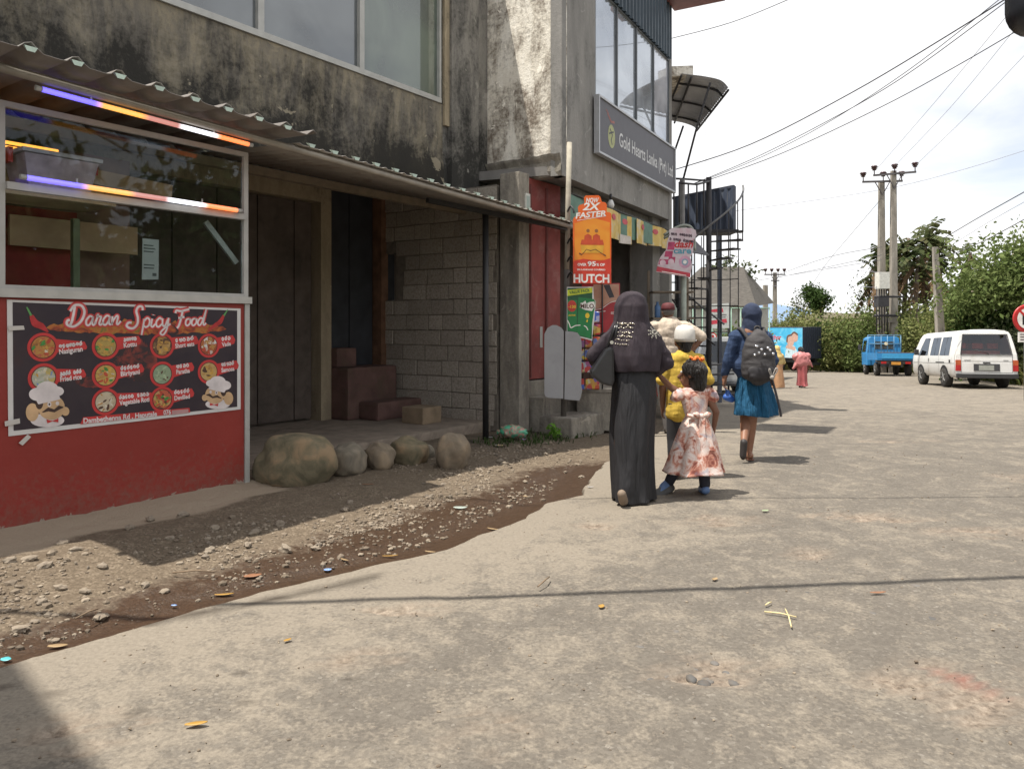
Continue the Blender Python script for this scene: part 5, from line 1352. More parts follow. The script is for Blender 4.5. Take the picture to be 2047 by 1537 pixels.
w = MB(M('rail_grey', (.16, .16, .165), .5, metal=.3)); w.tube(bez(rail, 3), .02, 8); w.build('hand_rail', ss_)
w = MB(IRON); w.fbox(Fr(3.35, 15.15, R(90)), -.85, 1.2, -.55, .1, 3.22, 3.27); w.build('landing', ss_)
w = MB(IRON)
tp = [q3(1338, 357, 14.5), q3(1366, 358, 14.4), q3(1420, 362, 15.0)]; t2 = [q3(1358, 366, 14.0), q3(1393, 369, 14.1), q3(1420, 362, 15.0)]
w.tube(tp, .02, 6); w.tube(t2, .02, 6); w.tube([tp[1], t2[0]], .02, 6)
for px, py, y in ((1347, 357, 14.5), (1358, 366, 14.0), (1366, 358, 14.4), (1376, 367, 14.0), (1393, 369, 14.1), (1407, 366, 14.5)):
    p = q3(px, py, y); w.tube([p, (p.x, p.y, 3.27 if px > 1350 else 3.0)], .016, 6)
w.build('landing_rail', ss_)
w = MB(M('post_grey', (.22, .21, .2), .6, metal=.2)); p = q3(1364, 358, 14.4); w.tube([p, (p.x, p.y, gz(0, 14.4))], .05, 8); w.build('landing_post', ss_)
# navy sign box seen from behind
bb = thing('hoarding', 'back of a navy blue sheet metal hoarding beside the spiral stair', 'hoarding', (4.2, 16.8, 3))
c0, c1 = q3(1346, 396, 17.3), q3(1469, 372, 16.1); zb = q3(1469, 459, 16.1).z
NV = patchy('navy_sheet', [(.35, (.04, .052, .085)), (.6, (.07, .088, .13)), (.72, (.2, .2, .2))], 5, 'noise', .5, 0, (3, 3, .25), 4)
w = MB(NV); n = 40; V = []
for j in range(2):
    for i in range(n+1):
        t = i/n; p = c0.lerp(c1, t); V.append((p.x, p.y+(.03 if i % 4 in (0, 1) else 0), zb if j == 0 else p.z))
w.add(V, [(i, i+1, n+2+i, n+1+i) for i in range(n)]); o = w.build('sheet', bb); md = o.modifiers.new('t', 'SOLIDIFY'); md.thickness = .01
w = MB(M('navy_frame', (.07, .08, .11), .5, metal=.2)); e = Vector((0, .05, 0))
for a, b in (((c0.x, c0.y, c0.z), (c1.x, c1.y, c1.z)), ((c1.x, c1.y, c1.z), (c1.x, c1.y, zb)), ((c0.x, c0.y, zb), (c1.x, c1.y, zb))): w.bar(Vector(a)+e, Vector(b)+e, .06)
w.bar(Vector((c1.x-.3, c1.y+.1, zb)), Vector((c1.x-.3, c1.y+.1, gz(0, 16))), .08); w.bar(Vector((c0.x+.3, c0.y+.1, zb)), Vector((c0.x+.3, c0.y+.1, gz(0, 16))), .08)
w.build('frame', bb)
# shop side clutter under the stair
cl = thing('shop_post', 'pale green post holding the pink advert board', 'post', (2.75, 12.2, 0))
w = MB(M('post_pale', (.34, .38, .33), .7, .2)); w.tube([(2.78, 12.15, gz(0, 12)), (2.78, 12.15, 2.95)], .045, 10); w.build('shaft', cl)
w = MB(M('pipe_bent', (.30, .33, .29), .6)); 
for dx in (0, .05): w.tube(bez([(2.45, 12.1, 2.75+dx), (2.72, 12.1, 2.9+dx), (2.86+dx, 12.1, 2.85+dx), (2.9+dx, 12.1, 2.55)], 5), .022, 8)
w.build('bent_pipe', cl)
aw = thing('small_awning', 'small dark sheet awning between the stair and the pink board', 'awning', (3.2, 13.3, 2.4))
w = MB(M('awning_dark', (.07, .07, .08), .6)); a, b, c, d_ = q3(1378, 505, 13.0), q3(1418, 512, 13.2), q3(1392, 485, 14.2), q3(1365, 487, 14.2)
w.hexa([a, b, c, d_, a+Vector((0, 0, .02)), b+Vector((0, 0, .02)), c+Vector((0, 0, .02)), d_+Vector((0, 0, .02))]); w.build('sheet', aw)
rr = random.Random(3)
wares = thing('ware_shelf', 'shelf rack of mixed wares beside the shop entrance', 'shelf', (2.75, 12.9, 0))
for k, z in enumerate((.1, .55, 1.0, 1.45, 1.9)):
    w = MB(M('shelf_wood', (.2, .16, .12), .8)); w.box(2.40, 3.10, 12.75, 13.15, z, z+.03); w.build('shelf', wares)
w = MB(M('shelf_wood', (.2, .16, .12), .8))
for x in (2.40, 3.08): w.box(x-.025, x+.02, 13.16, 13.19, gz(0, 13), 2.3)
w.build('upright', wares)
for k in range(14):
    z = (.13, .58, 1.03, 1.48)[k % 4]; x = 2.44+.12*(k//4)+rr.uniform(0, .06)
    col = [(.5, .06, .05), (.6, .5, .3), (.55, .3, .05), (.1, .2, .4), (.6, .6, .58), (.3, .35, .3)][k % 6]
    w = MB(M('ware_%d' % (k % 6), col, .5)); h = rr.uniform(.12, .3)
    w.lathe((x+.06, 12.9, z), [(.045, 0), (.05, .01), (.05, h*.7), (.022, h*.85), (.022, h)], 10)
    tag(w.build('ware_bottle'), 'coloured bottle standing on the ware shelf beside the shop', 'bottle', 'wares on the shelf')
# signs and the house beyond
hs = thing('roofed_house', 'house with a steep brown tiled hip roof beyond the stair', 'house', (7.5, 30, gz(0, 30)))
RT = patchy('brown_tile', [(.35, (.055, .050, .044)), (.55, (.082, .074, .065)), (.7, (.115, .104, .092))], 9, 'noise', .95, .3, (.6, .6, 3), 6)
yh = 29.0
e0, e1, e2 = q3(1380, 612, yh), q3(1512, 612, yh), q3(1548, 606, yh+6)
r0, r1 = q3(1402, 534, yh+3), q3(1486, 534, yh+3.4)
w = MB(RT); bk = Vector((e0.x, e0.y+7, e0.z)); w.add([e0, e1, r1, r0], [(0, 1, 2, 3)]); w.add([e1, e2, r1], [(0, 1, 2)]); w.add([e2, bk, r0, r1], [(0, 1, 2, 3)]); w.add([bk, e0, r0], [(0, 1, 2)]); w.add([e0, e1, e2, bk], [(3, 2, 1, 0)])
w.build('roof', hs)
w = MB(M('house_wall', (.42, .42, .38), .9, .2)); w.hexa([Vector((a.x+dx, a.y+dy, z)) for z in (gz(0, 30)-.5, e0.z+.02) for a, dx, dy in ((e0, .3, .3), (e1, -.3, .3), (e2, -.4, -.3), (bk, .3, -.3))]); w.build('wall', hs)
w = MB(M('house_dark', (.04, .04, .045), .5))
for k in range(2): w.box(e0.x+.8+1.2*k, e0.x+1.4+1.2*k, e0.y+.24, e0.y+.29, -.2, .7)
w.build('window', hs)
bn = thing('notice_banner', 'white banner with red lettered lines on the green fence', 'banner', (6.3, 22, 0))
YN = 21.8; TN = V3(YN, 0); np_ = lambda px, py: (PXM(px, YN), PZM(py, YN))
w = MB(M('banner_pale', (.5, .52, .5), .6)); w.prism(TN, [np_(1413, 656), np_(1457, 656), np_(1457, 606), np_(1413, 608)], 0, .02)
w.use(M('advert_red', (.5, .05, .075), .5)); w.flat(TN, [np_(1420, 624), np_(1446, 624), np_(1444, 616), np_(1422, 619)], .022); w.flat(TN, [np_(1420, 649), np_(1453, 645), np_(1452, 637), np_(1420, 641)], .022)
w.use(INKB); w.stroke(TN, [np_(1422, 631), np_(1452, 629)], .02, .022); w.stroke(TN, [np_(1422, 635), np_(1450, 634)], .02, .022); w.build('cloth', bn)
w = MB(IRON); w.tube([(PXM(1413, YN), YN+.03, gz(0, YN)), (PXM(1413, YN), YN+.03, 2.0)], .03, 6); w.tube([(PXM(1457, YN), YN+.03, gz(0, YN)), (PXM(1457, YN), YN+.03, 2.0)], .03, 6); w.build('post', bn)
fn = thing('green_fence', 'pale green mesh fence in front of the tiled roof house', 'fence', (6.5, 23, 0))
w = MB(M('fence_green', (.22, .34, .27), .6))
for k in range(9): x = PXM(1385, 23.5)+.3*k; w.tube([(x, 23.5, gz(0, 23.5)-.1), (x, 23.5, 1.9)], .02, 6)
for z in (-.3, .4, 1.1, 1.88): w.tube([(PXM(1385, 23.5), 23.5, z), (PXM(1385, 23.5)+2.4, 23.5, z)], .02, 6)
w.build('rails', fn)
sg = thing('round_sign', 'small round red and white sign by the parked silver car', 'sign', (5.9, 20.5, 0))
w = MB(M('sign_red', (.5, .03, .03), .4)); p = q3(1424, 673, 19.5); T9 = V3(19.5); w.lathe((p.x, 19.5, p.z), [(.11, 0), (.11, .015)], 20, (0, -1, 0)); w.use(LW); w.ring(T9, p.x, p.z, .05, .08, .017, 20); w.stroke(T9, [(p.x-.03, p.z-.05), (p.x-.03, p.z+.05)], .02, .018); w.build('disc', sg)
w = MB(IRON); w.tube([(p.x, 19.53, p.z+.1), (p.x, 19.53, gz(0, 19.5)-.05)], .02, 6); w.build('post', sg)

# ================================================================== VEHICLES
TYRE = M('tyre_rubber', (.03, .028, .026), .85, .3, 20, dirt=(.10, .085, .065), dirt_amt=.6)
RIMM = M('rim_alloy', (.42, .42, .42), .35, .1, metal=.6)
DARKP = M('dark_plastic', (.03, .03, .032), .55, .2)
def wheel(parent, x, y, r, wd, side, label=None):
    t = MB(TYRE); t.lathe((x, y, r), [(r*.60, -wd/2), (r*.93, -wd/2), (r, -wd*.32), (r, wd*.32), (r*.93, wd/2), (r*.60, wd/2)], 26, (1, 0, 0))
    to = t.build('wheel', parent, local=True)
    q = MB(RIMM); sx = x+side*wd*.42
    q.lathe((sx, y, r), [(.02, side*.02), (r*.2, side*.02), (r*.22, 0), (r*.50, -side*.03), (r*.58, side*.015), (r*.61, side*.015), (r*.61, -side*.06)], 24, (1, 0, 0))
    for k in range(5):
        a = k*1.2566; q.bar((sx+side*.012, y+math.cos(a)*r*.15, r+math.sin(a)*r*.15), (sx+side*.012, y+math.cos(a)*r*.56, r+math.sin(a)*r*.56), .05, .02)
    q.build('rim', to, local=True)
    return to

def make_van(name, label, paint, loc, rz, scale=(1, 1, 1), glassm=None, seats=True, cat='van', plate=True):
    v = thing(name, label, cat, loc); v.rotation_euler = (-.039, 0, rz); v.scale = scale
    half = [(.80, .34), (.872, .46), (.885, .80), (.875, 1.02), (.80, 1.42), (.745, 1.66), (.69, 1.77), (.57, 1.83), (.3, 1.855)]
    prof = [(-x, z) for x, z in half] + [(0, 1.86)] + [(x, z) for x, z in half[::-1]]
    LEN = 4.4
    yr = lambda z: 0.0 if z < 1.0 else .17*(z-1.0)
    yf = lambda z: LEN - (.0 if z < .95 else .70*(z-.95))
    rings = []
    for t in (0, .012, .04, .15, .3, .5, .7, .85, .95, .985, 1):
        sh = 1 - (.035*(1-t/.012) if t < .012 else 0) - (.05*((t-.95)/.05)**2 if t > .95 else 0)
        rings.append([(x*sh, yr(z)+(yf(z)-yr(z))*t, .34+(z-.34)*(1-(1-sh)*.5)) for x, z in prof])
    w = MB(paint); w.rings(rings, cap=False)
    k = len(prof); b = len(w.v)
    # front closing and the rear round the window opening
    w.add(rings[-1], [tuple(range(k))]); 
    X0 = lambda z: np.interp(z, [h[1] for h in half], [h[0] for h in half])*.965
    zz = (.34, .46, .8, 1.08); 
    for a, c in zip(zz[:-1], zz[1:]): w.add([(-X0(a), yr(a)-.002, a), (X0(a), yr(a)-.002, a), (X0(c), yr(c)-.002, c), (-X0(c), yr(c)-.002, c)], [(0, 1, 2, 3)])
    WZ0, WZ1, WX0, WX1 = 1.08, 1.69, .70, .60
    for s in (-1, 1): w.add([(s*WX0, yr(WZ0)-.002, WZ0), (s*X0(WZ0), yr(WZ0)-.002, WZ0), (s*X0(1.42), yr(1.42)-.002, 1.42), (s*X0(WZ1), yr(WZ1)-.002, WZ1), (s*WX1, yr(WZ1)-.002, WZ1)], [(0, 1, 2, 3, 4)])
    w.add([(-X0(WZ1), yr(WZ1)-.002, WZ1), (X0(WZ1), yr(WZ1)-.002, WZ1), (.66, yr(1.78)-.002, 1.785), (.5, yr(1.82), 1.835), (-.5, yr(1.82), 1.835), (-.66, yr(1.78)-.002, 1.785)], [(0, 1, 2, 3, 4, 5)])
    w.add([(-.8, 0, .34), (.8, 0, .34), (.8, LEN, .34), (-.8, LEN, .34)], [(0, 3, 2, 1)])
    w.build('body', v, local=True)
    # windows
    SX = lambda z: np.interp(z, [h[1] for h in half], [h[0] for h in half])
    G = glassm or glass('van_side_glass', .0, base=(.03, .034, .04), ior=1.3, gcol=(.20, .22, .25))
    for s in (-1, 1):
        for y0, y1, ta, tb in ((.55, 1.42, .0, .0), (1.52, 2.36, 0, 0), (2.62, 3.62, 0, .40)):
            g = MB(G); V = []
            for z, q in ((1.04, 0), (1.35, .5), (1.64, 1)): V += [(s*(SX(z)+.006), y0+.03*q, z), (s*(SX(z)+.006), y1-(tb+.02)*q, z)]
            g.add(V, [(0, 1, 3, 2), (2, 3, 5, 4)]); 
            g.use(DARKP)
            ym = (y0+y1)/2-.02; g.add([(s*(SX(1.04)+.010), ym-.012, 1.04), (s*(SX(1.04)+.010), ym+.012, 1.04), (s*(SX(1.64)+.010), ym+.0, 1.64), (s*(SX(1.64)+.010), ym-.02, 1.64)], [(0, 1, 2, 3)]) if y0 < 2.5 else None
            g.build('side_window', v, local=True)
    g = MB(glass('van_rear_glass', .03, tint=(.62, .48, .46))); g.add([(-WX0, yr(WZ0)-.004, WZ0), (WX0, yr(WZ0)-.004, WZ0), (WX1, yr(WZ1)-.004, WZ1), (-WX1, yr(WZ1)-.004, WZ1)], [(0, 1, 2, 3)]); g.build('rear_window', v, local=True)
    if seats:
        sm_ = M('seat_red', (.75, .20, .13), .8, .2)
        for row, y in ((0, .75), (1, 1.7)):
            w = MB(sm_); w.box(-.66, .66, y, y+.16, .7, 1.20)
            for x in (-.46, .02, .46): w.box(x-.15, x+.15, y, y+.12, 1.26, 1.44)
            w.build('seat', v, local=True, bevel=.02)
    w = MB(DARKP); w.box(-.85, .85, -.09, .03, .33, .47); w.build('rear_bumper', v, local=True, bevel=.02)
    TL = [M('tail_amber', (.42, .09, .03), .3), M('lamp_red', (.40, .02, .02), .3)]
    for s in (-1, 1):
        w = MB(TL[1]); w.box(min(s*.72, s*.862), max(s*.72, s*.862), -.022, .05, .56, .74); w.use(TL[0]); w.box(min(s*.72, s*.862), max(s*.72, s*.862), -.022, .05, .742, .90); w.build('tail_light', v, local=True)
    w = MB(M('seam_dark', (.06, .06, .06), .7))
    for s in (-1, 1):
        for y in (.04, 1.47, 2.56, 3.66): 
            for za, zb_ in ((.46, .80), (.80, 1.02), (1.02, 1.70)):
                xa, xb = s*(SX(za)+.003), s*(SX(zb_)+.003); w.add([(xa, y-.006, za), (xa, y+.006, za), (xb, y+.006, zb_), (xb, y-.006, zb_)], [(0, 1, 2, 3)])
    w.box(-.70, .70, -.0045, -.003, .50, .512); w.box(-.715, -.705, -.0045, -.003, .50, 1.04); w.box(.705, .715, -.0045, -.003, .50, 1.04)
    w.build('panel_seam', v, local=True)
    w = MB(DARKP); w.tube([(.05, -.012, 1.07), (.05, -.002, 1.11), (-.34, .02, 1.22)], .010, 6); w.box(-.10, .10, -.02, -.004, .80, .835); w.build('rear_wiper', v, local=True)
    w = MB(M('badge_grey', (.28, .28, .28), .4)); w.box(-.62, -.44, -.008, -.004, .885, .905); w.box(.46, .60, -.008, -.004, .885, .905); w.build('badge', v, local=True)
    w = MB(M('frame_black', (.02, .02, .022), .5))
    for a, b in (((-.715, 1.065), (.715, 1.065)), ((-.615, 1.705), (.615, 1.705)), ((-.715, 1.065), (-.615, 1.705)), ((.715, 1.065), (.615, 1.705))): w.bar((a[0], yr(a[1])-.006, a[1]), (b[0], yr(b[1])-.006, b[1]), .022, .012)
    w.build('window_seal', v, local=True)
    if plate:
        w = MB(M('plate_black', (.05, .05, .055), .5)); w.box(-.36, .36, -.016, -.004, .56, .78); w.use(M('plate_blur', (.30, .31, .28), .6)); w.box(-.22, .20, -.019, -.0165, .58, .74); w.build('number_plate', v, local=True)
    w = MB(M('trim_grey', (.25, .25, .25), .5)); w.box(-.80, .80, -.006, -.003, .865, .872)
    for s in (-1, 1): w.box(min(s*.886, s*.890), max(s*.886, s*.890), .05, 4.2, .79, .798)
    w.build('trim_line', v, local=True)
    for s in (-1, 1):
        w = MB(DARKP); w.box(min(s*.876, s*.894), max(s*.876, s*.894), .95, 1.75, .80, .83); w.box(min(s*.87, s*.892), max(s*.87, s*.892), 2.46, 2.49, .82, .94); w.box(min(s*.87, s*.892), max(s*.87, s*.892), .40, .52, .80, .9); w.build('door_handle', v, local=True)
        w = MB(M('arch_dark', (.015, .015, .016), .9))
        for y in (1.0, 3.35):
            n = 14; V = [(s*.889, y, .33)] + [(s*(SX(.34+.39*math.sin(math.pi*t/n))+.004), y+.41*math.cos(math.pi*t/n), .34+.39*math.sin(math.pi*t/n)) for t in range(n+1)]
            w.add(V, [(0, t+1, t+2) for t in range(n)])
        w.build('wheel_arch', v, local=True)
        for y in (1.0, 3.35): wheel(v, s*.80, y, .32, .2, s)
        w = MB(DARKP); w.box(min(s*.9, s*1.04), max(s*.9, s*1.04), 3.46, 3.54, 1.05, 1.25); w.build('side_mirror', v, local=True, bevel=.015)
    return v
WHITEP = M('white_car_paint', (.72, .72, .71), .28, .04, 2, dirt=(.52, .49, .44), dirt_amt=.6, dscale=2.2)
p = at(1906, 776, 23.2)
van_o = Vector((p.x, p.y, gz(0, 23.2))) + Vector((math.cos(R(12.5)), -math.sin(R(12.5)), 0))*.93
make_van('white_van', 'white passenger van parked at the bank with red seats seen through its rear window', WHITEP, van_o, -R(12.5), (1.0, 1.0, .985))
SILV = M('silver_paint', (.40, .41, .42), .35, .04, metal=.3)
make_van('silver_car', 'silver car parked behind the spiral stair', SILV, (5.45, 18.6, gz(0, 18.6)), -R(4), (.92, .85, .80), seats=False, cat='car', plate=False)

# blue drop side truck
TB_ = M('truck_blue', (.03, .22, .50), .45, .12, 4, dirt=(.10, .16, .22), dirt_amt=.4)
def make_truck(loc, rz):
    v = thing('blue_truck', 'small blue open bed truck parked ahead of the white van', 'truck', loc); v.rotation_euler = (-.039, 0, rz)
    w = MB(TB_); w.rings([[(x*a, y, z) for x, z in ((-.82, .5), (.82, .5), (.84, 1.1), (.74, 1.92), (.6, 2.0), (-.6, 2.0), (-.74, 1.92), (-.84, 1.1))] for y, a in ((2.75, .97), (2.8, 1), (4.0, 1), (4.3, .97))], smooth=False); w.build('cab', v, local=True, bevel=.03)
    w = MB(glass('cab_glass', .12, base=(.06, .07, .08))); w.box(-.46, .46, 2.735, 2.749, 1.35, 1.75)
    for s in (-1, 1): w.add([(s*.84, 3.0, 1.2), (s*.84, 4.0, 1.2), (s*.765, 3.85, 1.8), (s*.765, 3.0, 1.8)], [(0, 1, 2, 3)])
    w.build('cab_window', v, local=True)
    w = MB(TB_); w.box(-.84, .84, 0, 2.6, .78, .86); w.box(-.84, -.80, 0, 2.6, .86, 1.14); w.box(.80, .84, 0, 2.6, .86, 1.14); w.box(-.80, .80, 0, .04, .80, 1.14); w.build('load_bed', v, local=True, bevel=.008)
    w = MB(M('truck_wood', (.2, .16, .13), .9)); w.box(-.80, .80, -.006, .05, 1.142, 1.17); w.box(-.79, .79, .05, 2.6, .861, .88); w.build('bed_board', v, local=True)
    w = MB(M('tailgate_blue', (.05, .30, .58), .45, .1)); w.box(-.62, .78, -.02, -.002, .86, 1.10); w.build('tailgate', v, local=True, bevel=.008)
    w = MB(M('rack_blue', (.09, .22, .36), .5))
    for x in (-.78, -.46, -.15, .15, .46, .78): w.tube([(x, 2.62, .86), (x, 2.62, 2.06)], .022, 6)
    for z in (2.06, 1.62): w.tube([(-.8, 2.62, z), (.8, 2.62, z)], .024, 6)
    w.build('head_rack', v, local=True)
    w = MB(M('lamp_cream', (.6, .55, .4), .4)); w.lathe((.08, 2.60, 1.62), [(.09, 0), (.08, .04)], 14, (0, -1, 0)); w.build('work_lamp', v, local=True)
    w = MB(DARKP); w.box(-.30, -.22, .0, 4.2, .45, .70); w.box(.22, .30, 0, 4.2, .45, .70); w.box(-.78, .78, .0, .06, .60, .72); w.box(-.84, .84, .02, .4, .68, .78); w.build('chassis', v, local=True)
    w = MB(M('plate_orange', (.55, .25, .04), .5)); w.box(-.20, .22, -.02, -.002, .56, .70); w.build('number_plate', v, local=True)
    for s in (-1, 1):
        w = MB(M('lamp_red', (.40, .02, .02), .3)); w.box(min(s*.42, s*.66), max(s*.42, s*.66), -.015, .0, .61, .71); w.build('tail_light', v, local=True)
        wheel(v, s*.70, .75, .33, .22, s); wheel(v, s*.72, 3.5, .34, .2, s)
    w = MB(DARKP); w.box(-1.04, -.9, 3.9, 3.98, 1.3, 1.6); w.box(.9, 1.04, 3.9, 3.98, 1.3, 1.6); w.build('side_mirror', v, local=True, bevel=.015)
    return v
p = at(1791, 750, 36.5)
make_truck(Vector((p.x, p.y, gz(0, 36.5))), -R(15.5))

# box truck with an advert on its side
def make_box_truck(loc, rz):
    v = thing('box_truck', 'box truck with a bright blue advert panel, parked by the hedge', 'truck', loc); v.rotation_euler = (0, 0, rz)
    # local x along the advert side, y away
    w = MB(M('box_dark', (.028, .034, .055), .6, .15)); w.box(0, 3.3, 0, 1.9, .85, 2.78); w.build('cargo_box', v, local=True, bevel=.02)
    w = MB(M('box_rib', (.04, .05, .075), .6))
    for k in range(9): w.box(3.301, 3.325, .12+.2*k, .2+.2*k, .9, 2.72)
    w.build('end_rib', v, local=True)
    T = lambda a, b, c: Vector((a, -.004-c, b))
    w = MB(patchy('advert_sky', [(.3, (.03, .30, .55)), (.5, (.06, .42, .68)), (.7, (.25, .58, .74))], 1.4, 'noise', .4, 0, (1, 1, 1), 3)); w.flat(T, [(.04, .9), (3.26, .9), (3.26, 2.72), (.04, 2.72)], 0)
    w.use(M('advert_grass', (.10, .34, .05), .5)); w.flat(T, [(.04, .9), (2.0, .9), (1.5, 1.12), (.8, 1.2), (.04, 1.15)], .003)
    w.use(M('advert_redword', (.55, .05, .06), .5)); w.text(T, 'Anchor', .75, 2.0, .42, .004, width=1.05, bold=.012)
    w.use(M('advert_figure', (.48, .62, .68), .5)); w.flat(T, [(2.05, .9), (2.95, .9), (2.9, 1.35), (2.7, 1.65), (2.3, 1.65), (2.1, 1.3)], .004)
    w.use(M('advert_skin', (.52, .33, .26), .5)); w.disc(T, 2.45, 1.9, .24, .005, 18, .32); w.disc(T, 2.75, 2.15, .22, .0055, 18, .28); w.flat(T, [(2.1, 1.5), (2.75, 1.35), (2.8, 1.55), (2.2, 1.7)], .006)
    w.use(M('advert_hair', (.12, .06, .04), .5)); w.stroke(T, bez2([(2.2, 1.85), (2.25, 2.2), (2.5, 2.3), (2.7, 2.45), (2.95, 2.3)], 5), .10, .0065)
    w.use(M('advert_pale', (.5, .6, .66), .5)); w.stroke(T, [(.9, 1.75), (1.5, 1.82)], .06, .004); w.stroke(T, bez2([(.8, 1.3), (1.1, 1.5), (1.5, 1.45), (1.8, 1.6)], 5), .05, .004)
    w.build('advert_panel', v, local=True)
    w = MB(DARKP); 
    for x in (.55, ): w.bar((x, -.03, .9), (x, -.03, 2.7), .05); w.bar((.2, -.04, 1.75), (1.0, -.04, 1.75), .06)
    w.build('locking_bar', v, local=True)
    w = MB(DARKP); w.box(-.2, 3.2, .3, .5, .62, .84); w.box(-.2, 3.2, 1.4, 1.6, .62, .84); w.box(2.6, 3.28, .05, 1.85, .45, .6); w.build('chassis', v, local=True)
    w = MB(M('cab_white', (.6, .6, .58), .4)); w.box(-1.7, -.1, .05, 1.85, .55, 2.3); w.build('cab', v, local=True, bevel=.06)
    for x in (1.5, -1.0):
        for y, s in ((.18, -1), (1.72, 1)):
            t = MB(TYRE); t.lathe((x, y, .42), [(.22, -.11), (.39, -.11), (.42, -.07), (.42, .07), (.39, .11), (.22, .11)], 24, (0, 1, 0)); to = t.build('wheel', v, local=True)
            q = MB(RIMM); q.lathe((x, y, .42), [(.02, s*.06), (.15, s*.05), (.23, s*.1), (.23, -s*.1)], 18, (0, 1, 0)); q.build('rim', to, local=True)
    return v
make_box_truck(Vector((15.56, 47.7, gz(0, 46.5))), R(-55))

# own rear view mirror at the upper right of the view
mr_ = thing('side_mirror', 'dark rounded side mirror housing at the upper right edge', 'mirror', (1.2, 1.42, 2.2))
me_ = at(2015, 72, 1.45)
w = MB(M('mirror_black', (.02, .022, .028), .35, .1))
def rrect(x0, x1, z0, z1, r, y, k=5):
    out = []
    for cx_, cz_, a0 in ((x1-r, z1-r, 0), (x0+r, z1-r, 90), (x0+r, z0+r, 180), (x1-r, z0+r, 270)):
        for i in range(k+1): a = R(a0+90*i/k); out.append((cx_+r*math.cos(a), y, cz_+r*math.sin(a)))
    return out
x0, z0 = me_.x, me_.z
w.rings([rrect(x0+.012, x0+.228, z0+.012, z0+.268, .035, 1.47), rrect(x0, x0+.24, z0, z0+.28, .045, 1.46), rrect(x0, x0+.24, z0, z0+.28, .045, 1.43), rrect(x0+.03, x0+.21, z0+.03, z0+.25, .05, 1.37)]); w.build('housing', mr_)
w = MB(DARKP); w.tube([(x0+.2, 1.42, z0+.1), (x0+.34, 1.3, z0+.06), (x0+.36, .9, z0-.1)], .018, 8); w.build('arm', mr_)

# ================================================================== POLES AND CABLES
CON = patchy('pole_concrete', [(.35, (.20, .18, .155)), (.6, (.33, .30, .26)), (.75, (.42, .39, .35))], 3, 'noise', .9, .2, (1, 1, .4))
INS = M('insulator', (.06, .025, .03), .3)
def upole(name, label, px, ytop, Y, zb, r0, r1, arms=(), group=None, lean=0.0):
    t = at(px, ytop, Y); o = thing(name, label, 'utility pole', (t.x+lean, Y, zb), group)
    H = t.z
    w = MB(CON); w.rings([[(t.x+lean*(1-q)+sx*r, Y+sy*r*.8, zb+(H-zb)*q) for sx, sy in ((-1, -1), (1, -1), (1, 1), (-1, 1))] for q, r in ((0, r0), (.5, (r0+r1)/2), (1, r1))], smooth=False); w.build('shaft', o)
    for x0, y0, x1, y1, ins in arms:
        a = at(x0, y0, Y-r1*1.3); b = at(x1, y1, Y-r1*1.3-.3*0)
        w = MB(M('arm_steel', (.12, .11, .115), .6, metal=.3)); w.bar(a, b, .09, .11); w.bar(a.lerp(b, .32)-Vector((0, .0, .05)), Vector((t.x, Y-r1, min(a.z, b.z)-.75)), .04); w.bar(a.lerp(b, .68)-Vector((0, 0, .05)), Vector((t.x, Y-r1, min(a.z, b.z)-.75)), .04); ao = w.build('cross_arm', o)
        for u in ins:
            c = a.lerp(b, u); w = MB(INS); w.lathe(c+Vector((0, 0, .05)), [(.03, 0), (.03, .22), (.12, .24), (.09, .31), (.17, .33), (.12, .40), (.20, .42), (.15, .5), (.06, .52)], 12); w.build('insulator', ao)
    return o
YP = 43.5
upole('power_pole', 'taller concrete power pole with the higher cross arm behind the blue truck', 1786, 342, YP, -1.5, .21, .13, [(1746, 351, 1831, 344, (.02, .5, .98))], 'tall twin power poles')
upole('power_pole', 'shorter pale power pole with a white transformer cabinet behind the blue truck', 1762, 362, YP+.4, -1.5, .22, .14, [(1724, 364, 1804, 362, (.02, .52, .98))], 'tall twin power poles')
upole('power_pole', 'slim leaning concrete pole against the bank above the white van', 1869, 494, 30.0, -.2, .16, .09, [], None, .28)
upole('power_pole', 'distant cross armed power pole over the far hedge', 1549, 545, 70.0, -2.4, .2, .15, [(1528, 549, 1570, 549, (.05, .35, .65, .95)), (1541, 561, 1558, 561, ())], 'distant poles')
upole('power_pole', 'distant bare pole beside the hooded girl', 1530, 570, 58.0, -2.3, .2, .16, [], 'distant poles')
tr = thing('transformer', 'white cabinet and dark transformer gear strapped to the twin poles', 'transformer', (19.6, YP-.5, 2))
w = MB(M('cabinet_white', (.62, .61, .56), .6)); a, b = at(1751, 578, YP-.45), at(1772, 545, YP-.45); w.box(a.x, b.x, YP-.85, YP-.3, a.z, b.z); w.build('cabinet', tr, bevel=.02)
w = MB(IRON); a, b = at(1746, 645, YP-.4), at(1774, 590, YP-.4)
w.box(a.x+.1, b.x-.1, YP-.8, YP-.25, a.z+.9, b.z-.15); w.tube([(a.x, YP-.5, a.z+.4), (b.x+.7, YP-.5, a.z+.4)], .07, 6); w.tube([(a.x, YP-.5, b.z-.1), (b.x+.9, YP-.5, b.z-.1)], .06, 6)
for k in range(5): w.tube([(a.x+.1+.16*k, YP-.55, a.z-.6), (a.x+.14+.14*k, YP-.5, b.z+.5)], .035, 6)
w.build('gear', tr)
for dz in (0, 1.1, 2.4):
    w = MB(CON); w.box(at(1762, 690, YP).x, at(1787, 690, YP).x, YP-.25, YP+.05, -.9+dz, -.62+dz); w.build('tie_beam', tr)
w = MB(M('box_green', (.22, .32, .3), .6)); a, b = at(1789, 692, YP-.4), at(1798, 668, YP-.4); w.box(a.x, b.x, YP-.6, YP-.25, a.z, b.z); w.build('meter_box', tr)
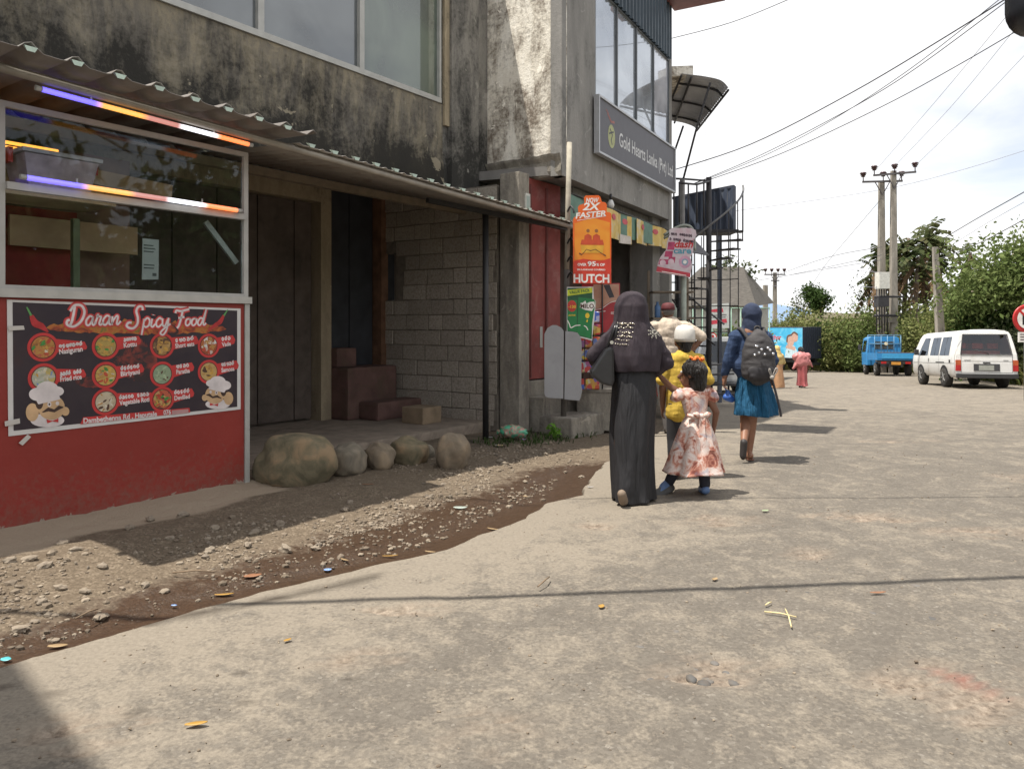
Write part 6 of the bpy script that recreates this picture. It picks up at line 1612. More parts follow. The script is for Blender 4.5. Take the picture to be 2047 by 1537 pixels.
WIREM = M('wire_black', (.07, .07, .085), .6); WIREG = M('wire_grey', (.25, .25, .30), .6)
CAB = [([(1338, 343, 14.2), (1500, 289, 13), (1700, 187, 11.5), (1900, 68, 10), (2070, -40, 8.8)], .013, WIREM, 'upper black cable from the office corner to the top right'),
       ([(1385, 368, 14.6), (1500, 320, 13.5), (1640, 250, 12), (1800, 158, 10.6), (2030, -10, 9)], .009, WIREM, 'cable from the stair landing running just below the upper black one'),
       ([(1385, 369, 14.7), (1505, 322, 13.6), (1640, 254, 12.2), (1810, 145, 10.7), (2010, -10, 9)], .008, WIREM, 'thin cable twisting along the stair landing cable'),
       ([(1400, 366, 14.6), (1560, 308, 13.2), (1760, 215, 11.6), (1920, 128, 10.4), (2070, 40, 9.4)], .010, WIREM, 'lowest of the cables rising from the stair landing'),
       ([(1340, 78, 14.0), (1460, 46, 13), (1580, -2, 12), (1640, -30, 11.6)], .009, WIREM, 'short cable at the top beside the office roof'),
       ([(1380, -20, 24), (1352, 20, 24), (1387, 158, 20)], .005, WIREG, 'hair thin wire dropping to the curved canopy'),
       ([(1411, 235, 18), (1411, 300, 18), (1412, 362, 18)], .005, WIREG, 'hair thin vertical wire behind the stair landing'),
       ([(1752, 339, 39.8), (1860, 215, 30), (1960, 96, 24), (2047, -10, 20)], .011, WIREG, 'thin line from the left insulator up to the right'),
       ([(1788, 333, 39.8), (1900, 215, 31), (2020, 70, 24), (2100, -30, 20)], .011, WIREG, 'thin line from the middle insulator up to the right'),
       ([(1830, 331, 39.8), (1930, 235, 32), (2047, 112, 26), (2120, 40, 22)], .011, WIREG, 'thin line from the right insulator up to the right'),
       ([(1470, 422, 46), (1640, 399, 46), (1790, 374, 44), (1930, 338, 42), (2090, 288, 40)], .018, WIREG, 'grey line sagging across the sky behind the twin poles'),
       ([(1884, 478, 32), (1960, 433, 26), (2060, 377, 20)], .022, WIREM, 'thick black service cable over the right hand bushes'),
       ([(1895, 495, 32), (1970, 448, 26), (2060, 397, 20)], .010, WIREG, 'thin cable under the thick service cable on the right'),
       ([(1868, 520, 30), (1905, 508, 28), (1970, 480, 24), (2060, 432, 19)], .018, WIREM, 'lower black cable running into the right hand tree'),
       ([(1758, 402, 39.5), (1700, 470, 44), (1650, 530, 52), (1610, 590, 60)], .016, WIREM, 'guy line slanting down left from the pale power pole'),
       ([(1762, 494, 39.5), (1650, 516, 48), (1549, 552, 69)], .022, WIREM, 'upper service line from the twin poles to the distant pole'),
       ([(1762, 510, 39.5), (1650, 535, 48), (1549, 556, 69)], .020, WIREM, 'second service line from the twin poles to the distant pole'),
       ([(1762, 520, 39.5), (1640, 540, 44), (1490, 565, 50), (1380, 585, 55)], .018, WIREM, 'lower service line passing over the roofed house'),
       ([(1762, 545, 39.5), (1640, 533, 44), (1500, 515, 50), (1400, 505, 55)], .014, WIREG, 'pale line crossing left behind the stair'),
       ([(1755, 575, 39.5), (1650, 570, 48), (1530, 572, 58)], .014, WIREG, 'pale low line to the bare distant pole')]
for pts, r, m_, lab in CAB:
    w = MB(m_); w.tube(bez([at(*p) for p in pts], 6), r*.72, 5, cap=False)
    tag(w.build('overhead_cable'), lab, 'cable', 'overhead cables')
for a, b, r, lab in (((-5.2, 2.9, 4.65), (6.2, 4.05, 4.4), .026, 'thick bundled cable overhead that shades the near road'), ((-3.9, 5.2, 5.2), (9.0, 5.6, 5.0), .010, 'thin cable overhead that shades the road behind the walkers')):
    a, b = Vector(a), Vector(b); w = MB(WIREM); w.tube([a.lerp(b, t/14)-Vector((0, 0, .35*math.sin(math.pi*t/14))) for t in range(15)], r, 6); tag(w.build('overhead_cable'), lab, 'cable', 'overhead cables')
# road sign at the right edge
rs = thing('road_sign', 'round no parking sign with a white plate on a post at the right edge', 'road sign', (11.6, 17, gz(0, 17)))
YS = 17.0; c = at(2052, 637, YS); T = V3(YS-.04)
w = MB(M('sign_red', (.5, .03, .03), .4)); w.lathe((c.x, YS, c.z), [(.32, 0), (.32, .02), (.30, .03)], 30, (0, -1, 0)); w.use(LW); w.disc(T, c.x, c.z, .235, .001, 30); w.use(M('sign_black', (.02, .02, .02), .5)); w.text(T, 'P', c.x-.12, c.z-.13, .36, .003, bold=.015); w.use(M('sign_red', (.5, .03, .03), .4)); w.stroke(T, [(c.x-.17, c.z+.17), (c.x+.17, c.z-.17)], .05, .005); w.build('disc', rs)
w = MB(LW); a, b = at(2034, 684, YS), at(2070, 664, YS); w.box(a.x, b.x, YS-.03, YS-.01, a.z, b.z); w.use(INKB); T = V3(YS-.03)
for k in range(3): w.stroke(T, [(a.x+.04, b.z-.05-.06*k), (a.x+.34-.05*k, b.z-.05-.06*k)], .022, .002)
w.build('plate', rs)
w = MB(M('sign_post', (.3, .3, .3), .5, metal=.3)); w.tube([(c.x, YS+.03, gz(0, YS)-.1), (c.x, YS+.03, c.z+.33)], .035, 10); w.build('post', rs)

# ================================================================== THE BANK AND ITS PLANTS
BASE = [(26, 4), (19.0, 12), (16.9, 19), (17.2, 24), (19.2, 30), (21.8, 36.5), (23.2, 42), (21.5, 48.5), (15, 53), (7, 56), (-4, 58), (-20, 60)]
bp_ = bez(BASE, 8); NB = len(bp_)
hs_ = [(-.3, -.15), (.4, .6), (1.2, 1.6), (2.4, 2.3), (5, 2.9), (10, 3.4), (24, 4.2)]
def bank_pt(i, k):
    i = min(max(i, 0), NB-1.001); i0 = int(i); p = bp_[i0].lerp(bp_[i0+1], i-i0)
    d = (bp_[min(i0+1, NB-1)]-bp_[max(i0-1, 0)]).normalized(); nrm = Vector((d.y, -d.x, 0))
    off = np.interp(k, range(len(hs_)), [h[0] for h in hs_]); h = np.interp(k, range(len(hs_)), [h[1] for h in hs_])
    q = p + nrm*off
    hk = .72 if p.x < 17 and p.y > 45 else 1.0
    return Vector((q.x, q.y, gz(0, p.y) + h*hk + .35*mnoise.noise(Vector((q.x*.35, q.y*.35, 0)))))
V = np.array([bank_pt(i*(NB-1)/150, k/3)[:] for i in range(151) for k in range(19)])
o = np_mesh('bank_terrain', V, grid_faces(151, 19), M('bank_soil', (.10, .085, .045), .95, .35, 2, .3), smooth=True); o['kind'] = 'structure'

def blades(name, pos, L, W, mat, lean=.5, parent=None, rg=None, up=.8):
    rg = rg or np.random.default_rng(3); N = len(pos)
    a = rg.random(N)*6.283; le = lean*(.3+rg.random(N)); L = L*(.6+.8*rg.random(N))
    d = np.stack([np.cos(a), np.sin(a), np.zeros(N)], -1); sd2 = np.stack([-np.sin(a), np.cos(a), np.zeros(N)], -1)*(W*(.6+.8*rg.random(N)))[:, None]
    z = np.array([0, 0, 1.0])
    p0 = pos; p1 = pos + d*(L*le*.25)[:, None] + z*(L*.55*up)[:, None]; p2 = pos + d*(L*le)[:, None] + z*(L*up*(1-.35*le))[:, None]
    Vv = np.stack([p0-sd2*.5, p0+sd2*.5, p1-sd2*.45, p1+sd2*.45, p2], 1).reshape(-1, 3)
    b = (np.arange(N)*5)[:, None, None]
    F = (np.array([[0, 1, 3], [0, 3, 2], [2, 3, 4]])[None] + b).reshape(-1, 3)
    return np_mesh(name, Vv, F, mat, parent)
GR1 = leafmat('tall_grass', [(.07, .09, .024), (.13, .14, .042), (.19, .18, .062), (.30, .25, .12), (.09, .12, .035)], .6, .35)
rg = np.random.default_rng(21)
def bank_rand(n, k0, k1, i0=0, i1=None):
    i1 = i1 or NB-1
    return np.array([bank_pt(i0+(i1-i0)*rg.random(), k0+(k1-k0)*rg.random())[:] for _ in range(n)])
P1 = np.vstack([bank_rand(26000, 0.2, 4.2, 8, NB-1), bank_rand(12000, 0.0, 2.2, 24, NB-1)])
o = blades('tall_grass', P1, np.full(len(P1), .95), .045, GR1, .7, rg=rg); tag(o, 'tall yellow green grass and reeds covering the bank', kind='stuff')

def leaves(name, P, size, mat, parent=None, rg=None, asp=.5, out=None):
    """many small folded leaves at the points P"""
    rg = rg or np.random.default_rng(2); N = len(P)
    d = rg.normal(size=(N, 3)); d[:, 2] -= .25
    if out is not None: d = d*.8 + out
    d /= np.linalg.norm(d, axis=1)[:, None]
    u = np.cross(d, rg.normal(size=(N, 3))); u /= np.linalg.norm(u, axis=1)[:, None]; nn = np.cross(d, u)
    s = (size*(.6+.8*rg.random(N)))[:, None]
    a = P; b = P + d*s*.5 + u*s*asp*.5 + nn*s*.08; c = P + d*s; e = P + d*s*.5 - u*s*asp*.5 + nn*s*.08
    V = np.stack([a, b, c, e], 1).reshape(-1, 3)
    F = np.arange(N*4).reshape(N, 4)
    return np_mesh(name, V, F, mat, parent)
def crown_points(n, c, r, rg, clumps=26, cr=.34):
    """points in leaf clumps spread over an uneven crown"""
    cc = rg.normal(size=(clumps, 3)); cc /= np.linalg.norm(cc, axis=1)[:, None]; cc *= (.35+.6*rg.random((clumps, 1)))
    cc[:, 2] = np.where(cc[:, 2] < -.55, -.35*rg.random(clumps), cc[:, 2])
    which = rg.integers(0, clumps, n); q = rg.normal(size=(n, 3))*cr*(.5+.8*rg.random((clumps, 1)))[which]*.62
    return (cc[which]+q)*np.array(r)+np.array(c), cc*np.array(r)+np.array(c)
def plant(name, label, cat, base, c, r, n, leaf, mat, group=None, trunk=.06, clumps=26, bark=None, seed=1, part=('crown', 'trunk'), cr=.34):
    rg = np.random.default_rng(seed)
    o = thing(name, label, cat, base, group)
    P, cc = crown_points(n, c, r, rg, clumps, cr)
    L = np.array(base)
    leaves(part[0], P-L, leaf, mat, o, rg)
    w = MB(bark or M('bark', (.16, .12, .09), .9, .3, 8, .3)); b = Vector(base)
    mid = Vector((c[0], c[1], c[2]-r[2]*.35)); w.tube(bez([b-Vector((0, 0, .2)), b.lerp(mid, .5)+Vector((.05, .03, 0)), mid], 4), [trunk*(1-.5*i/8) for i in range(9)], 7)
    for q in cc[:14]: w.tube([mid.lerp(b, .25*random.random()), (mid+Vector(q))/2+Vector((0, 0, -.1*r[2])), Vector(q)], [trunk*.4, trunk*.3, trunk*.12], 5)
    w.build(part[1], o)
    return o
LF = [leafmat('foliage_dark', [(.025, .048, .013), (.044, .08, .021), (.068, .112, .033)]), leafmat('foliage_mid', [(.068, .105, .027), (.108, .15, .045), (.16, .195, .07)]),
      leafmat('leaf_olive', [(.088, .115, .030), (.145, .168, .052), (.215, .22, .09)]), leafmat('foliage_grey', [(.045, .064, .033), (.072, .09, .046), (.11, .125, .064)])]
SHR = [  # px, top y, depth, half width, label, material, leaves, size
    (2010, 520, 30.0, 2.3, 'broad dark green bush with hanging yellow flowers above the white van', 0, 5200, .20),
    (1965, 590, 30.5, 1.8, 'light green bush right behind the white van roof', 1, 3400, .17),
    (2045, 640, 26.5, 1.6, 'grey green thicket behind the round road sign', 3, 3600, .15),
    (1915, 600, 32.0, 1.6, 'pale tangled bush left of the leaning pole', 2, 2800, .15),
    (1850, 612, 40, 1.7, 'low olive bush between the truck and the van', 2, 2600, .18),
    (1815, 600, 45, 2.0, 'leafy green bush behind the rack of the blue truck', 1, 2800, .20),
    (1735, 600, 45, 2.4, 'green bush left of the twin power poles', 1, 3000, .22),
    (1690, 625, 46.5, 2.0, 'yellowish bush in the hedge between the trucks', 2, 2600, .20),
    (1655, 640, 47.5, 1.6, 'dark bush right of the box truck', 0, 2400, .20),
    (1610, 612, 51, 2.4, 'olive bush above the box truck', 2, 2600, .22),
    (1560, 622, 53, 2.2, 'pale green bush left above the box truck', 2, 2400, .22),
    (1695, 680, 46, 1.5, 'reedy bush at the foot of the hedge', 2, 2400, .2),
    (1720, 690, 45, 1.3, 'dark reedy bush left of the blue truck cab', 1, 2000, .2),
    (1770, 588, 47, 2.2, 'tall olive bush under the banana plants by the twin poles', 2, 2800, .2),
    (1840, 590, 48, 2.2, 'tall green bush under the tallest banana plant', 1, 2800, .2),
    (1895, 585, 42, 2.0, 'tall olive bush between the leaning pole and the right hand trees', 2, 2800, .19),
    (1480, 640, 27, 1.5, 'green bush before the tiled roof house', 1, 2400, .16)]
for i, (px, py, Y, hw, lab, mi, n, sz) in enumerate(SHR):
    t = at(px, py, Y); zb = gz(0, Y)-.2
    hz = max((t.z-zb)/2, .8)
    plant('shrub', lab, 'shrub', (t.x, Y, zb), (t.x, Y, t.z-hz*.98), (hw, hw*.8, hz*1.0), n, np.full(n, sz), LF[mi], 'shrubs on the bank', .05, 26, seed=40+i)
# trees
t = at(2040, 455, 27); plant('leafy_tree', 'large bright green tree at the right edge of the bank', 'tree', (t.x+.6, 27.5, 1.0), (t.x+.5, 27.5, 3.15), (2.8, 2.4, 1.55), 9000, np.full(9000, .19), LF[1], 'trees', .16, 40, seed=5)
t = at(1975, 560, 30); plant('leafy_tree', 'smaller green tree left of the bright tree over the van', 'tree', (t.x, 30, 1.0), (t.x, 30, 2.3), (1.8, 1.8, 1.05), 4200, np.full(4200, .19), LF[1], 'trees', .1, 26, seed=6)
t = at(1640, 580, 60); plant('leafy_tree', 'small round dark tree on the far hedge line', 'tree', (t.x, 60, -.2), (t.x, 60, 3.5), (1.15, 1.0, 1.5), 2600, np.full(2600, .24), LF[0], 'trees', .1, 18, seed=7)
t = at(1605, 590, 62); plant('leafy_tree', 'thin sparse tree left of the round dark tree', 'tree', (t.x, 62, -.2), (t.x, 62, 2.9), (1.5, 1.0, 1.4), 420, np.full(420, .22), LF[3], 'trees', .06, 24, seed=8)
t = at(1738, 560, 47); plant('leafy_tree', 'bare twiggy tree left of the twin poles', 'tree', (t.x, 47, .3), (t.x, 47, 3.4), (1.5, 1.0, 1.3), 300, np.full(300, .2), LF[3], 'trees', .07, 24, seed=9)
t = at(1455, 515, 33); plant('leafy_tree', 'light foliage of a tree seen through the spiral stair', 'tree', (t.x, 33, gz(0, 33)), (t.x, 33, 3.4), (1.5, 1.2, 1.2), 900, np.full(900, .22), LF[3], 'trees', .08, 22, seed=10)
# banana plants with torn drooping leaves
BANL = leafmat('banana_leaf', [(.03, .05, .016), (.05, .075, .026), (.075, .095, .036), (.09, .085, .04)], .45, .3)
DEAD = leafmat('banana_dead', [(.12, .075, .04), (.18, .12, .065), (.09, .06, .04)], .8, .2)
BSTEM = M('banana_stem', (.13, .10, .075), .85, .35, 5, .2)
def banana(px, base_py, top_py, Y, n, seed, label, spread=1.0):
    rg_ = random.Random(seed); b = at(px, base_py, Y); t = at(px, top_py, Y); H = t.z-b.z
    o = thing('banana_plant', label, 'banana plant', (b.x, Y, b.z), 'banana plants on the bank')
    w = MB(BSTEM); st = bez([(b.x, Y, b.z-2.2), (b.x, Y, b.z-.3), (b.x+rg_.uniform(-.15, .15), Y, b.z+H*.35), (b.x+rg_.uniform(-.3, .3), Y, b.z+H*.74)], 4); w.tube(st, [.17-.007*i for i in range(len(st))], 9); w.build('stem', o)
    cr_ = st[-1]; lv = MB(BANL); dd = lv
    for k in range(n+5):
        dead = k >= n
        az = k*2.4+rg_.uniform(-.4, .4); L = H*rg_.uniform(.34, .56)*spread; el = rg_.uniform(.15, 1.5) if not dead else rg_.uniform(-1.2, -.3)
        cr_ = st[-1].lerp(st[len(st)//2], rg_.random()**1.5*.75)
        mbx = dd if dead else lv; d = Vector((math.cos(az), math.sin(az), 0))
        lv.use(DEAD if dead else BANL); prev = None; N = 11
        for i in range(N+1):
            t_ = i/N; p = cr_ + d*(L*t_*math.cos(el)+L*.2*t_*t_) + Vector((0, 0, L*(t_*math.sin(el) - (.30+.75*math.cos(el) if not dead else .9)*t_**2.2)))
            if prev is not None and i > 1:
                tang = (p-prev).normalized(); sd3 = tang.cross(Vector((0, 0, 1))); sd3 = sd3.normalized() if sd3.length > .05 else Vector((1, 0, 0))
                W = .46*math.sin(math.pi*min(1, .12+t_*.9))**.7*(H/5)
                for s in (-1, 1):
                    if rg_.random() < .08: continue
                    dr = Vector((0, 0, -rg_.uniform(.15, .9)))
                    q0, q1 = prev.lerp(p, rg_.uniform(0, .15)), prev.lerp(p, rg_.uniform(.85, 1))
                    e0 = q0 + (sd3*s+dr+tang*.3).normalized()*W*rg_.uniform(.8, 1.15); e1 = q1 + (sd3*s+dr+tang*.3).normalized()*W*rg_.uniform(.8, 1.1)
                    mbx.add([q0, q1, e1, e0], [(0, 1, 2, 3)])
            prev = p
    lv.build('crown', o); 
    return o
banana(1752, 600, 470, 46, 17, 1, 'banana plant left of the twin power poles')
banana(1808, 602, 432, 48, 21, 2, 'tallest banana plant right of the twin power poles', 1.1)
banana(1850, 600, 440, 47, 20, 3, 'ragged banana plant with fronds drooping by the slim leaning pole', 1.1)
banana(1882, 600, 455, 50, 18, 4, 'dry browned banana plant right of the slim leaning pole', 1.0)
banana(1935, 575, 480, 44, 15, 5, 'smaller banana plant standing alone near the right hand trees', .95)
banana(1830, 606, 480, 44, 16, 6, 'short banana plant in front of the tall clump', .9)
banana(1780, 604, 470, 50, 17, 7, 'banana plant half hidden behind the twin poles', 1.0)
FLW = M('flower_yellow', (.65, .52, .16), .6, .2); FLC = M('flower_cream', (.62, .52, .40), .6, .2)
fl = [(1962, 560, 27.6, FLW), (1974, 558, 27.6, FLC), (1945, 582, 27.5, FLC), (2025, 512, 27.0, FLC), (2046, 545, 27, FLC), (1690, 612, 43, FLC), (2038, 512, 27, FLC)]
for px, py, Y, m_ in fl:
    c = at(px, py, Y); w = MB(m_); w.lathe(c, [(.012, .12), (.02, .05), (.04, .01), (.065, -.03)], 8, (.2*random.random(), -.1, 1)); tag(w.build('trumpet_flower'), 'pale yellow trumpet flower hanging from the bushes on the bank', 'flower', 'trumpet flowers')
# weeds by the shop step
WD = leafmat('weed', [(.02, .04, .012), (.04, .07, .02), (.06, .10, .03)])
rg2 = np.random.default_rng(33)
wp = [MF.P(s, w_, 0)[:] for s, w_ in zip(rg2.uniform(-1.3, .9, 420), rg2.normal(.45, .16, 420))]
wp = np.array(wp); wp[:, 2] = soil_h(wp[:, 0], wp[:, 1])
o = blades('weeds', wp, np.full(len(wp), .09), .012, WD, 1.2, rg=rg2); tag(o, 'low weeds and moss along the foot of the pillar and step', kind='stuff')
c = at(1108, 866, 9.0); zc = float(soil_h(np.array([c.x]), np.array([9.0]))[0])
o = thing('small_plant', 'bright green leafy seedling by the concrete step', 'plant', (c.x, 9.0, zc))
P = rg2.normal(size=(46, 3))*np.array([.045, .04, .05])+np.array([0, 0, .11]); leaves('leaf', P, np.full(46, .075), leafmat('seedling', [(.10, .22, .03), (.16, .32, .05)]), o, rg2)
w = MB(M('stem_green', (.12, .2, .05), .7)); w.tube([(c.x, 9.0, zc-.02), (c.x+.01, 9.0, zc+.15)], .005, 5); w.build('stem', o)

# trees across the street, behind the viewer: they stand in the windows' reflections
for i, (x, y, h) in enumerate(((17, -9, 7), (21, -2, 8), (13, -16, 8), (24, 5, 8))):
    plant('street_tree', 'broad tree across the street behind the viewer', 'tree', (x, y, -.1), (x, y, h*.55), (4.6, 4.6, h*.5), 2600, np.full(2600, .62), LF[i % 3], 'trees across the street', .2, 30, seed=200+i)

# ================================================================== PEOPLE
from mathutils.bvhtree import BVHTree
SKD = M('skin_dark', (.16, .075, .045), .55, .12, 14); SKM = M('skin_brown', (.26, .125, .075), .5, .1, 14)
def head_prims(c, yaw=0.0, s=1.0, tilt=0.0):
    c = Vector(c); f = Vector((math.sin(yaw), math.cos(yaw), -tilt)).normalized(); r = Vector((f.y, -f.x, 0)).normalized(); u = Vector((0, 0, 1))
    P = lambda a, b, d: tuple(c + r*a*s + f*b*s + u*d*s)
    return [('e', P(0, -.008, .02), (.076*s, .094*s, .098*s), (0, 0, -yaw)), ('c', P(0, .03, -.05), P(0, .055, -.085), .062*s, .034*s),
            ('c', P(0, .08, .01), P(0, .112, -.032), .012*s, .018*s), ('e', P(.078, -.005, -.01), (.014*s, .02*s, .03*s), (0, 0, -yaw)), ('e', P(-.078, -.005, -.01), (.014*s, .02*s, .03*s), (0, 0, -yaw)),
            ('c', P(0, .082, -.064), P(0, .088, -.064), .018*s, .016*s), ('c', P(0, -.02, -.05), P(0, -.03, -.17), .056*s, .058*s)]
def face_parts(body, c, yaw=0.0, s=1.0):
    c = Vector(c); f = Vector((math.sin(yaw), math.cos(yaw), 0)); r = Vector((f.y, -f.x, 0)); u = Vector((0, 0, 1))
    P = lambda a, b, d: c + r*a*s + f*b*s + u*d*s
    for k in (-1, 1):
        w = MB(M('eye_white', (.6, .58, .55), .3)); w.lathe(P(k*.032, .084, .012), [(.002, -.01*s), (.013*s, -.004*s), (.013*s, .002*s), (.002, .006*s)], 10, f); w.use(M('eye_dark', (.015, .01, .008), .2)); w.lathe(P(k*.032, .088, .012), [(.007*s, 0), (.006*s, .003*s), (.001, .004*s)], 8, f)
        w.build('eye', body, local=True)
    w = MB(M('lip', (.28, .09, .07), .5)); w.tube([P(-.024, .094, -.064), P(-.01, .103, -.061), P(.01, .103, -.061), P(.024, .094, -.064)], [.003*s, .006*s, .006*s, .003*s], 6); w.build('mouth', body, local=True)
def hand_prims(w, d, side, s=1.0, curl=.6):
    """palm, four unequal bent fingers and a thumb: w wrist, d pointing way, side across the palm to the thumb"""
    w = Vector(w); d = Vector(d).normalized(); t = Vector(side); t = (t - d*t.dot(d)).normalized(); n = d.cross(t)
    P = lambda a, b, c: w + d*a*s + t*b*s + n*c*s
    out = [('c', P(0, 0, 0), P(.03, 0, 0), .026*s, .030*s)]
    for k, (b, L) in enumerate(((.030, .070), (.010, .078), (-.010, .072), (-.029, .058))):
        k0 = P(.085, b*.95, 0); out.append(('c', P(.03, b*.75, 0), k0, .017*s, .0125*s))
        k1 = k0 + (d*math.cos(curl*.5) + n*math.sin(curl*.5))*L*.5*s; k2 = k1 + (d*math.cos(curl*1.4) + n*math.sin(curl*1.4))*L*.5*s
        out += [('c', tuple(k0), tuple(k1), .0105*s, .0095*s), ('c', tuple(k1), tuple(k2), .0095*s, .0075*s)]
    t0 = P(.025, .030, .005); t1 = P(.058, .056, .014); t2 = P(.088, .058, .022)
    out += [('c', tuple(P(.012, .015, 0)), tuple(t0), .018*s, .014*s), ('c', tuple(t0), tuple(t1), .014*s, .011*s), ('c', tuple(t1), tuple(t2), .011*s, .008*s)]
    return [(a, tuple(p), tuple(q), r0, r1) for a, p, q, r0, r1 in out]
def person(label, loc, prims, skin, voxel=.011):
    me = blob(prims, voxel, 5)
    b = link_mesh('person', me, None, [skin]); b.location = loc
    return tag(b, label, 'person')
def cloth_noise(amp, sc, seed=0, stretch=(1, 1, 1)):
    def f(c):
        q = Vector((c.x*sc*stretch[0]+seed, c.y*sc*stretch[1], c.z*sc*stretch[2]))
        v = mnoise.noise_vector(q)*amp + mnoise.noise_vector(q*2.3)*amp*.4
        return c + v
    return f
def skirt(mb, rings_, folds, n=72, seed=1, close=True):
    """rings_: (cx, cy, z, rx, ry, foldamp); folds: list of (count, phase, drift, weight)"""
    rg_ = random.Random(seed); out = []
    R_ = bez([(r[0], r[1], r[2]) for r in rings_], 5); A = np.array(rings_); tt = np.linspace(0, len(rings_)-1, len(R_))
    rx = np.interp(tt, range(len(A)), A[:, 3]); ry = np.interp(tt, range(len(A)), A[:, 4]); fa = np.interp(tt, range(len(A)), A[:, 5])
    for i, c in enumerate(R_):
        pts = []
        for k in range(n):
            a = 2*math.pi*k/n; q = tt[i]/(len(A)-1)
            fo = sum(wt*math.sin(cn*a+ph+dr*q) for cn, ph, dr, wt in folds) + .5*mnoise.noise(Vector((math.cos(a)*2.2+seed, math.sin(a)*2.2, q*3)))
            m_ = 1+fa[i]*fo
            pts.append((c.x+math.cos(a)*rx[i]*m_, c.y+math.sin(a)*ry[i]*m_, c.z + (fa[i]*.04*math.sin(3*a+seed) if i == len(R_)-1 else 0)))
        out.append(pts)
    mb.rings(out[::-1], cap=close)
    return mb
def surf(o):
    me = o.data
    t = BVHTree.FromPolygons([v.co for v in me.vertices], [tuple(p.vertices) for p in me.polygons])
    def hit(x, z, y0=-1.5):
        h = t.ray_cast(Vector((x, y0, z)), Vector((0, 1, 0)))
        return h[0]
    return hit

# ---- woman in a long dark gown
L0 = Vector(((1262-CX)/FPX*5.77, 5.77, 0.0))
W = person('woman in a long dark gown and purple grey headscarf carrying a handbag', L0,
           head_prims((0, .02, 1.47)) + [('c', (0, .02, 1.30), (0, .02, 1.0), .085, .085), ('c', (0, .02, 1.0), (0, .02, .85), .095, .10), ('c', (-.06, 0, .85), (-.085, -.05, .45), .08, .055), ('c', (-.085, -.05, .45), (-.09, -.10, .10), .055, .038),
            ('c', (.07, 0, .85), (.08, .02, .45), .08, .055), ('c', (.08, .02, .45), (.08, .06, .07), .055, .038), ('c', (-.15, 0, 1.26), (-.27, .02, 1.12), .05, .042), ('c', (-.27, .02, 1.12), (-.235, .14, 1.0), .042, .028),
            ('c', (.16, 0, 1.25), (.25, .0, 1.05), .05, .042), ('c', (.25, 0, 1.05), (.165, .06, .97), .042, .028)] + hand_prims((-.235, .14, 1.0), (.3, .9, -.3), (1, 0, .3), .9, .9) + hand_prims((.165, .06, .97), (-.1, .8, -.5), (-1, 0, 0), .9, .8), SKD, .010)
face_parts(W, (0, .02, 1.47))
PUR = M('scarf_purple_grey', (.050, .037, .044), .85, .12, 30, .15, sheen=.05)
GOWN = M('gown_charcoal', (.021, .021, .024), .65, .12, 40, .12, spec=.35)
GOWN = drape('gown_cloth', (.021, .021, .024), .65, .35, .9, 5.5, .25)
PUR = drape('scarf_cloth', (.046, .037, .045), .85, .2, .7, 5.5, .9)
sk = MB(GOWN)
skirt(sk, [(.015, .01, 1.14, .13, .095, .02), (.018, 0, .98, .162, .135, .03), (.015, 0, .80, .170, .155, .06), (.0, -.01, .55, .165, .16, .10), (-.004, -.02, .30, .155, .165, .15), (-.006, -.03, .12, .152, .18, .19), (.004, -.03, .022, .158, .188, .20)],
      [(3, .4, 1.2, .6), (5, 1.1, -.8, .5), (8, 2.0, .6, .25)], 96, 3)
gown = sk.build('gown', W, local=True)
top = blob_obj('tunic', [('c', (-.14, 0, 1.24), (.16, 0, 1.23), .075, .078), ('c', (0, .01, 1.2), (.01, .01, 1.02), .10, .11), ('c', (-.165, 0, 1.235), (-.288, .02, 1.12), .068, .060), ('c', (-.288, .02, 1.12), (-.242, .13, 1.01), .058, .044),
                         ('c', (.175, 0, 1.22), (.268, .0, 1.06), .070, .062), ('c', (.268, 0, 1.06), (.185, .05, .985), .060, .046)], PUR, W, .010, 5, cloth_noise(.008, 8, 2, (1, 1, 2.6)))
hm = MB(PUR)
skirt(hm, [(.005, .015, 1.612, .012, .012, 0), (.004, .014, 1.60, .062, .066, 0), (.003, .012, 1.565, .104, .112, .0), (0, .01, 1.50, .128, .140, .0), (0, .006, 1.43, .132, .138, .01), (0, 0, 1.375, .138, .132, .02), (.003, -.005, 1.32, .172, .136, .025),
           (.006, -.008, 1.265, .222, .142, .03), (.01, -.01, 1.20, .232, .152, .045), (.014, -.015, 1.12, .218, .160, .06), (.020, -.015, 1.05, .198, .160, .085), (.026, -.012, 1.0, .184, .152, .10)],
      [(4, .7, 2.2, .5), (7, 1.6, -1.6, .45), (11, .2, 1.0, .2)], 110, 12)
hj = hm.build('headscarf', W, local=True)
hit = surf(hj)
bead = MB(M('silver_bead', (.55, .50, .42), .22, .2, metal=.8)); rr = random.Random(5)
def beads(lst):
    for px, py, r in lst:
        x, z = (px-1262)/260, (1003-py)/260; h = hit(x, z)
        if h is not None: bead.lathe(h+Vector((0, .004, 0)), [(.001, -r*.2), (r*.8, -.0), (r, r*.5), (r*.6, r*1.1), (.001, r*1.35)], 8, (0, -1, 0))
lst = []
for row, (y0, x0, x1, rr_) in enumerate(((648, 1232, 1264, .008), (656, 1228, 1262, .007), (665, 1227, 1261, .008), (673, 1226, 1258, .007), (680, 1226, 1253, .0065), (689, 1226, 1250, .0065))):
    x = x0
    while x < x1: lst.append((x, y0+(x-x0)*.06+rr.uniform(-1.2, 1.2), rr_*rr.uniform(.6, 1.25))); x += rr.uniform(2.6, 4.6)
lst += [(1240, 650, .014), (1250, 653, .011), (1252, 668, .011), (1213, 653, .010), (1215, 660, .009)]
beads(lst); bo2 = bead.build('beadwork', W, local=True); bo2['kind'] = 'stuff'
emb = MB(M('embroidery', (.22, .21, .18), .5, .3, 40))
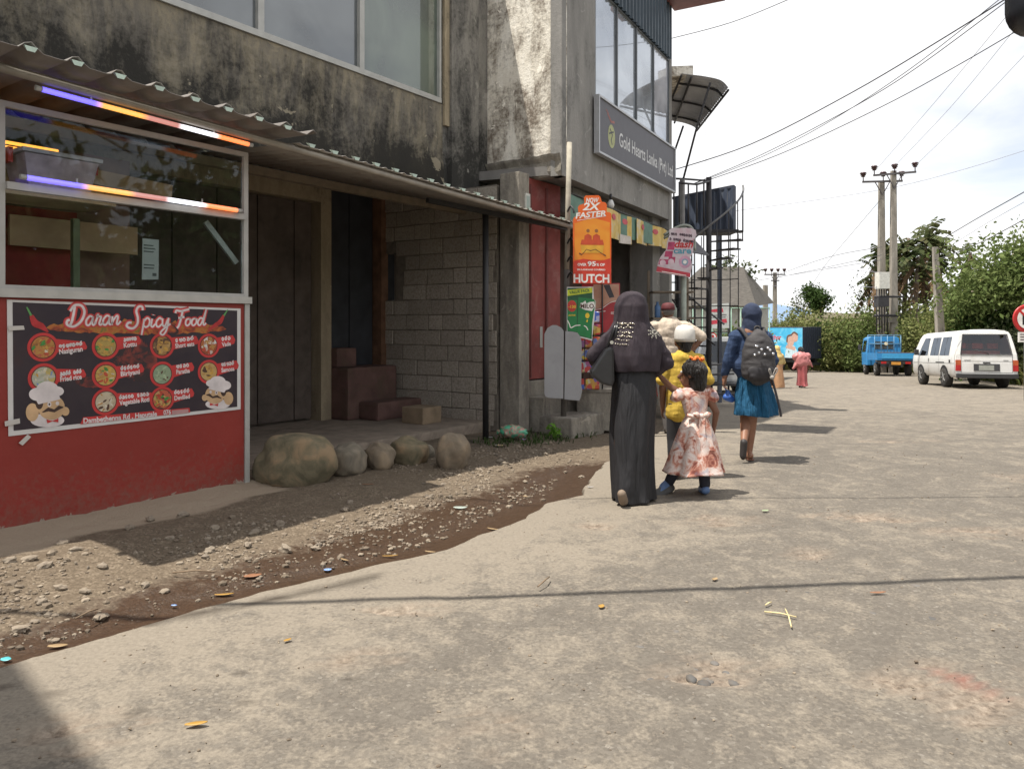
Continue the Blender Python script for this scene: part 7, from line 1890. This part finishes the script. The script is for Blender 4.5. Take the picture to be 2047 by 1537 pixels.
for k in range(9):
    a = k*.7; 
    for q in (.35, .7, 1.0):
        x, z = (1304+14*q*math.cos(a)-1262)/260, (1003-667+11*q*math.sin(a))/260; h = hit(x, z)
        if h is not None: emb.lathe(h+Vector((0, .003, 0)), [(.012*(1.2-q*.5), -.004), (.010*(1.2-q*.5), .004), (.001, .006)], 6, (0, -1, 0))
emb.build('embroidery', W, local=True)
SLIP = M('slipper_tan', (.20, .15, .11), .7)
blob_obj('shoe', [('c', (-.112, -.262, .112), (-.092, -.215, .05), .033, .037), ('c', (-.092, -.215, .05), (-.08, -.165, .028), .036, .026)], SLIP, W, .008, 4)
for x, y, tl in ((.08, .06, .0), ):
    me_prims = [('c', (x, y-.02, .045+tl), (x+.012, y+.13, .03), .034, .036), ('c', (x+.012, y+.13, .03), (x+.015, y+.19, .028), .036, .026)]
    blob_obj('shoe', me_prims, SLIP, W, .009, 4, lambda c: Vector((c.x, c.y, max(c.z, .004))))
HB = M('bag_leather', (.018, .018, .02), .28, .15, 20)
hb = thing('handbag', 'black leather shoulder bag hanging at the side of the woman in the long gown', 'bag', L0+Vector((-.23, 0, .9)))
TBG = lambda a, b, c: Vector((L0.x+a, L0.y+c, b))
w = MB(HB); w.prism(TBG, [(-.325, 1.005), (-.315, .965), (-.24, .905), (-.165, .885), (-.145, .93), (-.15, 1.16), (-.175, 1.19), (-.215, 1.17)][::-1], -.13, .0); w.build('pouch', hb, bevel=.03)
w = MB(HB); w.tube(bez([L0+Vector(p) for p in [(-.20, -.075, 1.17), (-.155, -.11, 1.30), (-.125, -.075, 1.355), (-.12, .03, 1.36)]], 6), .012, 8); w.tube(bez([L0+Vector(p) for p in [(-.155, -.075, 1.16), (-.135, -.115, 1.29), (-.115, -.075, 1.358), (-.11, .03, 1.36)]], 6), .010, 8); w.build('strap', hb)
w = MB(M('buckle', (.5, .48, .44), .25, metal=.9)); w.lathe(L0+Vector((-.165, -.105, 1.22)), [(.014, 0), (.014, .008)], 10, (0, -1, 0)); w.build('buckle', hb)

# ---- girl in a floral dress
L1 = Vector(((1387-CX)/FPX*5.97, 5.97, 0.0)); yw = R(-62)
G = person('small girl in a floral dress reaching up to the hand of the gowned woman', L1,
           head_prims((-.015, .0, .965), yw, .93) + [('c', (0, 0, .80), (.015, 0, .62), .075, .072), ('c', (.015, 0, .62), (.01, 0, .50), .08, .085), ('c', (-.04, 0, .48), (-.09, .0, .28), .055, .042), ('c', (-.09, 0, .28), (-.185, .05, .10), .042, .03),
            ('c', (.055, 0, .48), (.075, 0, .27), .055, .042), ('c', (.075, 0, .27), (.082, -.02, .07), .042, .03), ('c', (-.10, 0, .80), (-.19, .0, .86), .035, .028), ('c', (-.19, 0, .86), (-.285, -.06, .955), .028, .02),
            ('c', (.115, 0, .79), (.175, -.01, .66), .035, .028), ('c', (.175, -.01, .66), (.168, .02, .55), .028, .02)] + hand_prims((-.285, -.06, .955), (-.5, -.2, .8), (0, 1, .3), .62, .9) + hand_prims((.168, .02, .55), (-.1, .1, -1), (-.3, 1, 0), .62, .5), SKD, .008)
face_parts(G, (-.015, 0, .965), yw, .93)
HAIR = drape('black_hair', (.016, .013, .012), .45, .5, 1.0, 22, .2)
blob_obj('hair', [('e', (-.005, -.01, 1.0), (.092, .10, .088)), ('c', (.02, -.03, .98), (.025, -.03, .88), .085, .07), ('e', (-.01, -.02, 1.06), (.05, .05, .035))], HAIR, G, .010, 4, cloth_noise(.006, 26, 3))
w = MB(M('orange_flower', (.75, .17, .02), .5, .3, 30)); w.use(w.mats[0])
for k in range(9):
    a = k*.7; w.lathe((-.04+.022*k*.55, -.04-.02*math.sin(a), 1.075+.012*math.cos(a*2)), [(.002, 0), (.018, .006), (.020, .014), (.002, .022)], 7, (math.cos(a)*.7, math.sin(a)*.7-.3, .8))
w.build('hair_flower', G, local=True)
def floral():
    m, n, l, p = _new('floral_cloth')
    v = coords(n, l); nz = noiz(n, l, v, 11, 5, .6, .9); n2 = noiz(n, l, v, 30, 4, .6, .6); n3 = noiz(n, l, v, 7, 3, .5, .5)
    c = ramp(n, l, nz, [(.36, (.20, .055, .04)), (.43, (.46, .20, .14)), (.50, (.60, .42, .36)), (.58, (.66, .58, .54)), (.70, (.55, .34, .28))])
    c = mixc(n, l, ramp(n, l, n2, [(.58, 0.0), (.66, .7)]), c, (.34, .10, .07))
    c = mixc(n, l, ramp(n, l, n3, [(.60, 0.0), (.68, .6)]), c, (.30, .32, .40))
    l.new(c, p.inputs['Base Color']); p.inputs['Roughness'].default_value = .75; bumpn(n, l, p, n2, .1)
    return m
FLO = floral()
d = MB(FLO)
skirt(d, [(.005, 0, .855, .085, .06, .0), (.005, 0, .80, .118, .085, .0), (.01, 0, .70, .098, .085, .02), (.016, 0, .63, .082, .078, .02), (.015, 0, .57, .11, .105, .05), (.01, -.01, .45, .155, .15, .08), (-.002, -.015, .30, .20, .195, .11), (-.008, -.02, .19, .235, .225, .13)],
      [(6, .3, .5, .55), (9, 1.2, -.4, .35), (4, 2.2, .8, .3)], 108, 6)
d.build('dress', G, local=True)
for s in (-1, 1):
    blob_obj('sleeve', [('e', (s*.125+.005, 0, .80), (.058, .062, .052)), ('e', (s*.15+.005, 0, .775), (.045, .055, .04))], FLO, G, .009, 3, cloth_noise(.008, 22, s))
d = MB(FLO); d.tube(bez([(-.07, -.075, .64), (.01, -.1, .635), (.10, -.07, .645)], 6), .016, 8)
d.lathe((.035, -.10, .635), [(.01, -.02), (.026, -.01), (.028, .01), (.01, .022)], 10, (0, -1, 0))
for pts, wd in (([(.04, -.115, .63), (.075, -.125, .55), (.085, -.135, .45), (.10, -.16, .38)], .05), ([(.035, -.115, .63), (.03, -.13, .55), (.04, -.15, .43)], .045)):
    q = bez(pts, 6); d.add([p+Vector((dx*wd, -.012*abs(dx), 0)) for p in q for dx in (-.5, 0, .5)], [(3*i+k, 3*i+k+1, 3*i+k+4, 3*i+k+3) for i in range(len(q)-1) for k in (0, 1)], True)
for s in (-1, 1): d.lathe((.035+s*.04, -.115, .65), [(.004, -.035), (.022, -.01), (.024, .01), (.004, .035)], 8, (s, -.2, .35))
d.build('sash_bow', G, local=True)
LEG = M('legging_navy', (.018, .02, .032), .8, .2)
blob_obj('leggings', [('c', (-.075, 0, .32), (-.175, .045, .12), .052, .042), ('c', (-.175, .045, .12), (-.185, .05, .095), .042, .040), ('c', (.07, 0, .32), (.082, -.02, .09), .052, .044), ('c', (-.05, 0, .4), (-.075, 0, .32), .07, .052), ('c', (.06, 0, .4), (.07, 0, .32), .07, .052)], LEG, G, .009, 3)
SAN = M('sandal_blue', (.10, .17, .33), .5, .2); SOLE = M('sandal_sole', (.09, .09, .09), .8)
for pts, sole in (([(-.19, .06, .085), (-.235, .03, .055), (-.265, .0, .03)], None), ([(.082, -.04, .05), (.085, .06, .035), (.088, .12, .03)], None)):
    blob_obj('shoe', [('c', pts[0], pts[1], .036, .036), ('c', pts[1], pts[2], .036, .024)], SAN, G, .008, 3, lambda c: Vector((c.x, c.y, max(c.z, .006))))
w = MB(SOLE); w.rings([[(-.185+q*(-.10)+.04*math.cos(a)*(1 if q < .6 else .8)*1.0, .035-.05*q+.016*math.sin(a)-.012, .052-.03*q+.034*math.sin(a)) for a in [k*math.pi/6 for k in range(12)]] for q in (0, .5, 1)]); w.build('shoe_sole', G, local=True)

# ---- boy with white cap
L2 = Vector(((1368-CX)/FPX*6.6, 6.6, 0.0))
B = person('boy in a yellow shirt and white skullcap walking beside the small girl', L2,
           head_prims((0, .0, 1.20), .1, .97) + [('c', (0, 0, 1.03), (0, 0, .75), .095, .10), ('c', (0, 0, .75), (0, 0, .68), .11, .11), ('c', (-.065, 0, .66), (-.08, .02, .36), .075, .055), ('c', (-.08, .02, .36), (-.085, -.02, .08), .052, .034),
            ('c', (.065, 0, .66), (.075, .06, .36), .075, .055), ('c', (.075, .06, .36), (.08, .10, .08), .052, .034), ('c', (-.14, 0, 1.02), (-.19, .0, .80), .042, .034), ('c', (-.19, 0, .80), (-.17, .10, .62), .034, .024),
            ('c', (.14, 0, 1.02), (.20, .0, .80), .042, .034), ('c', (.20, 0, .80), (.19, .10, .62), .034, .024)] + hand_prims((-.17, .10, .62), (0, .3, -1), (.4, 1, 0), .75, .5) + hand_prims((.19, .10, .62), (0, .3, -1), (-.4, 1, 0), .75, .5), SKD, .010)
face_parts(B, (0, 0, 1.20), .1, .97)
blob_obj('hair', [('e', (0, -.012, 1.225), (.082, .098, .09)), ('c', (0, -.05, 1.19), (0, -.055, 1.14), .055, .045)], HAIR, B, .010, 3)
CAPW = M('cap_white', (.62, .60, .56), .85, .08, 30, .2)
w = MB(CAPW); n = 28
w.rings([[(.001+r*math.cos(a)*.088, -.01+r*math.sin(a)*.104, z) for a in [k*2*math.pi/n for k in range(n)]] for r, z in ((.98, 1.205), (1.03, 1.235), (1.01, 1.275), (.96, 1.305), (.84, 1.330), (.6, 1.346), (.25, 1.352))]); w.build('skullcap', B, local=True)
YEL = drape('shirt_yellow', (.52, .36, .065), .85, .2, .7, 7, .7)
blob_obj('shirt', [('c', (-.115, 0, 1.045), (.12, 0, 1.045), .062, .062), ('c', (0, 0, 1.04), (0, 0, .78), .11, .12), ('c', (-.05, 0, .98), (-.06, 0, .58), .095, .105), ('c', (.06, 0, .98), (.06, 0, .58), .095, .10), ('c', (-.125, 0, 1.04), (-.195, 0, .87), .052, .058), ('c', (.125, 0, 1.04), (.205, 0, .87), .052, .058), ('c', (0, -.01, 1.1), (0, 0, 1.05), .05, .07)],
         YEL, B, .010, 8, cloth_noise(.010, 7, 11, (.8, .8, 2.4)))
blob_obj('trousers', [('c', (-.065, 0, .64), (-.08, .02, .36), .095, .072), ('c', (-.08, .02, .36), (-.085, -.02, .06), .07, .06), ('c', (.065, 0, .64), (.075, .06, .36), .095, .072), ('c', (.075, .06, .36), (.08, .10, .06), .07, .06)], M('trouser_black', (.022, .022, .026), .85), B, .011, 4)
for x, y in ((-.085, -.02), (.08, .10)): blob_obj('shoe', [('c', (x, y-.03, .045), (x, y+.10, .035), .038, .036), ('c', (x, y+.10, .035), (x, y+.15, .03), .036, .024)], M('shoe_brown', (.06, .04, .03), .6), B, .009, 3, lambda c: Vector((c.x, c.y, max(c.z, .005))))

# ---- man in a cream shirt, hand on hip
L3 = Vector(((1338-CX)/FPX*9.9, 9.9, gz(0, 9.9)))
Mn = person('man in a cream shirt and dark red cap, one hand on hip', L3,
            head_prims((-.02, .0, 1.60), -.3) + [('c', (0, 0, 1.42), (.0, 0, 1.0), .12, .13), ('c', (-.01, 0, 1.0), (-.01, 0, .88), .13, .13), ('c', (-.08, 0, .88), (-.06, 0, .48), .09, .06), ('c', (-.06, 0, .48), (-.02, -.02, .08), .06, .04), ('c', (.08, 0, .88), (.10, 0, .48), .09, .06), ('c', (.10, 0, .48), (.10, -.02, .08), .06, .04),
             ('c', (.20, 0, 1.40), (.43, -.02, 1.26), .05, .042), ('c', (.43, -.02, 1.26), (.25, .0, 1.03), .042, .03), ('c', (-.20, 0, 1.40), (-.27, .02, 1.12), .05, .042), ('c', (-.27, .02, 1.12), (-.24, .14, .90), .042, .03)] + hand_prims((.25, 0, 1.03), (-.8, .3, -.3), (0, .8, .6), 1, .5) + hand_prims((-.24, .14, .9), (0, .3, -1), (.4, 1, 0), 1, .5), SKD, .012)
face_parts(Mn, (-.02, 0, 1.60), -.3)
blob_obj('hair', [('e', (-.02, -.012, 1.615), (.082, .10, .085))], M('grey_hair', (.10, .09, .085), .6), Mn, .012, 3)
w = MB(M('cap_darkred', (.10, .018, .022), .75, .2, 20)); n = 24
w.rings([[(-.018+r*math.cos(a)*.088, -.008+r*math.sin(a)*.106, z) for a in [k*2*math.pi/n for k in range(n)]] for r, z in ((1.0, 1.625), (1.02, 1.65), (.95, 1.685), (.75, 1.712), (.3, 1.722))]); w.build('skullcap', Mn, local=True)
CRM = drape('shirt_cream', (.52, .44, .36), .85, .2, .7, 6, .7, .05)
blob_obj('shirt', [('c', (-.19, 0, 1.40), (.19, 0, 1.41), .075, .075), ('c', (0, 0, 1.38), (-.01, 0, 1.0), .165, .16), ('c', (-.06, 0, 1.3), (-.07, 0, .84), .14, .14), ('c', (.06, 0, 1.3), (.06, 0, .84), .14, .14), ('c', (.20, 0, 1.40), (.41, -.02, 1.28), .085, .075), ('c', (-.20, 0, 1.40), (-.26, .01, 1.18), .085, .075), ('c', (0, -.02, 1.49), (0, 0, 1.42), .062, .09)], CRM, Mn, .012, 8, cloth_noise(.013, 6, 21, (.8, .8, 2.2)))
blob_obj('trousers', [('c', (-.08, 0, .88), (-.06, 0, .48), .12, .09), ('c', (-.06, 0, .48), (-.02, -.02, .07), .085, .065), ('c', (.08, 0, .88), (.10, 0, .48), .12, .09), ('c', (.10, 0, .48), (.10, -.02, .07), .085, .065)], M('trouser_grey', (.13, .12, .115), .85), Mn, .013, 4)
for x in (-.02, .10): blob_obj('shoe', [('c', (x, -.05, .045), (x, .10, .04), .042, .042), ('c', (x, .10, .04), (x, .17, .03), .042, .028)], M('shoe_grey', (.16, .14, .12), .7), Mn, .011, 3, lambda c: Vector((c.x, c.y, max(c.z, .005))))

# ---- schoolgirl with a hood and backpack
L4 = Vector(((1500-CX)/FPX*7.56, 7.56, gz(0, 7.56)))
S = person('girl in navy headscarf, blue jacket and teal skirt wearing a backpack', L4,
           head_prims((.015, .01, 1.44)) + [('c', (.0, 0, 1.27), (.0, 0, .95), .10, .11), ('c', (0, 0, .95), (0, 0, .80), .12, .12), ('c', (.02, 0, .78), (.015, -.02, .45), .08, .055), ('c', (.015, -.02, .45), (.0, .0, .29), .052, .054), ('c', (.0, .0, .29), (-.012, .0, .08), .054, .032),
            ('c', (-.04, 0, .78), (-.045, .02, .45), .08, .055), ('c', (-.045, .02, .45), (-.07, -.06, .32), .052, .05), ('c', (-.07, -.06, .32), (-.115, -.16, .2), .05, .032),
            ('c', (-.012, -.03, .045), (.0, .08, .032), .035, .034), ('c', (0, .08, .032), (.01, .15, .026), .034, .02),
            ('c', (-.16, 0, 1.24), (-.225, .0, 1.0), .045, .04), ('c', (-.225, 0, 1.0), (-.245, .05, .82), .04, .027), ('c', (.16, 0, 1.24), (.225, .0, 1.0), .045, .04), ('c', (.225, 0, 1.0), (.228, .06, .84), .04, .027)]
           + hand_prims((-.245, .05, .82), (-.1, .1, -1), (.5, 1, 0), .85, 1.0) + hand_prims((.228, .06, .84), (0, .2, -1), (-.5, 1, 0), .85, .9), SKM, .009)
face_parts(S, (.015, .01, 1.44))
NAVY = M('scarf_navy', (.022, .033, .07), .9, .12, 40, .15); JKT = drape('jacket_blue', (.033, .055, .115), .85, .25, .7, 7, .6)
blob_obj('headscarf', [('e', (.015, .01, 1.46), (.098, .12, .122)), ('c', (.015, .0, 1.42), (.01, -.0, 1.30), .092, .10), ('c', (-.06, 0, 1.27), (.08, 0, 1.27), .07, .07)], NAVY, S, .010, 5, cloth_noise(.008, 9, 31, (1, 1, 1.6)))
blob_obj('jacket', [('c', (-.13, 0, 1.235), (.14, 0, 1.235), .066, .066), ('c', (.01, 0, 1.315), (0, 0, 1.23), .072, .10), ('c', (0, 0, 1.20), (.0, 0, .90), .125, .145), ('c', (-.04, 0, .95), (.06, 0, .86), .14, .145), ('c', (-.155, 0, 1.235), (-.225, 0, 1.0), .064, .056), ('c', (-.225, 0, 1.0), (-.245, .05, .86), .054, .044), ('c', (.155, 0, 1.235), (.23, 0, 1.0), .064, .056), ('c', (.23, 0, 1.0), (.23, .06, .88), .054, .044)], JKT, S, .010, 8, cloth_noise(.009, 7, 41, (.8, .8, 2.8)))
TEAL = drape('skirt_teal', (.016, .090, .18), .8, .25, .9, 13, .05)
d = MB(TEAL); skirt(d, [(.02, 0, .93, .13, .11, .03), (.025, 0, .80, .155, .135, .08), (.035, -.01, .65, .185, .165, .13), (.042, -.02, .53, .20, .185, .16), (.045, -.02, .455, .205, .195, .17)], [(9, .2, .3, .5), (14, 1.3, .4, .4), (5, 2.0, .3, .3)], 120, 9); d.build('skirt', S, local=True)
SHB = M('school_shoe', (.035, .03, .03), .6)
blob_obj('shoe', [('c', (-.12, -.175, .20), (-.125, -.165, .07), .036, .034), ('c', (-.125, -.165, .07), (-.12, -.15, .045), .034, .024)], SHB, S, .008, 3)
w = MB(M('sandal_brown', (.16, .07, .045), .6)); w.rings([[(-.004+.036*math.cos(a)*(1-.2*q)+.01*q, -.03+.2*q+.02*math.sin(a)*0+(.035*math.sin(a) if q in (0, 1) else 0), z) for a in [k*math.pi/8 for k in range(16)]] for q, z in ((0, .002), (1, .002))], cap=True) if False else w.prism(lambda a, b, c: Vector((a, b, c)), [(-.045, -.06), (.02, -.06), (.035, .08), (.03, .17), (-.005, .17), (-.03, .08)], .002, .014)
w.tube(bez([(-.044, .0, .012), (-.03, .02, .075), (.0, .03, .085), (.028, .02, .012)], 5), .007, 6); w.tube(bez([(-.035, .09, .012), (-.01, .1, .062), (.02, .1, .055), (.034, .09, .012)], 5), .008, 6); w.build('sandal', S, local=True)
# backpack
BPK = M('backpack_grey', (.045, .042, .045), .75, .18, 25, .2)
bk = thing('backpack', 'dark grey school backpack on the back of the girl with the teal skirt', 'backpack', L4+Vector((.02, -.2, .8)))
bo_ = L4
def bpk(name, prims, mat, vox=.010, sm=6, df=None):
    off = bk.location - L4
    me = blob(prims, vox, sm)
    for v in me.vertices: v.co = (df(v.co) if df else v.co) - off
    return link_mesh(name, me, bk, [mat])
bpk('main_bag', [('e', (.02, -.19, 1.03), (.165, .105, .275)), ('e', (.02, -.19, .95), (.17, .115, .17)), ('c', (-.06, -.19, .89), (.10, -.19, .89), .085, .085), ('c', (.02, -.18, 1.2), (.02, -.16, 1.27), .10, .05)], BPK, .010, 8, cloth_noise(.007, 10, 51, (1, 1, 2)))
bpk('front_pocket', [('e', (.02, -.265, .90), (.135, .045, .09)), ('c', (-.06, -.262, .86), (.10, -.262, .86), .042, .042)], M('backpack_dark', (.03, .028, .032), .7, .2, 20), .009, 4)
for s in (-1, 1):
    w = MB(BPK); w.tube([L4+Vector(p) for p in bez([(.02+s*.075, -.14, 1.20), (s*.115, -.06, 1.315), (s*.125, .07, 1.28)], 5)], .02, 8); w.build('shoulder_strap', bk)
w = MB(BPK); w.tube([L4+Vector(p) for p in bez([(-.005, -.15, 1.29), (.0, -.15, 1.335), (.04, -.15, 1.335), (.045, -.15, 1.29)], 4)], .010, 6); w.build('grab_handle', bk)
w = MB(M('strap_end', (.05, .045, .05), .7)); w.tube([L4+Vector(p) for p in bez([(.155, -.17, .84), (.20, -.19, .65), (.235, -.19, .50), (.24, -.19, .455)], 5)], .012, 6); w.build('hanging_strap', bk)
w = MB(M('sequin', (.65, .65, .68), .12, metal=.9)); rr = random.Random(2)
for px, py in ((1491, 690), (1512, 693), (1495, 702), (1506, 705), (1487, 706), (1522, 704), (1516, 697), (1500, 696)):
    x, z = (px-1500)/198.7, (918-py)/198.7; w.lathe(L4+Vector((x, -.335, z)), [(.004, -.02), (.016, 0), (.014, .008), (.002, .012)], 8, (rr.uniform(-.4, 0), -1, .4))
w.build('sequin_print', bk)
w = MB(M('charm_grey', (.30, .28, .26), .6))
for dx, dz in ((-.02, .05), (.03, .055)): w.tube(bez([L4+Vector((.10+dx*.4, -.345, .86)), L4+Vector((.10+dx*1.6, -.35, .86+dz)), L4+Vector((.10+dx*1.2, -.35, .86+dz*1.5)), L4+Vector((.10+dx*.2, -.345, .87))], 4), .006, 6)
w.lathe(L4+Vector((.10, -.345, .85)), [(.01, -.01), (.024, .0), (.02, .012), (.004, .016)], 10, (0, -1, 0)); w.build('hanging_charm', bk)
# small blue bag in her left hand
cb_ = thing('carrier_bag', 'small blue carrier bag in the left hand of the backpack girl', 'bag', L4+Vector((-.2, .06, .6)))
off = cb_.location-L4; me = blob([('c', (-.225, .07, .62), (-.17, .07, .60), .035, .035), ('c', (-.21, .07, .68), (-.20, .07, .63), .02, .045)], .009, 2)
for v in me.vertices: v.co = v.co*1 - off
link_mesh('bag_body', me, cb_, [M('bag_blue', (.04, .12, .42), .4, .2, 20)])
w = MB(M('bag_blue', (.04, .12, .42), .4)); w.tube([L4+Vector((-.252, .065, .735)), L4+Vector((-.22, .07, .69))], .007, 6); w.build('bag_handle', cb_)

# ---- far walkers
L5 = Vector(((1604-CX)/FPX*23.8, 23.8, gz(0, 23.8)))
PKS = M('sari_pink', (.46, .17, .17), .5, .12, 4, .1)
Pn = person('far woman in a pink sari walking up the road, stooping under a pink shawl', L5, head_prims((-.01, .12, 1.18), 0, .95) + [('c', (0, .05, 1.02), (0, 0, .7), .12, .12), ('c', (-.06, 0, .7), (-.08, -.05, .08), .07, .04), ('c', (.06, 0, .7), (.09, .1, .08), .07, .04), ('c', (.16, .04, .98), (.24, .08, .72), .045, .035), ('c', (.24, .08, .72), (.22, .16, .56), .035, .028)] + hand_prims((.22, .16, .56), (0, .3, -1), (-.4, 1, 0), .9, .5), SKD, .014)
face_parts(Pn, (-.01, .12, 1.18), 0, .95)
blob_obj('hair', [('e', (-.01, .10, 1.21), (.09, .10, .09)), ('e', (-.01, .02, 1.16), (.05, .05, .05))], HAIR, Pn, .014, 3)
blob_obj('shawl', [('c', (-.2, .02, .98), (.17, .03, 1.0), .12, .11), ('e', (-.03, -.02, .86), (.22, .16, .25)), ('c', (.14, 0, .84), (.33, .0, .66), .10, .025), ('c', (-.16, 0, .8), (-.27, 0, .62), .10, .05), ('e', (-.01, .03, 1.05), (.15, .12, .10))], PKS, Pn, .016, 5, cloth_noise(.03, 5, 61))
d = MB(M('sari_red', (.36, .09, .095), .5, .2, 5, .1)); skirt(d, [(-.02, 0, .78, .17, .15, .03), (-.01, 0, .5, .15, .16, .10), (.0, .02, .2, .145, .2, .2), (.01, .02, .06, .15, .24, .22)], [(4, .3, 1, .6), (7, 1, .5, .5)], 60, 4); d.build('sari', Pn, local=True)
for x, y in ((-.07, -.08), (.09, .08)): blob_obj('shoe', [('c', (x, y-.04, .04), (x, y+.14, .03), .036, .03)], SHB, Pn, .012, 2)
L6 = Vector(((1553-CX)/FPX*23.4, 23.4, gz(0, 23.4)))
Tn = person('far woman in a pale yellow top and tan skirt beside the backpack girl', L6, head_prims((0, .02, 1.20), 0, .95) + [('c', (0, 0, 1.05), (0, 0, .7), .11, .12), ('c', (-.06, 0, .7), (-.07, 0, .08), .07, .04), ('c', (.06, 0, .7), (.07, .06, .08), .07, .04), ('c', (.15, 0, 1.0), (.21, .03, .78), .045, .035), ('c', (.21, .03, .78), (.2, .14, .66), .035, .028)] + hand_prims((.2, .14, .66), (0, .5, -1), (-.4, 1, 0), .9, .5), SKM, .014)
face_parts(Tn, (0, .02, 1.20), 0, .95)
blob_obj('headscarf', [('e', (0, .01, 1.22), (.105, .125, .125)), ('c', (0, 0, 1.15), (0, -.02, .98), .11, .17)], M('scarf_yellow', (.50, .37, .14), .8), Tn, .014, 4, cloth_noise(.015, 7, 71))
blob_obj('top', [('c', (-.13, 0, 1.0), (.13, 0, 1.0), .09, .09), ('e', (0, 0, .85), (.2, .15, .24)), ('c', (.15, 0, .98), (.22, .03, .8), .075, .065), ('c', (-.15, 0, .98), (-.22, .03, .8), .075, .065)], M('top_yellow', (.52, .40, .17), .8), Tn, .014, 4, cloth_noise(.02, 7, 81))
d = MB(M('skirt_tan', (.42, .235, .125), .75, .12, 6)); skirt(d, [(0, 0, .75, .17, .14, .03), (0, 0, .45, .19, .17, .07), (.01, .01, .1, .22, .21, .11), (.01, .01, .03, .22, .21, .11)], [(4, .3, 1, .6), (7, 1, .5, .5)], 60, 5); d.build('skirt', Tn, local=True)
